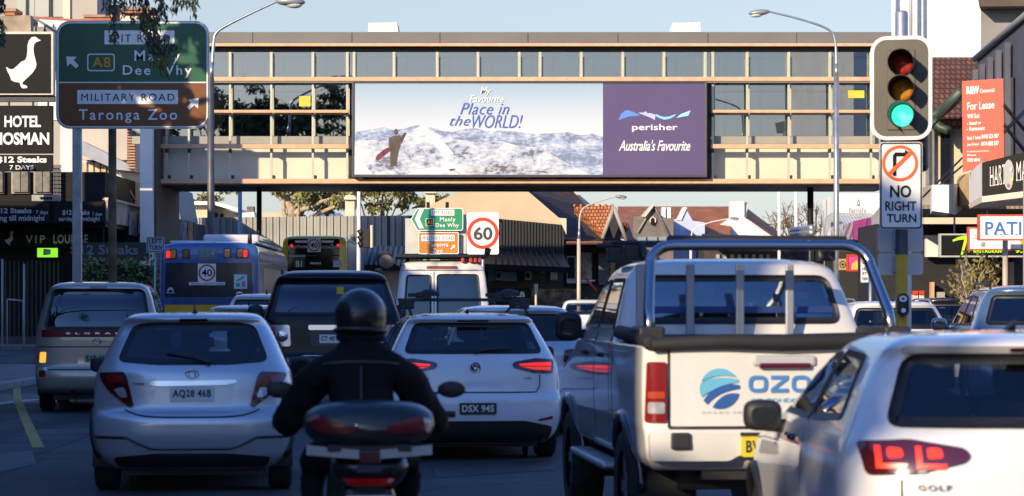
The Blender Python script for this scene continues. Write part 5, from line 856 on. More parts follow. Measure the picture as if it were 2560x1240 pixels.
# ---------------------------------------------------------------- vehicles: shells lofted level by level, panels laid on the shell
def dim_gloss(m): m.node_tree.nodes['Principled BSDF'].inputs['Specular IOR Level'].default_value = .3; return m
def paint(name, col, metal=.0, rough=.32, coat=1., var=.03):
    if name in MATS: return MATS[name]
    m = mat(name, col, rough, metal, var, 1.5, 0, coat); n, l = m.node_tree.nodes, m.node_tree.links; b = n['Principled BSDF']
    g = n.new('ShaderNodeNewGeometry'); mx = n.new('ShaderNodeMix'); mx.data_type = 'RGBA'; src = b.inputs['Base Color'].links[0].from_socket if b.inputs['Base Color'].links else None
    if src: l.new(src, mx.inputs[6])
    else: mx.inputs[6].default_value = tuple(col)+(1,)
    mx.inputs[7].default_value = (.012, .012, .014, 1); l.new(g.outputs['Backfacing'], mx.inputs[0]); l.new(mx.outputs[2], b.inputs['Base Color'])
    return m
class Mono:                                                           # monotone cubic through points
    def __init__(s, xs, ys):
        s.x, s.y = xs, ys; n = len(xs); d = [(ys[i+1]-ys[i])/(xs[i+1]-xs[i]) for i in range(n-1)]; m = [d[0]]+[0 if d[i-1]*d[i] <= 0 else 2*d[i-1]*d[i]/(d[i-1]+d[i]) for i in range(1, n-1)]+[d[-1]]; s.m = m
    def __call__(s, v):
        x = s.x
        if v <= x[0]: return s.y[0]
        if v >= x[-1]: return s.y[-1]
        i = 0
        while v > x[i+1]: i += 1
        h = x[i+1]-x[i]; t = (v-x[i])/h
        return (2*t**3-3*t*t+1)*s.y[i]+(t**3-2*t*t+t)*h*s.m[i]+(-2*t**3+3*t*t)*s.y[i+1]+(t**3-t*t)*h*s.m[i+1]
def inside(p, poly):
    x, y = p; r = False; n = len(poly)
    for i in range(n):
        x0, y0 = poly[i]; x1, y1 = poly[(i+1) % n]
        if (y0 > y) != (y1 > y) and x < (x1-x0)*(y-y0)/(y1-y0)+x0: r = not r
    return r
def rp(pts, r=.04, n=4):                                              # round the corners of a polygon
    out = []; N = len(pts)
    for i in range(N):
        a, b, c = Vector(pts[i-1]), Vector(pts[i]), Vector(pts[(i+1) % N]); k = min(r, (a-b).length*.45, (c-b).length*.45)
        p, q = b+(a-b).normalized()*k, b+(c-b).normalized()*k
        for j in range(n+1):
            t = j/n; v = p*(1-t)**2+b*2*t*(1-t)+q*t*t; out.append((v.x, v.y))
    return out
def resample(pts, step):
    out = []
    for i in range(len(pts)):
        a, b = Vector(pts[i]), Vector(pts[(i+1) % len(pts)]); k = max(1, int((b-a).length/step+.5))
        out += [tuple(a.lerp(b, j/k)) for j in range(k)]
    return out
def inset(pts, d):
    n = len(pts); ar = sum(pts[i][0]*pts[(i+1) % n][1]-pts[(i+1) % n][0]*pts[i][1] for i in range(n)); sg = 1 if ar > 0 else -1; out = []
    for i in range(n):
        a, b, c = Vector(pts[i-1]), Vector(pts[i]), Vector(pts[(i+1) % n]); t = (c-a).normalized() if (c-a).length > 1e-9 else Vector((1, 0)); out.append((b.x-t.y*sg*d, b.y+t.x*sg*d))
    return out
mirror = lambda pts: [(-x, z) for x, z in reversed(pts)]
class Car:
    def __init__(s, root, levels, p=2.7, rearp=None):
        s.root = root; zs = [l[0] for l in levels]; s.z0, s.z1 = zs[0], zs[-1]; s.p = p
        s.hw, s.yr, s.rr, s.yf, s.rf = (Mono(zs, [l[k] for l in levels]) for k in range(1, 6)); s.zs = zs
    def rear(s, x, z):
        h = max(.02, s.hw(z)); u = min(.9995, abs(x)/h); return s.yr(z)+s.rr(z)*(1-(1-u**s.p)**(1/s.p))
    def front(s, x, z):
        h = max(.02, s.hw(z)); u = min(.9995, abs(x)/h); return s.yf(z)-s.rf(z)*(1-(1-u**s.p)**(1/s.p))
    def side(s, y, z):
        h = s.hw(z); d = y-s.yr(z); e = s.yf(z)-y; k = 1.
        for q, r in ((d, s.rr(z)), (e, s.rf(z))):
            if q < r: w = min(1., max(0., (r-max(q, 0))/max(r, 1e-4))); k = min(k, max(0., 1-w**s.p)**(1/s.p))
        return h*k
    def shell(s, m, holes=(), arches=(), name='body', nth=16, dz=.035, smooth=True, cap=None):
        zl = []
        for a, b in zip(s.zs, s.zs[1:]):
            k = max(2, int((b-a)/dz+.5)); zl += [a+(b-a)*j/k for j in range(k)]
        zl.append(s.zs[-1]); cols = []
        for z in zl:
            h, yr, rr, yf, rf = s.hw(z), s.yr(z), s.rr(z), s.yf(z), s.rf(z); half = []
            for i in range(nth+1):
                t = math.pi/2*i/nth; half.append((h*math.sin(t)**(2/s.p), yr+rr*(1-math.cos(t)**(2/s.p))))
            a, b = yr+rr, yf-rf; k = 34
            half += [(h, a+(b-a)*i/k) for i in range(1, k)]
            for i in range(nth, -1, -1):
                t = math.pi/2*i/nth; half.append((h*math.sin(t)**(2/s.p), yf-rf*(1-math.cos(t)**(2/s.p))))
            cols.append([Vector((x, y, z)) for x, y in half]+[Vector((-x, y, z)) for x, y in reversed(half[1:-1])])
        n = len(cols[0]); vs = [v for c in cols for v in c]; fs = []
        for j in range(len(cols)-1):
            for i in range(n):
                q = (j*n+i, j*n+(i+1) % n, (j+1)*n+(i+1) % n, (j+1)*n+i); c = (vs[q[0]]+vs[q[1]]+vs[q[2]]+vs[q[3]])/4; kill = False; ym = (s.yr(c.z)+s.yf(c.z))/2
                for kind, pl in holes:
                    if kind == 'rear' and c.y < ym and abs(c.x) < s.hw(c.z)*.985 and inside((c.x, c.z), pl): kill = True
                    elif kind == 'front' and c.y > ym and abs(c.x) < s.hw(c.z)*.985 and inside((c.x, c.z), pl): kill = True
                    elif kind == 'side' and abs(c.x) > s.hw(c.z)*.55 and inside((c.y, c.z), pl): kill = True
                for ya, za, ra in arches:
                    if abs(c.x) > s.hw(c.z)*.5 and (c.y-ya)**2+(c.z-za)**2 < ra*ra: kill = True
                if not kill: fs.append(q)
        fs.append(tuple(reversed(range(n)))); fs.append(tuple((len(cols)-1)*n+i for i in range(n)))
        b = MB(); b.add(vs, fs, True); o = b.build(name, m, s.root, local=True)
        o.data.polygons.foreach_set('use_smooth', [smooth]*len(o.data.polygons)); return o
    def lay(s, kind, pts, off, inn=None, step=.05, sgn=1):
        """flat polygon wrapped on the shell; kind rear/front: (x, z), side: (y, z)"""
        def put(a, z, o):
            if kind == 'rear': return Vector((a, s.rear(a, z)-o, z))
            if kind == 'front': return Vector((a, s.front(a, z)+o, z))
            return Vector((sgn*(s.side(a, z)+o), a, z))
        pts = resample(pts, step); mb = MB()
        if inn is None:
            x0, x1 = min(p[0] for p in pts), max(p[0] for p in pts); y0, y1 = min(p[1] for p in pts), max(p[1] for p in pts); ins = []
            shr = inset(pts, step*.4)
            ny, nx = int((y1-y0)/step), int((x1-x0)/step)
            for i in range(1, nx+1):
                for j in range(1, ny+1):
                    q = (x0+(x1-x0)*i/(nx+1), y0+(y1-y0)*j/(ny+1))
                    if inside(q, shr) and inside(q, pts): ins.append(q)
            n = len(pts); r = delaunay_2d_cdt([Vector(p) for p in pts+ins], [(i, (i+1) % n) for i in range(n)], [], 1, 1e-6)
            v2, fs = r[0], [tuple(f) for f in r[2]]; mb.add([put(v.x, v.y, off) for v in v2], fs, True)
            k = len(mb.v); mb.add([put(p[0], p[1], off) for p in pts]+[put(p[0], p[1], -.012) for p in pts], [(i, (i+1) % n, n+(i+1) % n, n+i) for i in range(n)])
        else:
            n = len(pts); o_ = [put(*p, off) for p in pts]; i_ = [put(*p, off) for p in inn(pts)]; b_ = [put(*p, -.012) for p in pts]
            mb.add(o_+i_+b_, [(i, (i+1) % n, n+(i+1) % n, n+i) for i in range(n)]+[(i, (i+1) % n, 2*n+(i+1) % n, 2*n+i) for i in range(n)], True)
        return mb
    def panel(s, name, m, kind, pts, off=.006, step=.05, both=False, parent=None):
        o = None
        for sg in ((1, -1) if both else (1,)):
            q = pts if (sg == 1 or kind == 'side') else mirror(pts); o = s.lay(kind, q, off, None, step, sg).build(name, m, parent or s.root, local=True)
        return o
    def window(s, kind, pts, gm, seal=.045, both=False, name=None, off=.005):
        for sg in ((1, -1) if both else (1,)):
            f = MB(); r = s.lay(kind, pts, off+.003, lambda q: inset(q, seal), .05, sg); g = s.lay(kind, inset(pts, seal*.5), off, None, .06, sg)
            o = g.build(name or {'rear': 'rear_window', 'front': 'windscreen', 'side': 'side_window'}[kind], gm, s.root, local=True); r.build('window_seal', black_paint, o, local=True)
    def text(s, mb, t, x0, z0, x1, z1, off=.012, bold=.02, shear=0, sp=1.):
        vs, fs = glyphs(t, bold, shear, sp); mb.add([(x0+(x1-x0)*u, s.rear(x0+(x1-x0)*u, z0+(z1-z0)*v)-off, z0+(z1-z0)*v) for u, v in vs], fs)
    def wheels(s, axles, r, hw, w=.2, rim=None, arch=True, am=None, gap=.06):
        for ya in axles:
            for sg in (-1, 1):
                c = Vector((sg*(hw-w/2), ya, r)); ax = Vector((sg, 0, 0)); t = MB(); t.lathe([(r*.62, -w*.46), (r*.9, -w*.5), (r, -w*.36), (r, w*.36), (r*.9, w*.5), (r*.62, w*.46)], c, ax, 30)
                for k in range(-2, 3): pass
                o = t.build('wheel', mat('tyre', (.012, .012, .013), .8, var=.2, scale=8), s.root, local=True)
                q = MB(); q.lathe([(0, w*.30), (r*.16, w*.32), (r*.17, w*.2), (r*.58, w*.2), (r*.63, w*.44), (r*.64, w*.44), (r*.64, -w*.4), (0, -w*.4)], c, ax, 30)
                for k in range(5):
                    a = 2*math.pi*k/5; d = Vector((0, math.cos(a), math.sin(a))); e = ax.cross(d); pp = [c+ax*w*.34+d*r*.12+e*.035, c+ax*w*.40+d*r*.6+e*.045, c+ax*w*.40+d*r*.6-e*.045, c+ax*w*.34+d*r*.12-e*.035]; q.ext(pp, -ax*.04)
                q.build('rim', rim or galv, o, local=True)
                if arch:
                    l = MB(); rr = r+gap; N = 22; vs = []; xo = s.side(ya, min(r+.2, .75))+.004
                    for k in range(N+1):
                        a = math.pi*(1.16)*k/N-math.pi*.08
                        vs += [(sg*xo, ya+rr*math.cos(a), r+rr*math.sin(a)), (sg*(xo-w-.12), ya+rr*math.cos(a), r+rr*math.sin(a))]
                    l.add(vs, [(2*k, 2*k+1, 2*k+3, 2*k+2) for k in range(N)], True)
                    nn = len(l.v); l.add([(sg*(xo-w-.11), ya+rr*math.cos(2*math.pi*k/24), r+rr*math.sin(2*math.pi*k/24)) for k in range(24)], [tuple(range(24))])
                    l.build('wheel_arch', black_paint, s.root, local=True)
                    f = MB(); pts = []
                    for k in range(N+1):
                        a = math.pi*k/N; y = ya+(rr+.012)*math.cos(a); z = r+(rr+.012)*math.sin(a); pts.append((sg*(s.side(y, max(z, s.z0+.02))+.0), y, z))
                    f.tube(pts, .035, 7); f.build('arch_lip', am or black_paint, s.root, local=True)
    def mirrors(s, y, z, hw, m, size=(.11, .16, .085)):
        for sg in (-1, 1):
            b = MB(); c = Vector((sg*(hw+.12), y, z)); b.ball((0, 0, 0), 1, 1, 1, 24, 14); pw = lambda v, e: math.copysign(abs(v)**e, v); b.v = [c+Vector((pw(v.x, .62)*size[1]*.86, pw(v.y, .75)*size[0]*.8, pw(v.z, .62)*size[2])) for v in b.v]; b.tube([Vector((sg*(hw-.06), y+.03, z-.06)), c+Vector((0, .0, -.05))], [.04, .03], 8); o = b.build('side_mirror', m, s.root, local=True)
            g = MB(); g.ext([c+Vector((px*size[1]*.55, -size[0]*.80-.001, pz*size[2]*.55)) for px, pz in rp([(-1, -1), (1, -1), (1, 1), (-1, 1)], .8)], (0, .02, 0)); g.build('mirror_glass', mat('mirror', (.035, .045, .055), .04, .6, var=0), o, local=True)
    def seats(s, rows, hw, z, m=None, heads=True):
        m = m or mat('seat_dark', (.018, .018, .02), .8, var=.2)
        for ya in rows:
            for x in ((-.37, .37) if len(rows) and ya == rows[0] else (-.42, 0, .42)):
                b = MB(); w = .24 if ya == rows[0] else .19
                b.box((x-w, ya, z-.35), (x+w, ya+.13, z+.18), Matrix.Rotation(R(8), 3, 'X')); b.box((x-w, ya+.02, z-.42), (x+w, ya+.5, z-.28)); b.box((x-.12, ya-.03, z+.22), (x+.12, ya+.07, z+.40)); b.box((x-.05, ya, z+.1), (x+.05, ya+.04, z+.25))
                b.build('seat', m, s.root, local=True, bevel=.04, seg=3)
    def plate(s, txt, x, z, w, h, bg, fg, off=.02, parent=None, kind='rear'):
        pts = rp([(x-w/2, z-h/2), (x+w/2, z-h/2), (x+w/2, z+h/2), (x-w/2, z+h/2)], .012, 2); yb = min(s.rear(x-w/2, z), s.rear(x, z), s.rear(x, z-h/2))-off
        b = MB(); b.ext([(px, yb, pz) for px, pz in pts], (0, .05, 0)); o = b.build('number_plate', bg, s.root, local=True)
        if txt:
            t = MB(); vs, fs = glyphs(txt, .03, 0, 1.1); t.add([(x-w*.43+w*.86*u, yb-.003, z-h*.3+h*.62*v) for u, v in vs], fs); t.build('lettering', fg, o, local=True)
        return o
def place(root, X, D, yaw): root.location = (X, D, 0); root.rotation_euler = (0, 0, R(yaw))
def xz_box(mb, a, b): mb.box(a, b)
lamp_red = mat('lamp_red', (.20, .008, .010), .15, var=.1, scale=12, coat=1); lamp_dark = mat('lamp_dark_red', (.07, .006, .008), .12, var=.1, coat=1); lamp_clear = mat('lamp_clear', (.55, .56, .58), .15, .5, var=.2, scale=20, coat=1); lamp_amber = mat('lamp_amber', (.75, .28, .02), .2, var=.1, coat=1)
lamp_on = mat('lamp_glow_red', (.8, .03, .01), .3, var=0, emit=1.0, ecol=(1, .02, .012)); amber_on = mat('lamp_glow_amber', (.9, .4, .05), .3, var=0, emit=1.1, ecol=(1, .40, .04))
chrome = mat('chrome', (.62, .63, .65), .12, 1., var=0); trim = mat('black_trim', (.018, .018, .02), .55, var=.15); plate_w = mat('plate_white', (.72, .73, .72), .4, var=.05); plate_y = mat('plate_yellow', (.62, .52, .03), .4, var=.05)
p_white = paint('paint_white', (.66, .68, .71)); p_silver = paint('paint_silver', (.50, .53, .58), .45, .28); p_bronze = paint('paint_bronze', (.42, .37, .31), .45, .32); p_plum = dim_gloss(paint('paint_plum', (.006, .005, .010), .0, .25, .0))
p_troop = paint('paint_ivory', (.76, .74, .68)); p_blue = paint('paint_steel_blue', (.10, .17, .26), .4, .25); p_black = paint('paint_black', (.012, .012, .015), .2, .2); p_ute = paint('paint_ute_white', (.66, .65, .62), .0, .38)
# ---------------------------------------------------------------- silver hatchback, near left
def generic(root, lev, pm, rearw, sides, frontw, gm, axles, wr, seats=True, p=2.7, holes=True, am=None):
    c = Car(root, lev, p); hl = [('rear', rearw), ('front', frontw)]+[('side', q) for q in sides] if holes else []
    c.shell(pm, [(k, inset(q, .022)) for k, q in hl], [(y, wr, wr+.06) for y in axles]); c.window('rear', rearw, gm); c.window('front', frontw, gm)
    for q in sides: c.window('side', q, gm, .03, both=True)
    c.wheels(axles, wr, c.hw(.55)-.005, .2, am=am)
    return c
T = thing('hatchback', 'silver small hatchback with chrome strip above its plate, behind the motorcyclist', 'car')
lev = [(.20,.70,.14,.30,3.72,.6),(.30,.79,.05,.32,3.82,.7),(.36,.815,.03,.33,3.85,.75),(.50,.835,.0,.34,3.88,.75),(.60,.84,.0,.36,3.87,.75),(.655,.842,.025,.38,3.85,.75),(.70,.842,.09,.40,3.80,.75),(.90,.838,.115,.44,3.55,.7),(1.0,.825,.13,.46,3.2,.65),(1.05,.80,.155,.46,2.95,.55),(1.10,.775,.19,.45,2.75,.5),(1.30,.685,.36,.42,2.25,.45),(1.42,.615,.46,.38,1.95,.4),(1.455,.585,.43,.34,1.82,.36),(1.49,.53,.50,.34,1.7,.3),(1.507,.42,.72,.3,1.5,.3),(1.513,.18,1.0,.12,1.3,.12)]
rw = rp([(-.64,1.10),(-.30,1.075),(.30,1.075),(.64,1.10),(.52,1.40),(.40,1.425),(-.40,1.425),(-.52,1.40)], .07)
c = generic(T, lev, p_silver, rw, [rp([(1.02,1.06),(1.62,1.06),(1.62,1.40),(1.25,1.40)], .06), rp([(1.68,1.06),(2.55,1.06),(2.05,1.37),(1.68,1.40)], .06)], rp([(-.66,1.09),(.66,1.09),(.52,1.40),(-.52,1.40)], .08), car_glass, (.62, 3.13), .30)
c.seats((1.75, .72), .6, .95)
b = MB(); b.box((-.62, 2.5, .7), (.62, 2.85, 1.02)); b.build('dashboard', trim, T, local=True, bevel=.05)
q = MB(); q.ball((0, 2.28, 1.33), .11, .02, .035); q.build('rear_view_mirror', trim, T, local=True)
lp = [(-.80,1.005),(-.57,1.015),(-.545,.97),(-.485,.735),(-.53,.725),(-.70,.85),(-.765,.93)]
for mir in (0, 1):
    f = (lambda s: mirror(s)) if mir else (lambda s: s)
    L = c.panel('tail_lamp', lamp_dark, 'rear', f(rp(lp, .04)), .02, .04); c.panel('lamp_upper', lamp_red, 'rear', f(rp([(-.74,.985),(-.60,.99),(-.575,.93),(-.71,.92)], .03)), .024, .04, parent=L); c.panel('reflector', lamp_clear, 'rear', f(rp([(-.66,.87),(-.57,.89),(-.535,.80),(-.60,.80)], .025)), .024, .03, parent=L)
c.panel('third_brake_lamp', lamp_dark, 'rear', rp([(-.12,1.432),(.12,1.432),(.12,1.458),(-.12,1.458)], .01), .012, .03)
c.panel('chrome_strip', chrome, 'rear', rp([(-.36,.905),(-.28,.895),(.28,.905),(.38,.925),(.36,.95),(.0,.94),(-.36,.94)], .02), .022, .03)
c.panel('plate_recess', paint('paint_silver_recess', (.42, .45, .50), .45, .3), 'rear', rp([(-.33,.74),(.33,.74),(.36,.90),(-.36,.90)], .05), .002, .04)  # recess shade put into a darker copy of the silver
c.plate('AQ28 46B', 0, .83, .372, .12, plate_w, trim)
m = MB(); th = [2*math.pi*k/20 for k in range(20)]
for rx, rz in ((.055, .038), (.028, .034)): m.tube([(rx*math.cos(a), c.rear(0, 1.0)-.012, 1.0+rz*math.sin(a)) for a in th], .006, 6, closed=True)
m.build('badge', chrome, T, local=True); m = MB(); c.text(m, 'YARIS', -.50, .905, -.40, .925, .012, .02); m.build('lettering', trim, T, local=True)
m = MB(); m.tube([(.15, c.rear(.15, 1.09)-.03, 1.085), (.02, c.rear(.02, 1.15)-.03, 1.13), (-.22, c.rear(-.22, 1.17)-.02, 1.165)], [.022, .014, .008], 8); m.build('wiper', trim, T, local=True)
for z, x0, x1 in ((.655, .52, .56),): pass
m = MB(); pts = [(-.56,.70),(-.50,.655),(-.40,.640),(.40,.640),(.50,.655),(.56,.70)]; m.tube([(x, c.rear(x, z)-.004, z) for x, z in [(-.56+1.12*k/24, .64+.06*abs(-1+k/12)**5) for k in range(25)]], .007, 5); m.build('shut_line', trim, T, local=True)
m = MB(); m.tube([(x, c.rear(x, z)-.004, z) for x, z in [(-.83+1.66*k/40, .375+.095*min(1, max(0, (abs(-1+k/20)-.36)/.28))**1.5) for k in range(41)]], .012, 8); m.build('bumper_crease', p_silver, T, local=True)
c.panel('lower_valance', trim, 'rear', rp([(-.62,.21),(.62,.21),(.66,.30),(.30,.335),(-.30,.335),(-.66,.30)], .04), .008, .05)
m = MB(); m.box((-.6, .3, .14), (.6, 3.2, .22)); m.build('underbody', trim, T, local=True)
c.mirrors(2.32, 1.02, .80, trim, (.08, .115, .07)); m = MB(); m.tube([(0, .72, 1.50), (0, .62, 1.60)], [.009, .004], 6); m.lathe([(.03, 0), (.02, .02), (0, .025)], (0, .72, 1.50), (0, 0, 1), 10); m.build('aerial', trim, T, local=True)
c.panel('door_seam', trim, 'side', [(1.64,.3),(1.65,.3),(1.65,1.05),(1.64,1.05)], .002, .08, both=True)
place(T, -2.67, 21, 5)
# ---------------------------------------------------------------- two white five door cars of one shape
def golf(L, wag, H=0.):
    e = L
    return [(.17,.74,.16,.3,e-.2,.6),(.26,.83,.06,.3,e-.08,.7),(.33,.86,.03,.32,e-.04,.72),(.45,.885,.0,.33,e,.75),(.60,.892,.0,.34,e,.75),(.645,.893,.02,.36,e-.02,.75),(.68,.893,.07,.38,e-.05,.75),(.82,.89,.085,.40,e-.2,.75),(.93,.88,.10,.42,e-.5,.7),(1.0,.86,.125,.44,e-1.05,.6),(1.06,.83,.16,.44,e-1.35,.5),(1.25,.735,.31,.42,e-1.75,.45),(1.38,.66,.40,.38,e-2.1,.42),(1.415,.635,.36,.34,e-2.25,.4),(1.45,.58,.42,.34,e-2.5,.35),(1.472,.47,.62,.3,e-2.8,.3),(1.482,.2,1.0,.15,e-3.1,.15)]
gw = rp([(-.71,1.075),(.71,1.075),(.585,1.385),(-.585,1.385)], .07); gf = rp([(-.70,1.07),(.70,1.07),(.57,1.36),(-.57,1.36)], .08)
def golf_car(T, L, lit, tx, pl_t, axf):
    lev = golf(L, 0); sd = [rp([(.80,1.085),(1.62,1.045),(1.62,1.385),(1.02,1.37)], .06), rp([(1.68,1.045),(2.75 if L < 4.4 else 2.95,1.045),(2.15 if L < 4.4 else 2.3,1.34),(1.68,1.375)], .05)]
    c = generic(T, lev, p_white, gw, sd, gf, car_glass, (.82, axf), .315); c.seats((1.95, .85), .6, 1.0)
    b = MB(); b.box((-.7, L-1.75, .75), (.7, L-1.45, 1.02)); b.build('dashboard', trim, T, local=True, bevel=.05)
    lp = rp([(-.825,1.015),(-.62,1.03),(-.40,.995),(-.375,.965),(-.40,.935),(-.60,.885),(-.80,.875)], .025)
    for mir in (0, 1):
        f = mirror if mir else (lambda s: s); Lm = c.panel('tail_lamp', lamp_dark, 'rear', f(lp), .016, .04)
        if lit == 'bars':
            c.panel('lamp_light', lamp_on, 'rear', f(rp([(-.79,.985),(-.62,.985),(-.45,.972),(-.45,.958),(-.62,.955),(-.79,.95)], .01)), .02, .04, parent=Lm); c.panel('lamp_light', mat('lamp_half', (.5, .02, .01), .3, emit=.6, ecol=(1, .05, .02)), 'rear', f(rp([(-.79,.94),(-.62,.945),(-.46,.948),(-.60,.915),(-.78,.905)], .01)), .02, .04, parent=Lm)
        else:
            for x0 in (-.76, -.60):                                   # each light a hooked band of lit cells
                w = .125; z0, z1 = .905, 1.0
                hook = [(x0,z1),(x0+.022,z1),(x0+.024,z0+.022),(x0+w,z0+.022),(x0+w-.01,z0+.003),(x0,z0)]
                c.panel('lamp_light', lamp_on, 'rear', f(hook), .02, .03, parent=Lm); c.panel('lamp_light', lamp_on, 'rear', f(rp([(x0+.045,z1-.006),(x0+w-.02,z1-.008),(x0+w-.015,z0+.048),(x0+.048,z0+.042)], .015)), .02, .03, parent=Lm)
            c.panel('reflector', lamp_clear, 'rear', f([(-.595,.888),(-.56,.893),(-.56,.902),(-.595,.897)]), .021, .03, parent=Lm)
    c.panel('spoiler_lip', p_white, 'rear', rp([(-.60,1.388),(.60,1.388),(.585,1.42),(-.585,1.42)], .02), .03, .05); c.panel('third_brake_lamp', lamp_dark, 'rear', rp([(-.16,1.395),(.16,1.395),(.16,1.412),(-.16,1.412)], .006), .034, .03)
    m = MB(); yb = c.rear(0, .94)-.012; m.lathe([(.058, 0), (.058, .012), (.048, .014), (.046, .006), (0, .006)], (0, yb+.008, .94), (0, -1, 0), 26)
    for a_, b_ in (((-.03, .035), (-.008, -.032)), ((-.008, -.032), (0, -.01)), ((0, -.01), (.008, -.032)), ((.008, -.032), (.03, .035)), ((-.012, .04), (0, .012)), ((0, .012), (.012, .04))): m.tube([(a_[0], yb-.004, .94+a_[1]), (b_[0], yb-.004, .94+b_[1])], .005, 5)
    m.build('badge', chrome, T, local=True); m = MB(); c.text(m, 'GOLF', -.60, .815, -.46, .84, .012, .03, 0, 1.2); m.build('lettering', mat('badge_grey', (.12, .12, .13), .3, .6), T, local=True); m = MB(); c.text(m, 'TSI', .50, .82, .57, .838, .012, .03); m.build('lettering', mat('badge_red', (.30, .05, .05), .3, .3), T, local=True)
    c.plate(pl_t, .02, .53, .372, .115, mat('plate_dark', (.03, .03, .034), .4), plate_w)
    c.panel('plate_recess', paint('paint_white_dim', (.66, .68, .71)), 'rear', rp([(-.40,.43),(.40,.43),(.34,.62),(-.34,.62)], .05), .002, .04)
    c.panel('lower_valance', trim, 'rear', rp([(-.74,.175),(.74,.175),(.80,.34),(.50,.405),(-.50,.405),(-.80,.34)], .05), .008, .05); c.panel('bumper_reflector', lamp_red, 'rear', rp([(-.79,.42),(-.64,.40),(-.64,.42),(-.79,.45)], .008), .012, .04, both=True)
    m = MB(); m.tube([(x, c.rear(x, .69)-.003, .69+.0*x) for x in [-.62+1.24*k/24 for k in range(25)]], .006, 5); m.tube([(x, c.rear(x, z)-.003, z) for x, z in ((-.62,.69),(-.66,.75),(-.66,.86))], .006, 5); m.tube([(x, c.rear(x, z)-.003, z) for x, z in ((.62,.69),(.66,.75),(.66,.86))], .006, 5); m.build('shut_line', trim, T, local=True)
    m = MB(); m.tube([(0, c.rear(0, 1.09)-.03, 1.09), (.12, c.rear(.12, 1.12)-.03, 1.115), (.38, c.rear(.38, 1.13)-.02, 1.125)], [.02, .012, .007], 8); m.build('wiper', trim, T, local=True)
    c.mirrors(axf-1.05, 1.03, .86, trim, (.08, .115, .08)); m = MB(); m.box((-.65, .3, .13), (.65, L-.6, .2)); m.build('underbody', trim, T, local=True)
    for y, z in ((1.90, .95), (2.95 if L < 4.4 else 3.1, .95)):
        for sg in (-1, 1): m = MB(); m.tube([(sg*(c.side(y-.1, z)+.03), y-.1, z), (sg*(c.side(y+.1, z)+.03), y+.1, z)], .018, 8); m.build('door_handle', p_white, T, local=True, )
    for y in (1.65,): c.panel('door_seam', trim, 'side', [(y,.3),(y+.008,.3),(y+.008,1.04),(y,1.04)], .002, .08, both=True)
    m = MB(); m.ext([(-.02,1.05,1.478),(.02,1.05,1.478),(.0,.93,1.53)], (0, .14, -.01)); m.build('roof_fin', trim, T, local=True)
    return c
T = thing('wagon', 'white wagon with roof bars and lit red tail lamps ahead of the motorcyclist', 'car'); c = golf_car(T, 4.56, 'bars', 0, 'DSX 94S', 3.45)
for sg in (-1, 1): m = MB(); m.tube([(sg*.60, .75, 1.47), (sg*.605, 1.0, 1.53), (sg*.605, 2.4, 1.54), (sg*.58, 2.7, 1.48)], .016, 8); m.build('roof_rail', dark_metal, T, local=True)
for y in (1.05, 2.05):
    m = MB(); m.box((-.66, y-.04, 1.60), (.66, y+.04, 1.635)); [m.box((sg*.60-.05, y-.05, 1.52), (sg*.60+.05, y+.05, 1.62)) for sg in (-1, 1)]; m.build('cross_bar', dark_metal, T, local=True, bevel=.012)
for x in (-.42, .42):
    m = MB(); m.box((x-.04, .9, 1.637), (x+.04, 2.2, 1.66)); m.box((x-.10, 1.0, 1.655), (x+.13, 1.14, 1.70)); m.ball((x+.03, 1.12, 1.69), .09, .07, .04); m.box((x-.13, 1.95, 1.65), (x+.06, 2.1, 1.69)); m.build('ski_carrier', trim, T, local=True, bevel=.01)
place(T, -.36, 25.2, 6)
T = thing('hatchback', 'white hatchback with glowing hooked tail lamp cut off by the right edge', 'car'); c = golf_car(T, 4.26, 'hooks', 0, 'CKB 21N', 3.45); place(T, 2.31, 10.5, 1.2)
# ---------------------------------------------------------------- bronze people mover
T = thing('people_mover', 'bronze van with dark rear window and red light strip, lit amber indicator', 'van')
lev = [(.28,.80,.16,.25,4.6,.5),(.36,.86,.03,.22,4.72,.6),(.52,.885,.0,.22,4.78,.6),(.62,.89,.02,.22,4.78,.6),(.66,.89,.06,.2,4.76,.6),(.95,.89,.07,.2,4.55,.6),(1.08,.885,.075,.2,4.1,.5),(1.2,.87,.09,.22,3.8,.5),(1.5,.80,.17,.24,3.35,.45),(1.74,.725,.27,.26,2.95,.4),(1.80,.68,.26,.26,2.75,.38),(1.85,.60,.34,.3,2.5,.35),(1.875,.45,.6,.3,2.2,.3),(1.882,.15,1.0,.1,1.8,.1)]
rw = rp([(-.77,1.19),(.77,1.19),(.655,1.775),(-.655,1.775)], .09)
c = generic(T, lev, p_bronze, rw, [rp([(.45,1.2),(1.9,1.2),(1.9,1.72),(.62,1.72)], .08), rp([(1.97,1.2),(3.4,1.2),(2.9,1.66),(1.97,1.70)], .08)], rp([(-.74,1.22),(.74,1.22),(.62,1.7),(-.62,1.7)], .1), tint_glass, (.95, 3.8), .33, p=4)
c.seats((2.4, 1.4), .6, 1.25)
s_ = c.panel('light_strip', mat('strip_red', (.17, .006, .012), .35, var=.05, spec=.25), 'rear', rp([(-.80,1.085),(.80,1.085),(.79,1.188),(-.79,1.188)], .02), .014, .05)
m = MB(); c.text(m, 'E  L  G  R  A  N  D', -.44, 1.125, .50, 1.15, .024, .03); m.build('lettering', mat('letter_silver', (.6, .6, .62), .3, .7), T, local=True)
m = MB(); m.tube([(.05*math.cos(a), c.rear(0, 1.03)-.012, 1.03+.04*math.sin(a)) for a in th], .008, 6, closed=True); m.box((-.08, c.rear(0, 1.03)-.016, 1.018), (.08, c.rear(0, 1.03)-.004, 1.042)); m.build('badge', chrome, T, local=True)
c.panel('third_brake_lamp', lamp_red, 'rear', rp([(-.12,1.785),(.12,1.785),(.12,1.812),(-.12,1.812)], .01), .012, .03)
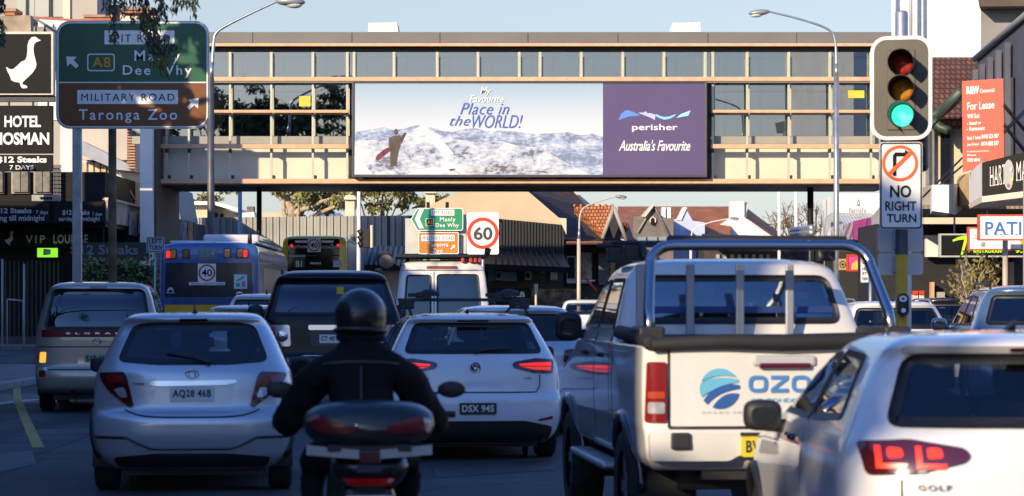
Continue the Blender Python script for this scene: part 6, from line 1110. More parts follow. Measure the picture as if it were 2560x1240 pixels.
for mir in (0, 1):
    f = mirror if mir else (lambda s: s); L = c.panel('tail_lamp', lamp_clear, 'rear', f(rp([(-.85,.50),(-.72,.50),(-.70,.885),(-.83,.89)], .02)), .014, .03)
    c.panel('lamp_amber', amber_on if not mir else lamp_amber, 'rear', f(rp([(-.825,.72),(-.735,.72),(-.725,.87),(-.815,.87)], .02)), .018, .03, parent=L); c.panel('lamp_red', lamp_red, 'rear', f(rp([(-.83,.515),(-.735,.515),(-.733,.61),(-.83,.61)], .02)), .018, .03, parent=L)
c.panel('plate_garnish', chrome, 'rear', rp([(-.28,.70),(.28,.70),(.28,.89),(-.28,.89)], .02), .012, .04); c.plate('BXR 20A', 0, .78, .372, .13, mat('plate_green', (.40, .46, .30), .4), trim, .024)
m = MB(); m.tube([(x, c.rear(x, .945)-.003, .945) for x in [-.84+1.68*k/20 for k in range(21)]], .008, 5); m.tube([(x, c.rear(x, .62)-.003, .62) for x in [-.7+1.4*k/20 for k in range(21)]], .008, 5); m.build('shut_line', trim, T, local=True)
m = MB(); m.tube([(.10, c.rear(.1, 1.75)-.03, 1.765), (.5, c.rear(.5, 1.70)-.025, 1.72)], [.016, .008], 6); m.build('wiper', trim, T, local=True)
c.mirrors(3.35, 1.28, .88, chrome, (.09, .10, .13)); m = MB(); m.box((-.65, .3, .18), (.65, 4.2, .3)); m.build('underbody', trim, T, local=True); m = MB(); m.lathe([(.035, -.1), (.035, .1), (.028, .1), (.028, 0), (0, 0)], (-.35, .12, .30), (0, -1, 0), 14); m.build('exhaust', dark_metal, T, local=True)
place(T, P(243, 0, 36).x, 36, 5.5)
# ---------------------------------------------------------------- dark four wheel drive
T = thing('large_wagon', 'very dark plum four wheel drive with clear tail lamps behind the motorcyclist helmet', 'car')
lev = [(.35,.86,.14,.25,4.9,.5),(.45,.95,.03,.25,5.1,.6),(.62,.985,.0,.25,5.2,.6),(.80,.99,.03,.25,5.2,.6),(.86,.99,.09,.24,5.18,.6),(1.15,.985,.11,.24,4.9,.6),(1.30,.97,.12,.25,4.2,.5),(1.38,.95,.14,.26,3.8,.5),(1.6,.88,.22,.3,3.4,.45),(1.86,.80,.36,.32,3.0,.4),(1.92,.775,.30,.3,2.85,.38),(1.985,.70,.36,.3,2.6,.35),(2.03,.55,.65,.3,2.3,.3),(2.045,.2,1.2,.1,1.9,.1)]
rw = rp([(-.86,1.40),(.86,1.40),(.765,1.875),(-.765,1.875)], .09)
c = generic(T, lev, p_plum, rw, [rp([(.45,1.40),(1.35,1.40),(1.35,1.86),(.70,1.86)], .07), rp([(1.42,1.40),(2.35,1.40),(2.35,1.85),(1.42,1.86)], .06), rp([(2.42,1.40),(3.5,1.40),(3.0,1.8),(2.42,1.85)], .06)], rp([(-.8,1.42),(.8,1.42),(.7,1.82),(-.7,1.82)], .1), tint_glass, (1.1, 4.2), .40, p=3.4)
c.seats((2.6, 1.6), .6, 1.4)
for mir in (0, 1):
    f = mirror if mir else (lambda s: s); L = c.panel('tail_lamp', lamp_clear, 'rear', f(rp([(-.95,1.265),(-.60,1.265),(-.585,.98),(-.62,.965),(-.94,.975)], .03)), .018, .04); c.panel('lamp_red', mat('lamp_pinkred', (.55, .10, .12), .15, coat=1), 'rear', f(rp([(-.945,1.25),(-.80,1.25),(-.80,.99),(-.935,.99)], .03)), .022, .04, parent=L)
    m = MB(); sg = 1 if mir else -1; m.lathe([(.085, 0), (.06, .012), (.03, .008), (0, .015)], (sg*.69, c.rear(.69, 1.11)-.02, 1.11), (0, -1, 0), 20); m.build('reflector', chrome, L, local=True)
c.panel('chrome_handle', chrome, 'rear', rp([(-.34,1.195),(.34,1.195),(.34,1.265),(-.34,1.265)], .03), .03, .04); c.panel('plate_recess', mat('recess_plum', (.05, .04, .055), .4), 'rear', rp([(-.30,.965),(.30,.965),(.32,1.18),(-.32,1.18)], .03), .01, .05); c.plate('CT 40 QX', 0, 1.07, .372, .12, plate_w, trim)
c.panel('rear_bumper', mat('bumper_plum', (.02, .015, .02), .4), 'rear', rp([(-.90,.50),(.90,.50),(.92,.82),(-.92,.82)], .06), .02, .06); m = MB(); m.tube([(x, c.rear(x, .835)-.03, .835) for x in [-.45+.9*k/12 for k in range(13)]], .012, 6); m.build('bumper_trim', chrome, T, local=True)
c.mirrors(3.4, 1.42, .97, trim, (.10, .14, .12)); m = MB(); m.box((-.75, .3, .28), (.75, 4.6, .42)); m.build('underbody', trim, T, local=True)
m = MB(); c.text(m, 'i', .2, 1.6, .24, 1.7, .03) if False else m.box((.06, c.rear(.1, 1.72)-.02, 1.66), (.16, c.rear(.1, 1.72)-.012, 1.80)); m.build('window_sticker', mat('sticker_yellow', (.70, .45, .02), .5, var=.15), T, local=True, bevel=.01)
for sg in (-1, 1): m = MB(); m.tube([(sg*.70, .7, 1.99), (sg*.70, .9, 2.05), (sg*.70, 2.2, 2.06), (sg*.68, 2.5, 2.0)], .018, 8); m.build('roof_rail', dark_metal, T, local=True)
place(T, P(832, 0, 35.2).x, 35.2, 5.5)
# ---------------------------------------------------------------- ivory off-roader
T = thing('off_roader', 'sunlit white boxy off roader with split rear windows and roof rack', 'car')
lev = [(.45,.78,.1,.1,4.6,.2),(.6,.84,.02,.1,4.8,.25),(.8,.845,.0,.1,4.85,.3),(1.1,.845,.01,.1,4.8,.3),(1.22,.84,.015,.1,3.7,.3),(1.35,.83,.03,.1,3.4,.3),(1.65,.80,.07,.11,3.2,.25),(2.05,.755,.13,.12,2.95,.25),(2.15,.735,.15,.14,2.8,.25),(2.25,.68,.19,.2,2.6,.3),(2.30,.58,.3,.25,2.4,.3),(2.32,.3,.6,.2,2.0,.2)]
c = Car(T, lev, 4.5); wl_ = rp([(-.69,1.28),(-.19,1.28),(-.19,2.06),(-.63,2.06)], .07); wr_ = rp([(-.10,1.24),(.70,1.24),(.635,2.07),(-.10,2.07)], .07); fw = rp([(-.70,1.40),(.70,1.40),(.62,2.0),(-.62,2.0)], .08); sds = [rp([(.25,1.45),(2.0,1.45),(2.0,2.0),(.30,2.0)], .07), rp([(2.08,1.45),(3.1,1.45),(2.9,2.0),(2.08,2.0)], .07)]
c.shell(p_troop, [('rear', inset(wl_, .02)), ('rear', inset(wr_, .02)), ('front', inset(fw, .02))]+[('side', inset(q, .02)) for q in sds], [(1.0, .4, .46), (3.95, .4, .46)])
for w_ in (wl_, wr_): c.window('rear', w_, tint_glass, .035)
c.window('front', fw, tint_glass)
for q in sds: c.window('side', q, tint_glass, .03, both=True)
c.wheels((1.0, 3.95), .4, .84, .24); c.seats((2.2,), .5, 1.5)
c.panel('third_brake_lamp', mat('lamp_brown', (.28, .07, .03), .3), 'rear', rp([(-.28,2.16),(.27,2.16),(.26,2.21),(-.27,2.21)], .01), .012, .04)
m = MB(); m.tube([(x, c.rear(x, 2.135)-.002, 2.135) for x in [-.72+1.44*k/14 for k in range(15)]], .008, 5); m.tube([(-.145, c.rear(-.145, z)-.002, z) for z in (.75, 1.2, 1.6, 2.1)], .008, 5); m.build('shut_line', trim, T, local=True)
m = MB(); m.lathe([(.38, -.1), (.38, .1), (.3, .12), (.12, .10), (0, .11)], (-.30, -.14, 1.0), (0, -1, 0), 26); m.build('spare_wheel', MATS['tyre'], T, local=True)
for sg in (-1, 1): c.panel('tail_lamp', lamp_red, 'rear', [(sg*.62, .78), (sg*.78, .78), (sg*.78, .95), (sg*.62, .95)], .02, .05)
m = MB(); m.box((-.82, .1, 2.36), (.80, 2.4, 2.41)); [m.box((x-.03, y-.03, 2.28), (x+.03, y+.03, 2.37)) for x in (-.6, .6) for y in (.6, 1.6)]; m.build('roof_rack', dark_metal, T, local=True, bevel=.01)
m = MB(); m.tube([(-1.02, .0, 2.30), (-1.02, .9, 2.36), (-1.0, 2.2, 2.36)], [.13, .14, .12], 12); m.build('awning_bag', mat('bag_charcoal', (.05, .048, .045), .8, var=.4, scale=4, bump=.3), T, local=True)
m = MB(); m.ball((-.98, -.08, 2.28), .13, .06, .12); m.build('bag_end', mat('bag_tan', (.28, .20, .12), .8, var=.3, scale=6), T, local=True)
for k, x in enumerate((.36, .50, .58, .66)): m = MB(); m.box((x-.03, .12, 2.27), (x+.03, .4, 2.355)); m.build('strap_bag', mat('strap_red', (.50, .05, .06), .6), T, local=True, bevel=.015)
m = MB(); m.tube([(.78, .05, 2.41), (.80, .1, 2.50)], [.05, .06], 8); m.build('work_light', trim, T, local=True); c.mirrors(3.25, 1.5, .84, trim, (.07, .10, .13)); m = MB(); m.box((-.62, .1, .40), (.62, 4.4, .55)); m.build('underbody', trim, T, local=True); m = MB(); m.box((-.8, -.12, .52), (.8, .06, .66)); m.build('rear_bumper', trim, T, local=True, bevel=.03)
place(T, P(1106, 0, 44).x, 44, 2.5)
# ---------------------------------------------------------------- plain traffic, partly hidden
def sedan_levels(w, h, L, belt=1.0):
    h2 = w/2; k = h/1.5
    return [(.2*k,h2*.85,.14,.3,L-.2,.6),(.35*k,h2*.96,.03,.3,L-.04,.7),(.52*k,h2,.0,.32,L,.75),(.68*k,h2,.03,.35,L-.05,.75),(.76*k,h2*.995,.08,.38,L-.15,.75),(.95*k,h2*.98,.10,.42,L-.6,.65),(1.03*k,h2*.95,.14,.42,L-1.2,.55),(1.08*k,h2*.92,.18,.42,L-1.45,.5),(1.28*k,h2*.82,.34,.4,L-1.85,.45),(1.40*k,h2*.745,.42,.36,L-2.15,.4),(1.45*k,h2*.69,.38,.34,L-2.35,.38),(1.48*k,h2*.60,.48,.34,L-2.6,.35),(1.498*k,h2*.42,.75,.3,L-2.9,.3),(1.502*k,h2*.15,1.1,.1,L-3.1,.1)]
def traffic(name, label, w, h, L, pm, X, D, yaw, lampm, rails=False, gm=None, white=None):
    T = thing(name, label, 'car', (0, 0, 0), 'traffic further ahead'); k = h/1.5; h2 = w/2
    rw = rp([(-h2*.80,1.09*k),(h2*.80,1.09*k),(h2*.67,1.40*k),(-h2*.67,1.40*k)], .07); fw = rp([(-h2*.78,1.1*k),(h2*.78,1.1*k),(h2*.66,1.37*k),(-h2*.66,1.37*k)], .07)
    c = generic(T, sedan_levels(w, h, L), pm, rw, [rp([(.85,1.08*k),(1.75,1.07*k),(1.75,1.40*k),(1.15,1.38*k)], .06), rp([(1.82,1.07*k),(L-1.5,1.07*k),(L-2.0,1.35*k),(1.82,1.40*k)], .06)], fw, gm or car_glass, (.8, L-.85), .32*k); c.seats((2.0, .9), .6, 1.0*k)
    for mir in (0, 1): c.panel('tail_lamp', lampm, 'rear', (mirror if mir else (lambda s: s))(rp([(-h2*.95,1.0*k),(-h2*.62,.99*k),(-h2*.60,.84*k),(-h2*.92,.82*k)], .03)), .016, .05)
    c.plate('', 0, .72*k, .372, .12, plate_w, trim); c.mirrors(L-1.75, 1.07*k, h2*.95, pm, (.09, .12, .09)); c.panel('lower_valance', trim, 'rear', rp([(-h2*.8,.21*k),(h2*.8,.21*k),(h2*.85,.36*k),(-h2*.85,.36*k)], .04), .01, .08)
    if rails:
        for sg in (-1, 1): m = MB(); m.tube([(sg*h2*.66, .75, h*.975), (sg*h2*.66, 1.0, h+.02), (sg*h2*.66, 2.3, h+.03), (sg*h2*.62, 2.6, h*.985)], .018, 6); m.build('roof_rail', galv if rails == 1 else dark_metal, T, local=True)
    m = MB(); m.tube([(0, .85, h-.01), (0, .75, h+.09)], [.02, .006], 6); m.build('aerial', trim, T, local=True); place(T, X, D, yaw); return c
traffic('hatchback', 'pale silver car half hidden between the white wagon and the work ute', 1.78, 1.55, 4.3, p_silver, P(1300, 0, 30).x, 30, 5, lamp_dark)
traffic('small_suv', 'white high roofed car in front of the blue bus and left of the dark wagon', 1.82, 1.74, 4.5, p_white, P(662, 0, 50).x, 50, 3, lamp_red, 1)
traffic('hatchback', 'pale blue silver car roof showing just over the silver hatchback', 1.76, 1.53, 4.2, p_silver, P(618, 0, 41).x, 41, 4, lamp_red)
traffic('small_suv', 'white car with roof rails behind the yellow signal pole', 1.80, 1.60, 4.4, p_white, P(2252, 0, 39).x, 39, 0, lamp_red, 1)
traffic('small_suv', 'black car with bright red tail lamp right of the yellow pole', 1.84, 1.66, 4.5, p_black, P(2385, 0, 47).x, 47, -8, mat('lamp_bright', (.72, .05, .03), .2, coat=1))
traffic('small_suv', 'steel blue four wheel drive with roof rails by the right edge', 1.88, 1.80, 4.7, p_blue, P(2625, 0, 31).x, 31, -3, lamp_red, 2, tint_glass)
for i, (px, D_, lab) in enumerate(((1470, 74, 'small white car far ahead below the cream street lamp'), (1800, 80, 'distant white car hidden behind the work ute'))):
    if i == 0: traffic('hatchback', lab, 1.75, 1.62, 4.2, p_white, P(px, 0, D_).x, D_, 2, lamp_red)
# ---------------------------------------------------------------- white work ute
T = thing('work_ute', 'white dual cab work ute with chrome sports bar and blue globe logo on tailgate', 'ute')
TG = 1.33                                                              # tailgate top
lev = [(.56,.80,.10,.06,5.0,.4),(.64,.855,.02,.08,5.1,.5),(.80,.87,.0,.09,5.15,.55),(.83,.875,.035,.09,5.15,.55),(1.05,.88,.04,.09,5.0,.55),(1.22,.878,.04,.09,4.2,.5),(1.315,.875,.04,.09,3.9,.45),(1.33,.87,.05,.09,3.85,.45),(1.335,.86,1.50,.06,3.82,.45),(1.40,.84,1.53,.10,3.7,.42),(1.60,.785,1.60,.16,3.4,.4),(1.80,.715,1.69,.2,3.05,.38),(1.85,.67,1.71,.22,2.9,.36),(1.885,.58,1.80,.25,2.7,.34),(1.905,.40,2.0,.2,2.5,.25),(1.91,.15,2.2,.1,2.3,.1)]
c = Car(T, lev, 3.6); rw = rp([(-.715,1.455),(.715,1.455),(.645,1.79),(-.645,1.79)], .09); fw = rp([(-.72,1.45),(.72,1.45),(.62,1.78),(-.62,1.78)], .1)
sds = [rp([(1.75,1.42),(2.50,1.42),(2.50,1.77),(1.90,1.77)], .06), rp([(2.57,1.42),(3.45,1.42),(3.05,1.73),(2.57,1.77)], .06)]
c.shell(p_ute, [('rear', inset(rw, .022)), ('front', inset(fw, .022))]+[('side', inset(q, .022)) for q in sds], [(1.05, .40, .47), (4.15, .40, .47)], dz=.03)
c.window('rear', rw, glass_mat('ute_glass', (.62, .67, .70), .05, .25)); c.window('front', fw, car_glass)
for q in sds: c.window('side', q, tint_glass, .03, both=True)
c.wheels((1.05, 4.15), .39, .885, .25, rim=chrome, am=p_ute, gap=.075); c.seats((2.75, 1.85), .6, 1.38)
m = MB(); m.ball((-.70, .0, 0), .001); 
m = MB(); m.box((-.80, .02, 1.325), (.80, 1.55, 1.385)); m.tube([(-.83, .03, 1.34), (-.40, .0, 1.36), (0, -.015, 1.355), (.45, .0, 1.365), (.83, .03, 1.375)], [.045, .05, .055, .055, .05], 10); m.tube([(-.83, .05, 1.35), (-.83, .8, 1.39), (-.83, 1.5, 1.40)], .05, 10); m.tube([(.83, .05, 1.35), (.83, .8, 1.39), (.83, 1.5, 1.40)], .05, 10); m.build('tonneau_cover', mat('tonneau', (.012, .013, .015), .75, var=.2, bump=.2), T, local=True, bevel=.02)
tg = rp([(-.715,.835),(.715,.835),(.715,1.325),(-.715,1.325)], .03); G = c.panel('tailgate', p_ute, 'rear', tg, .012, .06)
m = MB(); ye = lambda x, z: c.rear(x, z)-.016
m.tube([(x, ye(x, z)+.002, z) for x, z in ((-.72,.83),(-.72,1.1),(-.72,1.32))], .008, 5); m.tube([(x, ye(x, z)+.002, z) for x, z in ((.72,.83),(.72,1.1),(.72,1.32))], .008, 5); m.tube([(x, ye(x, .828), .828) for x in [-.72+1.44*k/10 for k in range(11)]], .010, 5); m.build('shut_line', trim, T, local=True)
m = MB(); m.box((-.20, ye(0,1.26)-.02, 1.205), (.20, ye(0,1.26)+.03, 1.275)); m.build('tailgate_handle', paint('paint_grey_shade', (.45, .45, .47)), T, local=True, bevel=.02); m = MB(); m.box((-.16, ye(0,1.22)-.035, 1.192), (.16, ye(0,1.22)+.01, 1.228)); m.build('third_brake_lamp', lamp_dark, T, local=True, bevel=.01)
for mir in (0, 1):
    f = mirror if mir else (lambda s: s); L = c.panel('tail_lamp', lamp_red, 'rear', f(rp([(-.868,.86),(-.735,.86),(-.735,1.235),(-.855,1.235)], .02)), .02, .03)
    c.panel('lamp_clear', lamp_clear, 'rear', f(rp([(-.85,.915),(-.745,.915),(-.745,.985),(-.85,.985)], .015)), .026, .03, parent=L); c.panel('lamp_amber', mat('lamp_orange_dark', (.42, .06, .015), .15, coat=1), 'rear', f(rp([(-.85,1.01),(-.745,1.01),(-.745,1.05),(-.85,1.05)], .012)), .026, .03, parent=L)
blu1 = mat('globe_light', (.12, .42, .62), .5, var=.05); blu2 = mat('globe_dark', (.02, .09, .32), .5, var=.05); gx, gz, gr = -.405, 1.07, .125
def arc(a0, a1, n=14): return [(gx+gr*math.cos(R(a0+(a1-a0)*k/n)), gz+gr*math.sin(R(a0+(a1-a0)*k/n))) for k in range(n+1)]
def quad(p, q, r, n=10): return [tuple(Vector(p)*(1-t)**2+Vector(q)*2*t*(1-t)+Vector(r)*t*t) for t in [k/n for k in range(1, n)]]
def on_gate(pts, name, mt, off=.018):
    q = MB(); n = len(pts); q.add([(x, ye(x, z)-off+.012, z) for x, z in pts], [tuple(t) for t in tess3([Vector((x, z, 0)) for x, z in pts])]); return q.build(name, mt, G, local=True)
a1, a2, a3 = arc(35, 160), arc(165, 215), arc(225, 372)
on_gate(a1+quad(a1[-1], (gx-.02, gz+.10), a1[0]), 'globe_logo', blu1); on_gate(arc(165, 205)+quad(arc(165,205)[-1], (gx+.0, gz+.03), arc(18, 28)[0])+arc(18, 28)+quad(arc(18,28)[-1], (gx-.05, gz+.085), arc(165,205)[0]), 'globe_logo', blu1); on_gate(arc(215, 232)+quad(arc(215,232)[-1], (gx-.02, gz-.02), arc(0, 10)[0])+arc(0, 10)+quad(arc(0,10)[-1], (gx-.02, gz+.05), arc(215,232)[0]), 'globe_logo', blu2); on_gate(arc(248, 345)+quad(arc(248,345)[-1], (gx+.02, gz-.01), arc(248,345)[0]), 'globe_logo', blu2)
def gate_text(s, x0, z0, x1, z1, bold, mt, sp=1.):
    q = MB(); vs, fs = glyphs(s, bold, 0, sp); q.add([(x0+(x1-x0)*u, ye(x0+(x1-x0)*u, z0+(z1-z0)*v)-.006, z0+(z1-z0)*v) for u, v in vs], fs); q.build('lettering', mt, G, local=True)
q = MB(); ob = []                                                      # squarish logo letters drawn as rounded frames
def oring(x0, z0, x1, z1, t, r):
    o = rp([(x0,z0),(x1,z0),(x1,z1),(x0,z1)], r, 5); i = rp([(x0+t,z0+t),(x1-t,z0+t),(x1-t,z1-t),(x0+t,z1-t)], max(.006, r-t), 5); n = len(o); q.add([(x, ye(x, z)-.006, z) for x, z in o]+[(x, ye(x, z)-.006, z) for x, z in i], [(k, (k+1) % n, n+(k+1) % n, n+k) for k in range(n)])
def bar(pts): q.add([(x, ye(x, z)-.006, z) for x, z in pts], [tuple(range(len(pts)))])
oring(-.225, 1.045, -.105, 1.15, .024, .045); oring(.045, 1.045, .165, 1.15, .024, .045)
bar([(-.085,1.126),(.025,1.126),(.025,1.15),(-.085,1.15)]); bar([(-.085,1.045),(.025,1.045),(.025,1.069),(-.085,1.069)]); bar([(-.085,1.069),(-.05,1.069),(.025,1.126),(-.01,1.126)])
bar([(.19,1.045),(.214,1.045),(.214,1.15),(.19,1.15)]); bar([(.276,1.045),(.30,1.045),(.30,1.15),(.276,1.15)]); bar([(.214,1.12),(.276,1.126),(.276,1.15),(.214,1.15)]); [bar([(.325,z),(.42,z),(.42,z+.024),(.325,z+.024)]) for z in (1.045, 1.086, 1.126)]; bar([(.325,1.069),(.349,1.069),(.349,1.126),(.325,1.126)])
q.build('lettering', mat('logo_blue', (.05, .20, .48), .5, var=.06), G, local=True); gate_text('AIR CONDITIONING', -.215, .985, .28, 1.01, .01, blu1); gate_text('SALES SERVICE INSTALLATION', -.52, .917, .40, .930, -.004, mat('soft_grey', (.45, .45, .45), .6))
c.panel('rear_bumper', p_ute, 'rear', rp([(-.84,.625),(-.35,.625),(-.30,.66),(.30,.66),(.35,.625),(.84,.625),(.85,.80),(.30,.80),(.28,.765),(-.28,.765),(-.30,.80),(-.85,.80)], .03), .06, .05); m = MB(); m.box((-.28, -.05, .765), (.28, .02, .80)); m.build('bumper_step', trim, T, local=True); m = MB(); m.box((-.72, -.075, .70), (-.60, .0, .80)); m.build('bumper_lamp', trim, T, local=True, bevel=.01)
o = c.plate('BV 29 KD', -.10, .715, .372, .125, plate_y, trim, .09)
m = MB(); m.box((-.6, .35, .42), (.6, 4.6, .60)); m.box((-.5, .12, .50), (.5, .3, .58)); m.build('underbody', trim, T, local=True); m = MB(); m.box((-.93, 1.65, .46), (-.76, 3.6, .51)); m.box((.76, 1.65, .46), (.93, 3.6, .51)); m.build('side_step', galv, T, local=True, bevel=.02)
path = [(-.785, .42, 1.36), (-.775, .52, 1.55), (-.725, .80, 1.84)]+[(-.725+.17*(1-math.cos(a)), .80+.06*math.sin(a), 1.84+.135*math.sin(a)) for a in [math.pi/2*k/6 for k in range(1, 7)]]; path += [(-x, y, z) for x, y, z in reversed(path)]
m = MB(); m.tube(path, .036, 16); m.build('sports_bar', mat('bar_steel', (.36, .37, .40), .16, 1., var=0), T, local=True); m = MB(); m.tube([(-.60, .92, 2.01), (.60, .92, 2.01)], .03, 12); m.box((-.87, .30, 1.34), (-.70, .70, 1.45)); m.box((.70, .30, 1.34), (.87, .70, 1.45)); m.build('bar_mount', trim, T, local=True, bevel=.02)
for x in (-.36, -.02, .32, -.70): m = MB(); m.box((x-.028, 1.42, 1.38), (x+.028, 1.45, 1.86)); m.build('window_guard_bar', mat('guard_grey', (.36, .39, .44), .4, .5), T, local=True, bevel=.008)
for sg in (-1, 1): m = MB(); m.tube([(sg*.62, 1.8, 1.90), (sg*.62, 1.9, 2.0), (sg*.62, 3.0, 1.98)], .025, 8); m.build('roof_rail', dark_metal, T, local=True)
for y in (1.95, 2.85): m = MB(); m.box((-.82, y-.035, 2.0), (.80, y+.035, 2.03)); m.box((-.74, y-.06, 1.89), (-.62, y+.06, 2.0)); m.box((.62, y-.06, 1.89), (.74, y+.06, 2.0)); m.build('roof_bar', dark_metal, T, local=True, bevel=.012)
m = MB(); [m.tube([(.36, .9, 2.06+k*.03), (.70, 3.2, 2.11+k*.03)], .022, 8) for k in range(2)]; m.build('conduit_tube', galv, T, local=True)
c.panel('window_band', mat('band_blue', (.02, .045, .16), .3), 'rear', [(-.66,1.53),(.66,1.53),(.648,1.575),(-.648,1.575)], .011, .05)
c.mirrors(3.35, 1.42, .85, trim, (.09, .12, .11)); c.panel('door_seam', trim, 'side', [(2.53,.65),(2.54,.65),(2.54,1.40),(2.53,1.40)], .002, .08, both=True); c.panel('door_seam', trim, 'side', [(1.70,.75),(1.71,.75),(1.71,1.40),(1.70,1.40)], .002, .08, both=True); c.panel('tub_seam', trim, 'side', [(1.54,.65),(1.555,.65),(1.555,1.32),(1.54,1.32)], .002, .08, both=True)
for y in (1.95, 2.85):
    for sg in (-1, 1): m = MB(); m.tube([(sg*(c.side(y-.1, 1.24)+.03), y-.1, 1.24), (sg*(c.side(y+.1, 1.24)+.03), y+.1, 1.24)], .018, 8); m.build('door_handle', trim, T, local=True)
place(T, 1.69, 15.6, 5.2)
# ---------------------------------------------------------------- buses
bus_blue = paint('bus_blue', (.03, .095, .28), .1, .35); bus_panel = paint('bus_white', (.60, .58, .60), .0, .4); bus_glass = mat('bus_rear_glass', (.03, .036, .045), .12, var=.3, scale=1.5)
def limit40(T, x0, z0, x1, z1, y):
    m = MB(); m.box((x0, y, z0), (x1, y+.02, z1)); o = m.build('speed_sticker', sign_white, T, local=True); cx, cz, r = (x0+x1)/2, z0+(z1-z0)*.5, (x1-x0)*.47; n = 28
    m = MB(); A_ = [(cx+r*math.cos(2*math.pi*k/n), y-.004, cz+r*math.sin(2*math.pi*k/n)) for k in range(n)]; B_ = [(cx+r*.8*math.cos(2*math.pi*k/n), y-.004, cz+r*.8*math.sin(2*math.pi*k/n)) for k in range(n)]; m.add(A_+B_, [(k, (k+1) % n, n+(k+1) % n, n+k) for k in range(n)]); m.build('red_ring', sign_red, o, local=True)
    vs, fs = glyphs('40', .02); m = MB(); m.add([(cx-r*.62+r*1.24*u, y-.004, cz-r*.42+r*.84*v) for u, v in vs], fs); m.build('lettering', sign_black, o, local=True)
def bus_text(T, s, x0, z0, x1, z1, y, mt, bold=.02, sp=1.):
    vs, fs = glyphs(s, bold, 0, sp); m = MB(); m.add([(x0+(x1-x0)*u, y, z0+(z1-z0)*v) for u, v in vs], fs); return m.build('lettering', mt, T, local=True)
T = thing('bus', 'blue single deck bus with a white 40 sticker on its dark rear window', 'bus'); k = 1/98.4; bx = lambda px: (px-524)*k; bz = lambda py: CH-(py-HY)*k
lev = [(.3,1.18,.08,.1,11.9,.3),(.5,1.24,.0,.1,12,.35),(1.5,1.25,.0,.1,12,.4),(2.6,1.24,.02,.12,12,.4),(2.9,1.21,.05,.15,11.95,.4),(3.0,1.14,.09,.2,11.9,.4),(3.06,.95,.16,.3,11.8,.4),(3.09,.5,.4,.3,11.6,.4)]
c = Car(T, lev, 5); c.shell(bus_blue, (), [(3.3, .5, .6), (9.2, .5, .6)], dz=.12); c.wheels((3.3, 9.2), .48, 1.23, .28)
for sg in (-1, 1):
    c.panel('side_panel', bus_panel, 'side', rp([(.35,.42),(11.5,.42),(11.5,2.95),(.35,2.95)], .1), .012, .35) if False else None
    m = MB(); m.box((sg*1.245, .18, .62), (sg*1.262, 11.6, 2.78)); m.build('side_panel', bus_panel, T, local=True)
    m = MB(); m.box((sg*1.264, 1.6, 1.45), (sg*1.272, 11.3, 2.45)); m.build('side_window', mat('side_pane', (.22, .21, .25), .15, var=.3, scale=.7), T, local=True)
    m = MB(); m.box((sg*1.264, .2, 2.60), (sg*1.275, 11.6, 2.66)); m.build('side_strip', dark_metal, T, local=True)
m = MB(); m.box((-1.10, .9, 3.06), (1.12, 11.4, 3.14)); m.build('roof_skin', bus_panel, T, local=True, bevel=.04); m = MB(); m.box((-.35, 2.0, 3.1), (1.12, 6.5, 3.33)); m.build('roof_pod', bus_panel, T, local=True, bevel=.08, seg=3)
m = MB(); m.tube([(.98, .5, 3.05), (.98, .5, 3.22), (.99, .5, 3.36)], [.06, .055, .035], 10); m.build('exhaust_stack', dark_metal, T, local=True)
W1 = c.panel('rear_window', bus_glass, 'rear', rp([(bx(412),bz(742)),(bx(631),bz(742)),(bx(629),bz(657)),(bx(415),bz(657))], .05), .02, .15)
for x0, x1, y0, y1, mt in ((415, 426, 627, 645, lamp_on), (428, 439, 624, 645, lamp_amber), (458, 472, 625, 644, mat('lamp_brown2', (.22, .07, .02), .3)), (561, 575, 622, 643, lamp_amber), (593, 606, 623, 643, lamp_amber), (608, 618, 625, 643, lamp_on)):
    f_ = c.panel('lamp_surround', trim, 'rear', rp([(bx(x0)-.025,bz(y1)-.025),(bx(x1)+.025,bz(y1)-.025),(bx(x1)+.025,bz(y0)+.025),(bx(x0)-.025,bz(y0)+.025)], .03), .015, .08); c.panel('lamp', mt, 'rear', rp([(bx(x0),bz(y1)),(bx(x1),bz(y1)),(bx(x1),bz(y0)),(bx(x0),bz(y0))], .03), .025, .06, parent=f_)
f_ = c.panel('route_display', mat('display_grey', (.16, .19, .18), .3), 'rear', rp([(bx(495),bz(649)),(bx(541),bz(649)),(bx(541),bz(619)),(bx(495),bz(619))], .02), .02, .1); yb = c.rear(0, 2.6)
bus_text(f_, 'E54', bx(502), bz(642), bx(537), bz(625), yb-.05, mat('display_pale', (.30, .33, .31), .5), .02); yb = c.rear(0, 2.2)-.05
limit40(T, bx(495), bz(705), bx(540), bz(659), yb); m = MB(); m.box((bx(473), yb, bz(713)), (bx(563), yb+.02, bz(705.5))); s_ = m.build('sticker', sign_white, T, local=True); bus_text(s_, 'WHEN LIGHTS FLASH', bx(476), bz(712), bx(560), bz(707), yb-.006, sign_black, .01)
m = MB(); m.box((bx(585), yb, bz(722)), (bx(618), yb+.02, bz(686))); s_ = m.build('give_way_sticker', mat('sticker_pale', (.55, .66, .68), .5), T, local=True)
m = MB(); q = lambda x, y: (bx(x), yb-.006, bz(y)); m.add([q(592, 704), (bx(592), yb-.006, bz(699)), q(604, 694), q(604, 690), q(612, 692), q(606, 699), q(606, 697), q(596, 703)], [(0, 1, 2, 7), (3, 4, 5), (2, 6, 7)]); m.add([q(590, 717), q(600, 717), q(600, 708), q(590, 708)], [(0, 1, 2, 3)]); m.build('arrow_print', mat('print_teal', (.05, .30, .26), .5), s_, local=True); m = MB(); m.add([q(604, 717), q(614, 717), q(614, 703), q(604, 703)], [(0, 1, 2, 3)]); m.build('car_print', mat('print_pink', (.50, .20, .28), .5, var=.4, scale=20), s_, local=True)
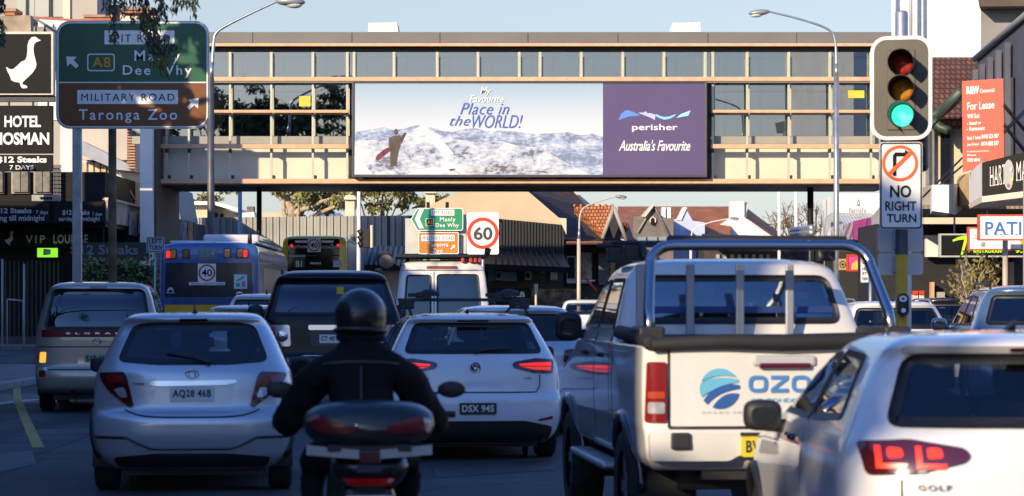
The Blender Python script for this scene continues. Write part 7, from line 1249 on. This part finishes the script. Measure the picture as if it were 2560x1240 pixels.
m = MB(); n = 16; A_ = [(bx(427)+.085*math.cos(math.pi*k/n), yb, bz(729)+.11*math.sin(math.pi*k/n)) for k in range(n+1)]; B_ = [(bx(427)+.05*math.cos(math.pi*k/n), yb, bz(729)+.05*math.sin(math.pi*k/n)) for k in range(n+1)]; m.add(A_+B_, [(k, k+1, n+2+k, n+1+k) for k in range(n)]); m.box((bx(417), yb, bz(733)), (bx(438), yb+.01, bz(731))); m.build('emblem', mat('emblem_grey', (.5, .5, .52), .5), T, local=True)
c.panel('engine_hatch', paint('bus_blue_dark', (.018, .06, .19), .1, .35), 'rear', rp([(bx(430),bz(762)),(bx(620),bz(762)),(bx(620),bz(746)),(bx(430),bz(746))], .02), .015, .12); c.panel('yellow_band', mat('band_yellow', (.62, .36, .02), .4, var=.05), 'rear', rp([(bx(412),bz(782)),(bx(636),bz(782)),(bx(636),bz(762)),(bx(412),bz(762))], .02), .018, .15); c.panel('grille', trim, 'rear', rp([(-1.0,.8),(1.0,.8),(1.0,1.25),(-1.0,1.25)], .04), .02, .2)
for sg in (-1, 1): c.panel('tail_lamp', lamp_red, 'rear', [(sg*1.0,.9),(sg*1.15,.9),(sg*1.15,1.2),(sg*1.0,1.2)], .022, .06)
place(T, P(524, 0, 64).x, 64, 1.6)
T = thing('bus', 'yellow and black double deck bus with a 40 sticker under the bridge', 'bus'); k2 = 1/64.3; bx = lambda px: (px-786)*k2; bz = lambda py: CH-(py-HY)*k2
lev = [(.3,1.18,.08,.1,11.9,.3),(.5,1.24,.0,.1,12,.35),(2.2,1.25,.0,.1,12,.4),(3.8,1.24,.05,.14,11.9,.4),(4.0,1.18,.10,.2,11.8,.4),(4.08,1.0,.2,.3,11.7,.4),(4.12,.5,.5,.3,11.4,.4)]
c = Car(T, lev, 5); c.shell(paint('bus_yellow', (.85, .60, .02), .0, .35), (), [(3.3, .5, .6), (9.2, .5, .6)], dz=.15); c.wheels((3.3, 9.2), .48, 1.23, .28)
for sg in (-1, 1): m = MB(); m.box((sg*1.242, .55, .62), (sg*1.262, 11.6, 3.85)); m.build('side_panel', mat('bus_side_grey', (.34, .34, .35), .3, var=.2, scale=.5), T, local=True)
c.panel('rear_window', mat('bus_black_glass', (.010, .010, .012), .08, var=0), 'rear', rp([(-1.04,1.0),(.97,1.0),(.97,bz(597)),(-1.04,bz(597))], .08), .02, .2); yb = c.rear(0, 3.2)-.045
limit40(T, bx(769), bz(630), bx(802), bz(596), yb)
for x0, x1 in ((738, 768), (803.5, 834)): m = MB(); m.box((bx(x0), yb, bz(607)), (bx(x1), yb+.02, bz(601))); m.build('sticker', sign_white, T, local=True)
for x, y, mt in ((729, 614, lamp_on), (845, 613, lamp_on), (745, 615, lamp_amber), (829, 613, lamp_amber), (730, 621, lamp_amber), (845, 619, lamp_amber)): m = MB(); m.lathe([(.055, 0), (.055, .02), (0, .025)], (bx(x), yb+.02, bz(y)), (0, -1, 0), 14); m.build('lamp', mt, T, local=True)
m = MB(); m.box((bx(735), yb, bz(669)), (bx(762), yb+.02, bz(645))); s_ = m.build('route_display', mat('display_olive', (.05, .05, .035), .4), T, local=True); bus_text(s_, 'B1', bx(740), bz(667), bx(755), bz(652), yb-.006, sign_white, .02)
bus_text(T, 'MAN', bx(776), bz(661), bx(802), bz(655), yb, sign_white, .04); m = MB(); m.box((bx(722), yb, bz(643)), (bx(764), yb+.02, bz(637))); m.build('sticker', mat('sticker_dim', (.5, .46, .42), .5), T, local=True); m = MB(); m.box((bx(833), yb, bz(668)), (bx(855), yb+.02, bz(651))); m.build('give_way_sticker', MATS['sticker_pale'], T, local=True)
m = MB(); m.box((-1.0, yb+.01, bz(640)), (1.0, yb+.03, bz(638))); m.build('glass_joint', trim, T, local=True)
place(T, P(786, 0, 98).x, 98, -.5)
# ---------------------------------------------------------------- motor scooter and rider
def skin(name, chains, m, parent, sub=1, root=0, loc=None):
    """chains: lists of (x, y, z, radius); points closer than 1 mm are shared, so the body stays one surface"""
    bm = bmesh.new(); ly = bm.verts.layers.skin.verify(); seen = {}
    for ch in chains:
        pv = None
        for x, y, z, r in ch:
            k = (round(x, 3), round(y, 3), round(z, 3))
            if k not in seen: v = bm.verts.new((x, y, z)); rr = r if isinstance(r, tuple) else (r, r); v[ly].radius = rr; v[ly].use_root = not seen; seen[k] = v
            v = seen[k]
            if pv is not None and pv is not v and bm.edges.get((pv, v)) is None: bm.edges.new((pv, v))
            pv = v
    me = bpy.data.meshes.new(name); bm.to_mesh(me); bm.free(); o = bpy.data.objects.new(name, me); COL.objects.link(o); me.materials.append(m); o.parent = parent
    s1 = o.modifiers.new('skin', 'SKIN'); s1.use_smooth_shade = True; s1.branch_smoothing = .6; s2 = o.modifiers.new('sub', 'SUBSURF'); s2.levels = sub; s2.render_levels = sub
    return o
SX, SD, SYAW = -.675, 11.95, 4
jacket = mat('jacket_black', (.006, .0064, .008), .8, var=.3, scale=7, bump=.5, spec=.2); glove = mat('glove_black', (.012, .012, .013), .6, var=.2)
Pn = thing('person', 'motorcycle rider in black jacket and helmet seen from behind', 'person')
ch = [[(0,.60,.88,(.19,.15)), (0,.62,1.02,(.20,.15)), (0,.67,1.14,(.215,.15)), (0,.71,1.25,(.21,.15)), (0,.75,1.355,(.16,.12)), (0,.77,1.425,.095), (0,.775,1.46,.07)]]
for sg in (-1, 1):
    ch.append([(0,.71,1.25,(.21,.15)), (sg*.165,.72,1.295,.11), (sg*.235,.74,1.22,.105), (sg*.305,.79,1.10,.092), (sg*.375,.86,.99,.085), (sg*.39,1.0,.995,.070), (sg*.375,1.14,1.025,.052), (sg*.365,1.20,1.03,.040)])
    ch.append([(0,.60,.88,(.19,.15)), (sg*.115,.66,.86,.105), (sg*.19,.86,.83,.090), (sg*.245,1.06,.78,.075), (sg*.24,1.03,.58,.062), (sg*.23,.98,.38,.050), (sg*.23,.99,.30,.048)])
bo = skin('body', ch, jacket, Pn, 3)
fold = bpy.data.textures.new('folds', 'CLOUDS'); fold.noise_scale = .085; fold.noise_depth = 2; dm = bo.modifiers.new('folds', 'DISPLACE'); dm.texture = fold; dm.strength = .035; dm.mid_level = .5; dm.texture_coords = 'LOCAL'
m = MB(); m.tube([(.105*math.cos(a), .765+.088*math.sin(a), 1.435+.012*math.sin(a)) for a in [2*math.pi*k/24 for k in range(24)]], .022, 8, closed=True); m.build('collar', jacket, Pn, local=True)
m = MB(); m.tube([(-.19, .60, 1.30), (-.1, .575, 1.31), (0, .565, 1.312), (.1, .575, 1.31), (.19, .60, 1.30)], .006, 6); m.tube([(0, .55, 1.29), (0, .525, 1.14), (0, .48, .98)], .005, 6); m.build('piping', mat('piping_grey', (.05, .05, .055), .5), Pn, local=True)
for sg in (-1, 1):
    h0 = (sg*.365,1.205,1.03,.036); pal = (sg*.36,1.25,1.035,(.040,.022)); kn = (sg*.358,1.285,1.035,(.042,.018)); c_ = [[h0, pal, kn]]
    for k, (dx, L) in enumerate(((-.030, .92), (-.010, 1.0), (.011, .95), (.031, .78))):   # four fingers folded over the grip
        x = sg*(.358+dx); c_.append([kn, (x,1.315,1.038,.0105), (x,1.335,1.022,.010), (x,1.325+.0*L,1.000,.0095), (x,1.302,.992+.004*(1-L),.0085)])
    c_.append([pal, (sg*.315,1.265,1.02,.012), (sg*.302,1.295,1.005,.011), (sg*.312,1.315,.998,.0095)])
    skin('glove', c_, glove, Pn, 1)
    skin('boot', [[(sg*.23,.985,.34,.056), (sg*.23,.985,.28,.054), (sg*.232,1.05,.255,.047), (sg*.236,1.14,.245,.043), (sg*.238,1.20,.243,.035)]], glove, Pn, 1)
m = MB(); Mh = Matrix.Rotation(R(-14), 3, 'Z') @ Matrix.Rotation(R(-6), 3, 'X'); hc = Vector((0,.79,1.535)); m.ball(hc, .132, .152, .142, 26, 18, Mh); he = m.build('helmet', mat('helmet_black', (.010, .010, .012), .3, coat=.25, var=.2), Pn, local=True)
m = MB(); vs, fs = [], []
for j in range(7):
    for i in range(15):
        a = R(-72+144*i/14); t = R(72+40*j/6); vs.append(hc+Mh @ Vector((.137*math.sin(t)*math.sin(a), .158*math.sin(t)*math.cos(a), .147*math.cos(t)+.0)))
fs = [(j*15+i, j*15+i+1, (j+1)*15+i+1, (j+1)*15+i) for j in range(6) for i in range(14)]; m.add(vs, fs, True); m.build('visor', dark_glass, he, local=True)
m = MB(); m.tube([hc+Mh @ Vector((.128*math.cos(a), .147*math.sin(a), -.075)) for a in [2*math.pi*k/28 for k in range(28)]], .010, 8, closed=True); m.build('helmet_rim', mat('rim_grey', (.035, .035, .04), .5), he, local=True)
m = MB(); m.box((-.09,.625,1.16), (.09,.64,1.19)) if False else m.tube([(-.15,.63,1.20),(0,.595,1.21),(.15,.63,1.20)], .006, 6); m.build('jacket_seam', mat('seam_grey', (.03, .03, .034), .5), Pn, local=True)
place(Pn, SX-.035, SD, SYAW)
T = thing('motor_scooter', 'black motor scooter with rounded top box and dark red lenses ridden by the person', 'motor scooter')
sc_b = paint('scooter_black', (.010, .010, .012), .0, .35, .4); lev = [(.70,.12,.22,.12,.95,.2),(.76,.17,.10,.14,1.0,.2),(.82,.19,.06,.16,1.05,.2),(.86,.17,.10,.16,1.05,.2),(.875,.10,.2,.1,1.0,.1)]
c = Car(T, lev, 2.4); c.shell(sc_b, name='tail_fairing', dz=.02); c.panel('tail_lamp', mat('scooter_lamp', (.45, .01, .012), .2, emit=.03, ecol=(1, .03, .02), coat=1), 'rear', rp([(-.10,.725),(.10,.725),(.13,.765),(-.13,.765)], .01), .012, .02)
TB = Car(T, [(.93,.24,.03,.16,.36,.12),(.96,.29,.0,.19,.40,.14),(1.02,.315,-.01,.21,.42,.15),(1.06,.31,.0,.21,.42,.15),(1.10,.27,.03,.2,.40,.14),(1.125,.20,.08,.15,.36,.12),(1.135,.08,.15,.06,.28,.06)], 2.4)
bx_ = TB.shell(paint('box_black', (.010, .011, .014), .0, .42, .35), name='top_box', dz=.012)
for mir in (0, 1):
    f = mirror if mir else (lambda s: s); TB.panel('box_lens', mat('lens_wine', (.13, .008, .016), .3, coat=.3, var=.2), 'rear', f(rp([(-.275,1.055),(-.20,1.06),(-.06,1.005),(-.10,.985),(-.22,.985),(-.28,1.01)], .02)), .008, .02, parent=bx_)
TB.panel('side_reflector', mat('refl_pale', (.42, .34, .30), .2, coat=1), 'rear', rp([(.255,1.06),(.295,1.045),(.300,.985),(.27,.985)], .012), .009, .02, parent=bx_); TB.panel('side_reflector', mat('refl_pink', (.20, .12, .14), .2, coat=1), 'rear', rp([(-.300,1.06),(-.24,1.075),(-.235,1.06),(-.30,1.035)], .01), .009, .02, parent=bx_)
TB.panel('badge', chrome, 'rear', rp([(-.075,1.03),(0,1.022),(.085,1.018),(.08,1.002),(0,1.0),(-.05,1.012)], .012), .012, .02, parent=bx_)
m = MB(); m.box((-.20,.05,.895), (.20,.40,.93)); m.tube([(-.15,.1,.9),(-.14,.5,.84)], .014, 8); m.tube([(.15,.1,.9),(.14,.5,.84)], .014, 8); m.build('rack', dark_metal, T, local=True, bevel=.01)
for sg in (-1, 1): m = MB(); m.ext([(sg*.05,.03,.862),(sg*.30,.09,.878),(sg*.30,.09,.925),(sg*.05,.03,.905)], (0,.03,0)); m.build('reflective_strip', mat('strip_pale', (.34, .37, .38), .5), T, local=True)
m = MB(); m.box((-.05,.02,.84), (.05,.05,.90)); m.build('center_reflector', lamp_dark, T, local=True, bevel=.005); m = MB(); m.ext([(-.06,-.0,.80),(.06,.0,.80),(.06,.02,.835),(-.06,.02,.835)], (0,.012,0)); m.build('plate_lamp', trim, T, local=True)
o = MB(); o.ext([(-.11,.02,.57),(.11,.02,.57),(.11,.0,.69),(-.11,.0,.69)], (0,.01,0)); o.build('number_plate', plate_w, T, local=True)
m = MB(); m.tube([(0,.35,.86),(0,.55,.855),(0,.75,.845),(0,.95,.86)], [.10,.14,.13,.09], 12); m.v = [Vector((v.x*1.25, v.y, .80+(v.z-.80)*.55)) for v in m.v]; m.build('seat', mat('seat_vinyl', (.014, .014, .015), .5), T, local=True)
for y, nm_ in ((.38, 'rear_wheel'), (1.72, 'front_wheel')): m = MB(); m.lathe([(.16,-.05),(.24,-.06),(.27,-.03),(.27,.03),(.24,.06),(.16,.05),(0,.04)], (0,y,.27), (1,0,0), 28); m.build(nm_, MATS['tyre'], T, local=True)
m = MB(); m.box((-.17,.95,.22), (.17,1.40,.30)); m.build('floorboard', sc_b, T, local=True, bevel=.03); m = MB(); m.ext([(-.22,1.38,.30),(.22,1.38,.30),(.20,1.50,.95),(-.20,1.50,.95)], (0,.05,0)); m.build('leg_shield', sc_b, T, local=True, bevel=.02)
m = MB(); m.tube([(0,1.72,.27),(0,1.52,.80),(0,1.42,1.02)], .03, 10); m.tube([(-.46,1.31,1.015),(-.25,1.33,1.015),(0,1.40,1.02),(.25,1.33,1.015),(.46,1.31,1.015)], .016, 10); m.build('handlebar', dark_metal, T, local=True)
for sg in (-1, 1):
    m = MB(); m.tube([(sg*.27,1.34,1.03),(sg*.36,1.36,1.12),(sg*.41,1.35,1.14)], .007, 6); m.ball((sg*.45,1.345,1.145), .075, .018, .045); mo = m.build('side_mirror', trim, T, local=True); m = MB(); m.tube([(sg*.40,1.318,1.015),(sg*.47,1.312,1.015)], .019, 10); m.build('grip', trim, T, local=True)
m = MB(); m.tube([(.19,.1,.36),(.20,.6,.34)], [.06,.05], 12); m.build('exhaust', chrome, T, local=True); m = MB(); m.box((-.13,.2,.28), (.13,.9,.72)); m.build('engine_cover', sc_b, T, local=True, bevel=.05)
m = MB(); m.ball((-.335,.75,1.00), .001); m = MB(); m.tube([(-.27,.9,.95),(-.28,.95,1.02)], [.05,.03], 10); m.build('knob', galv, T, local=True)
place(T, SX, SD, SYAW)
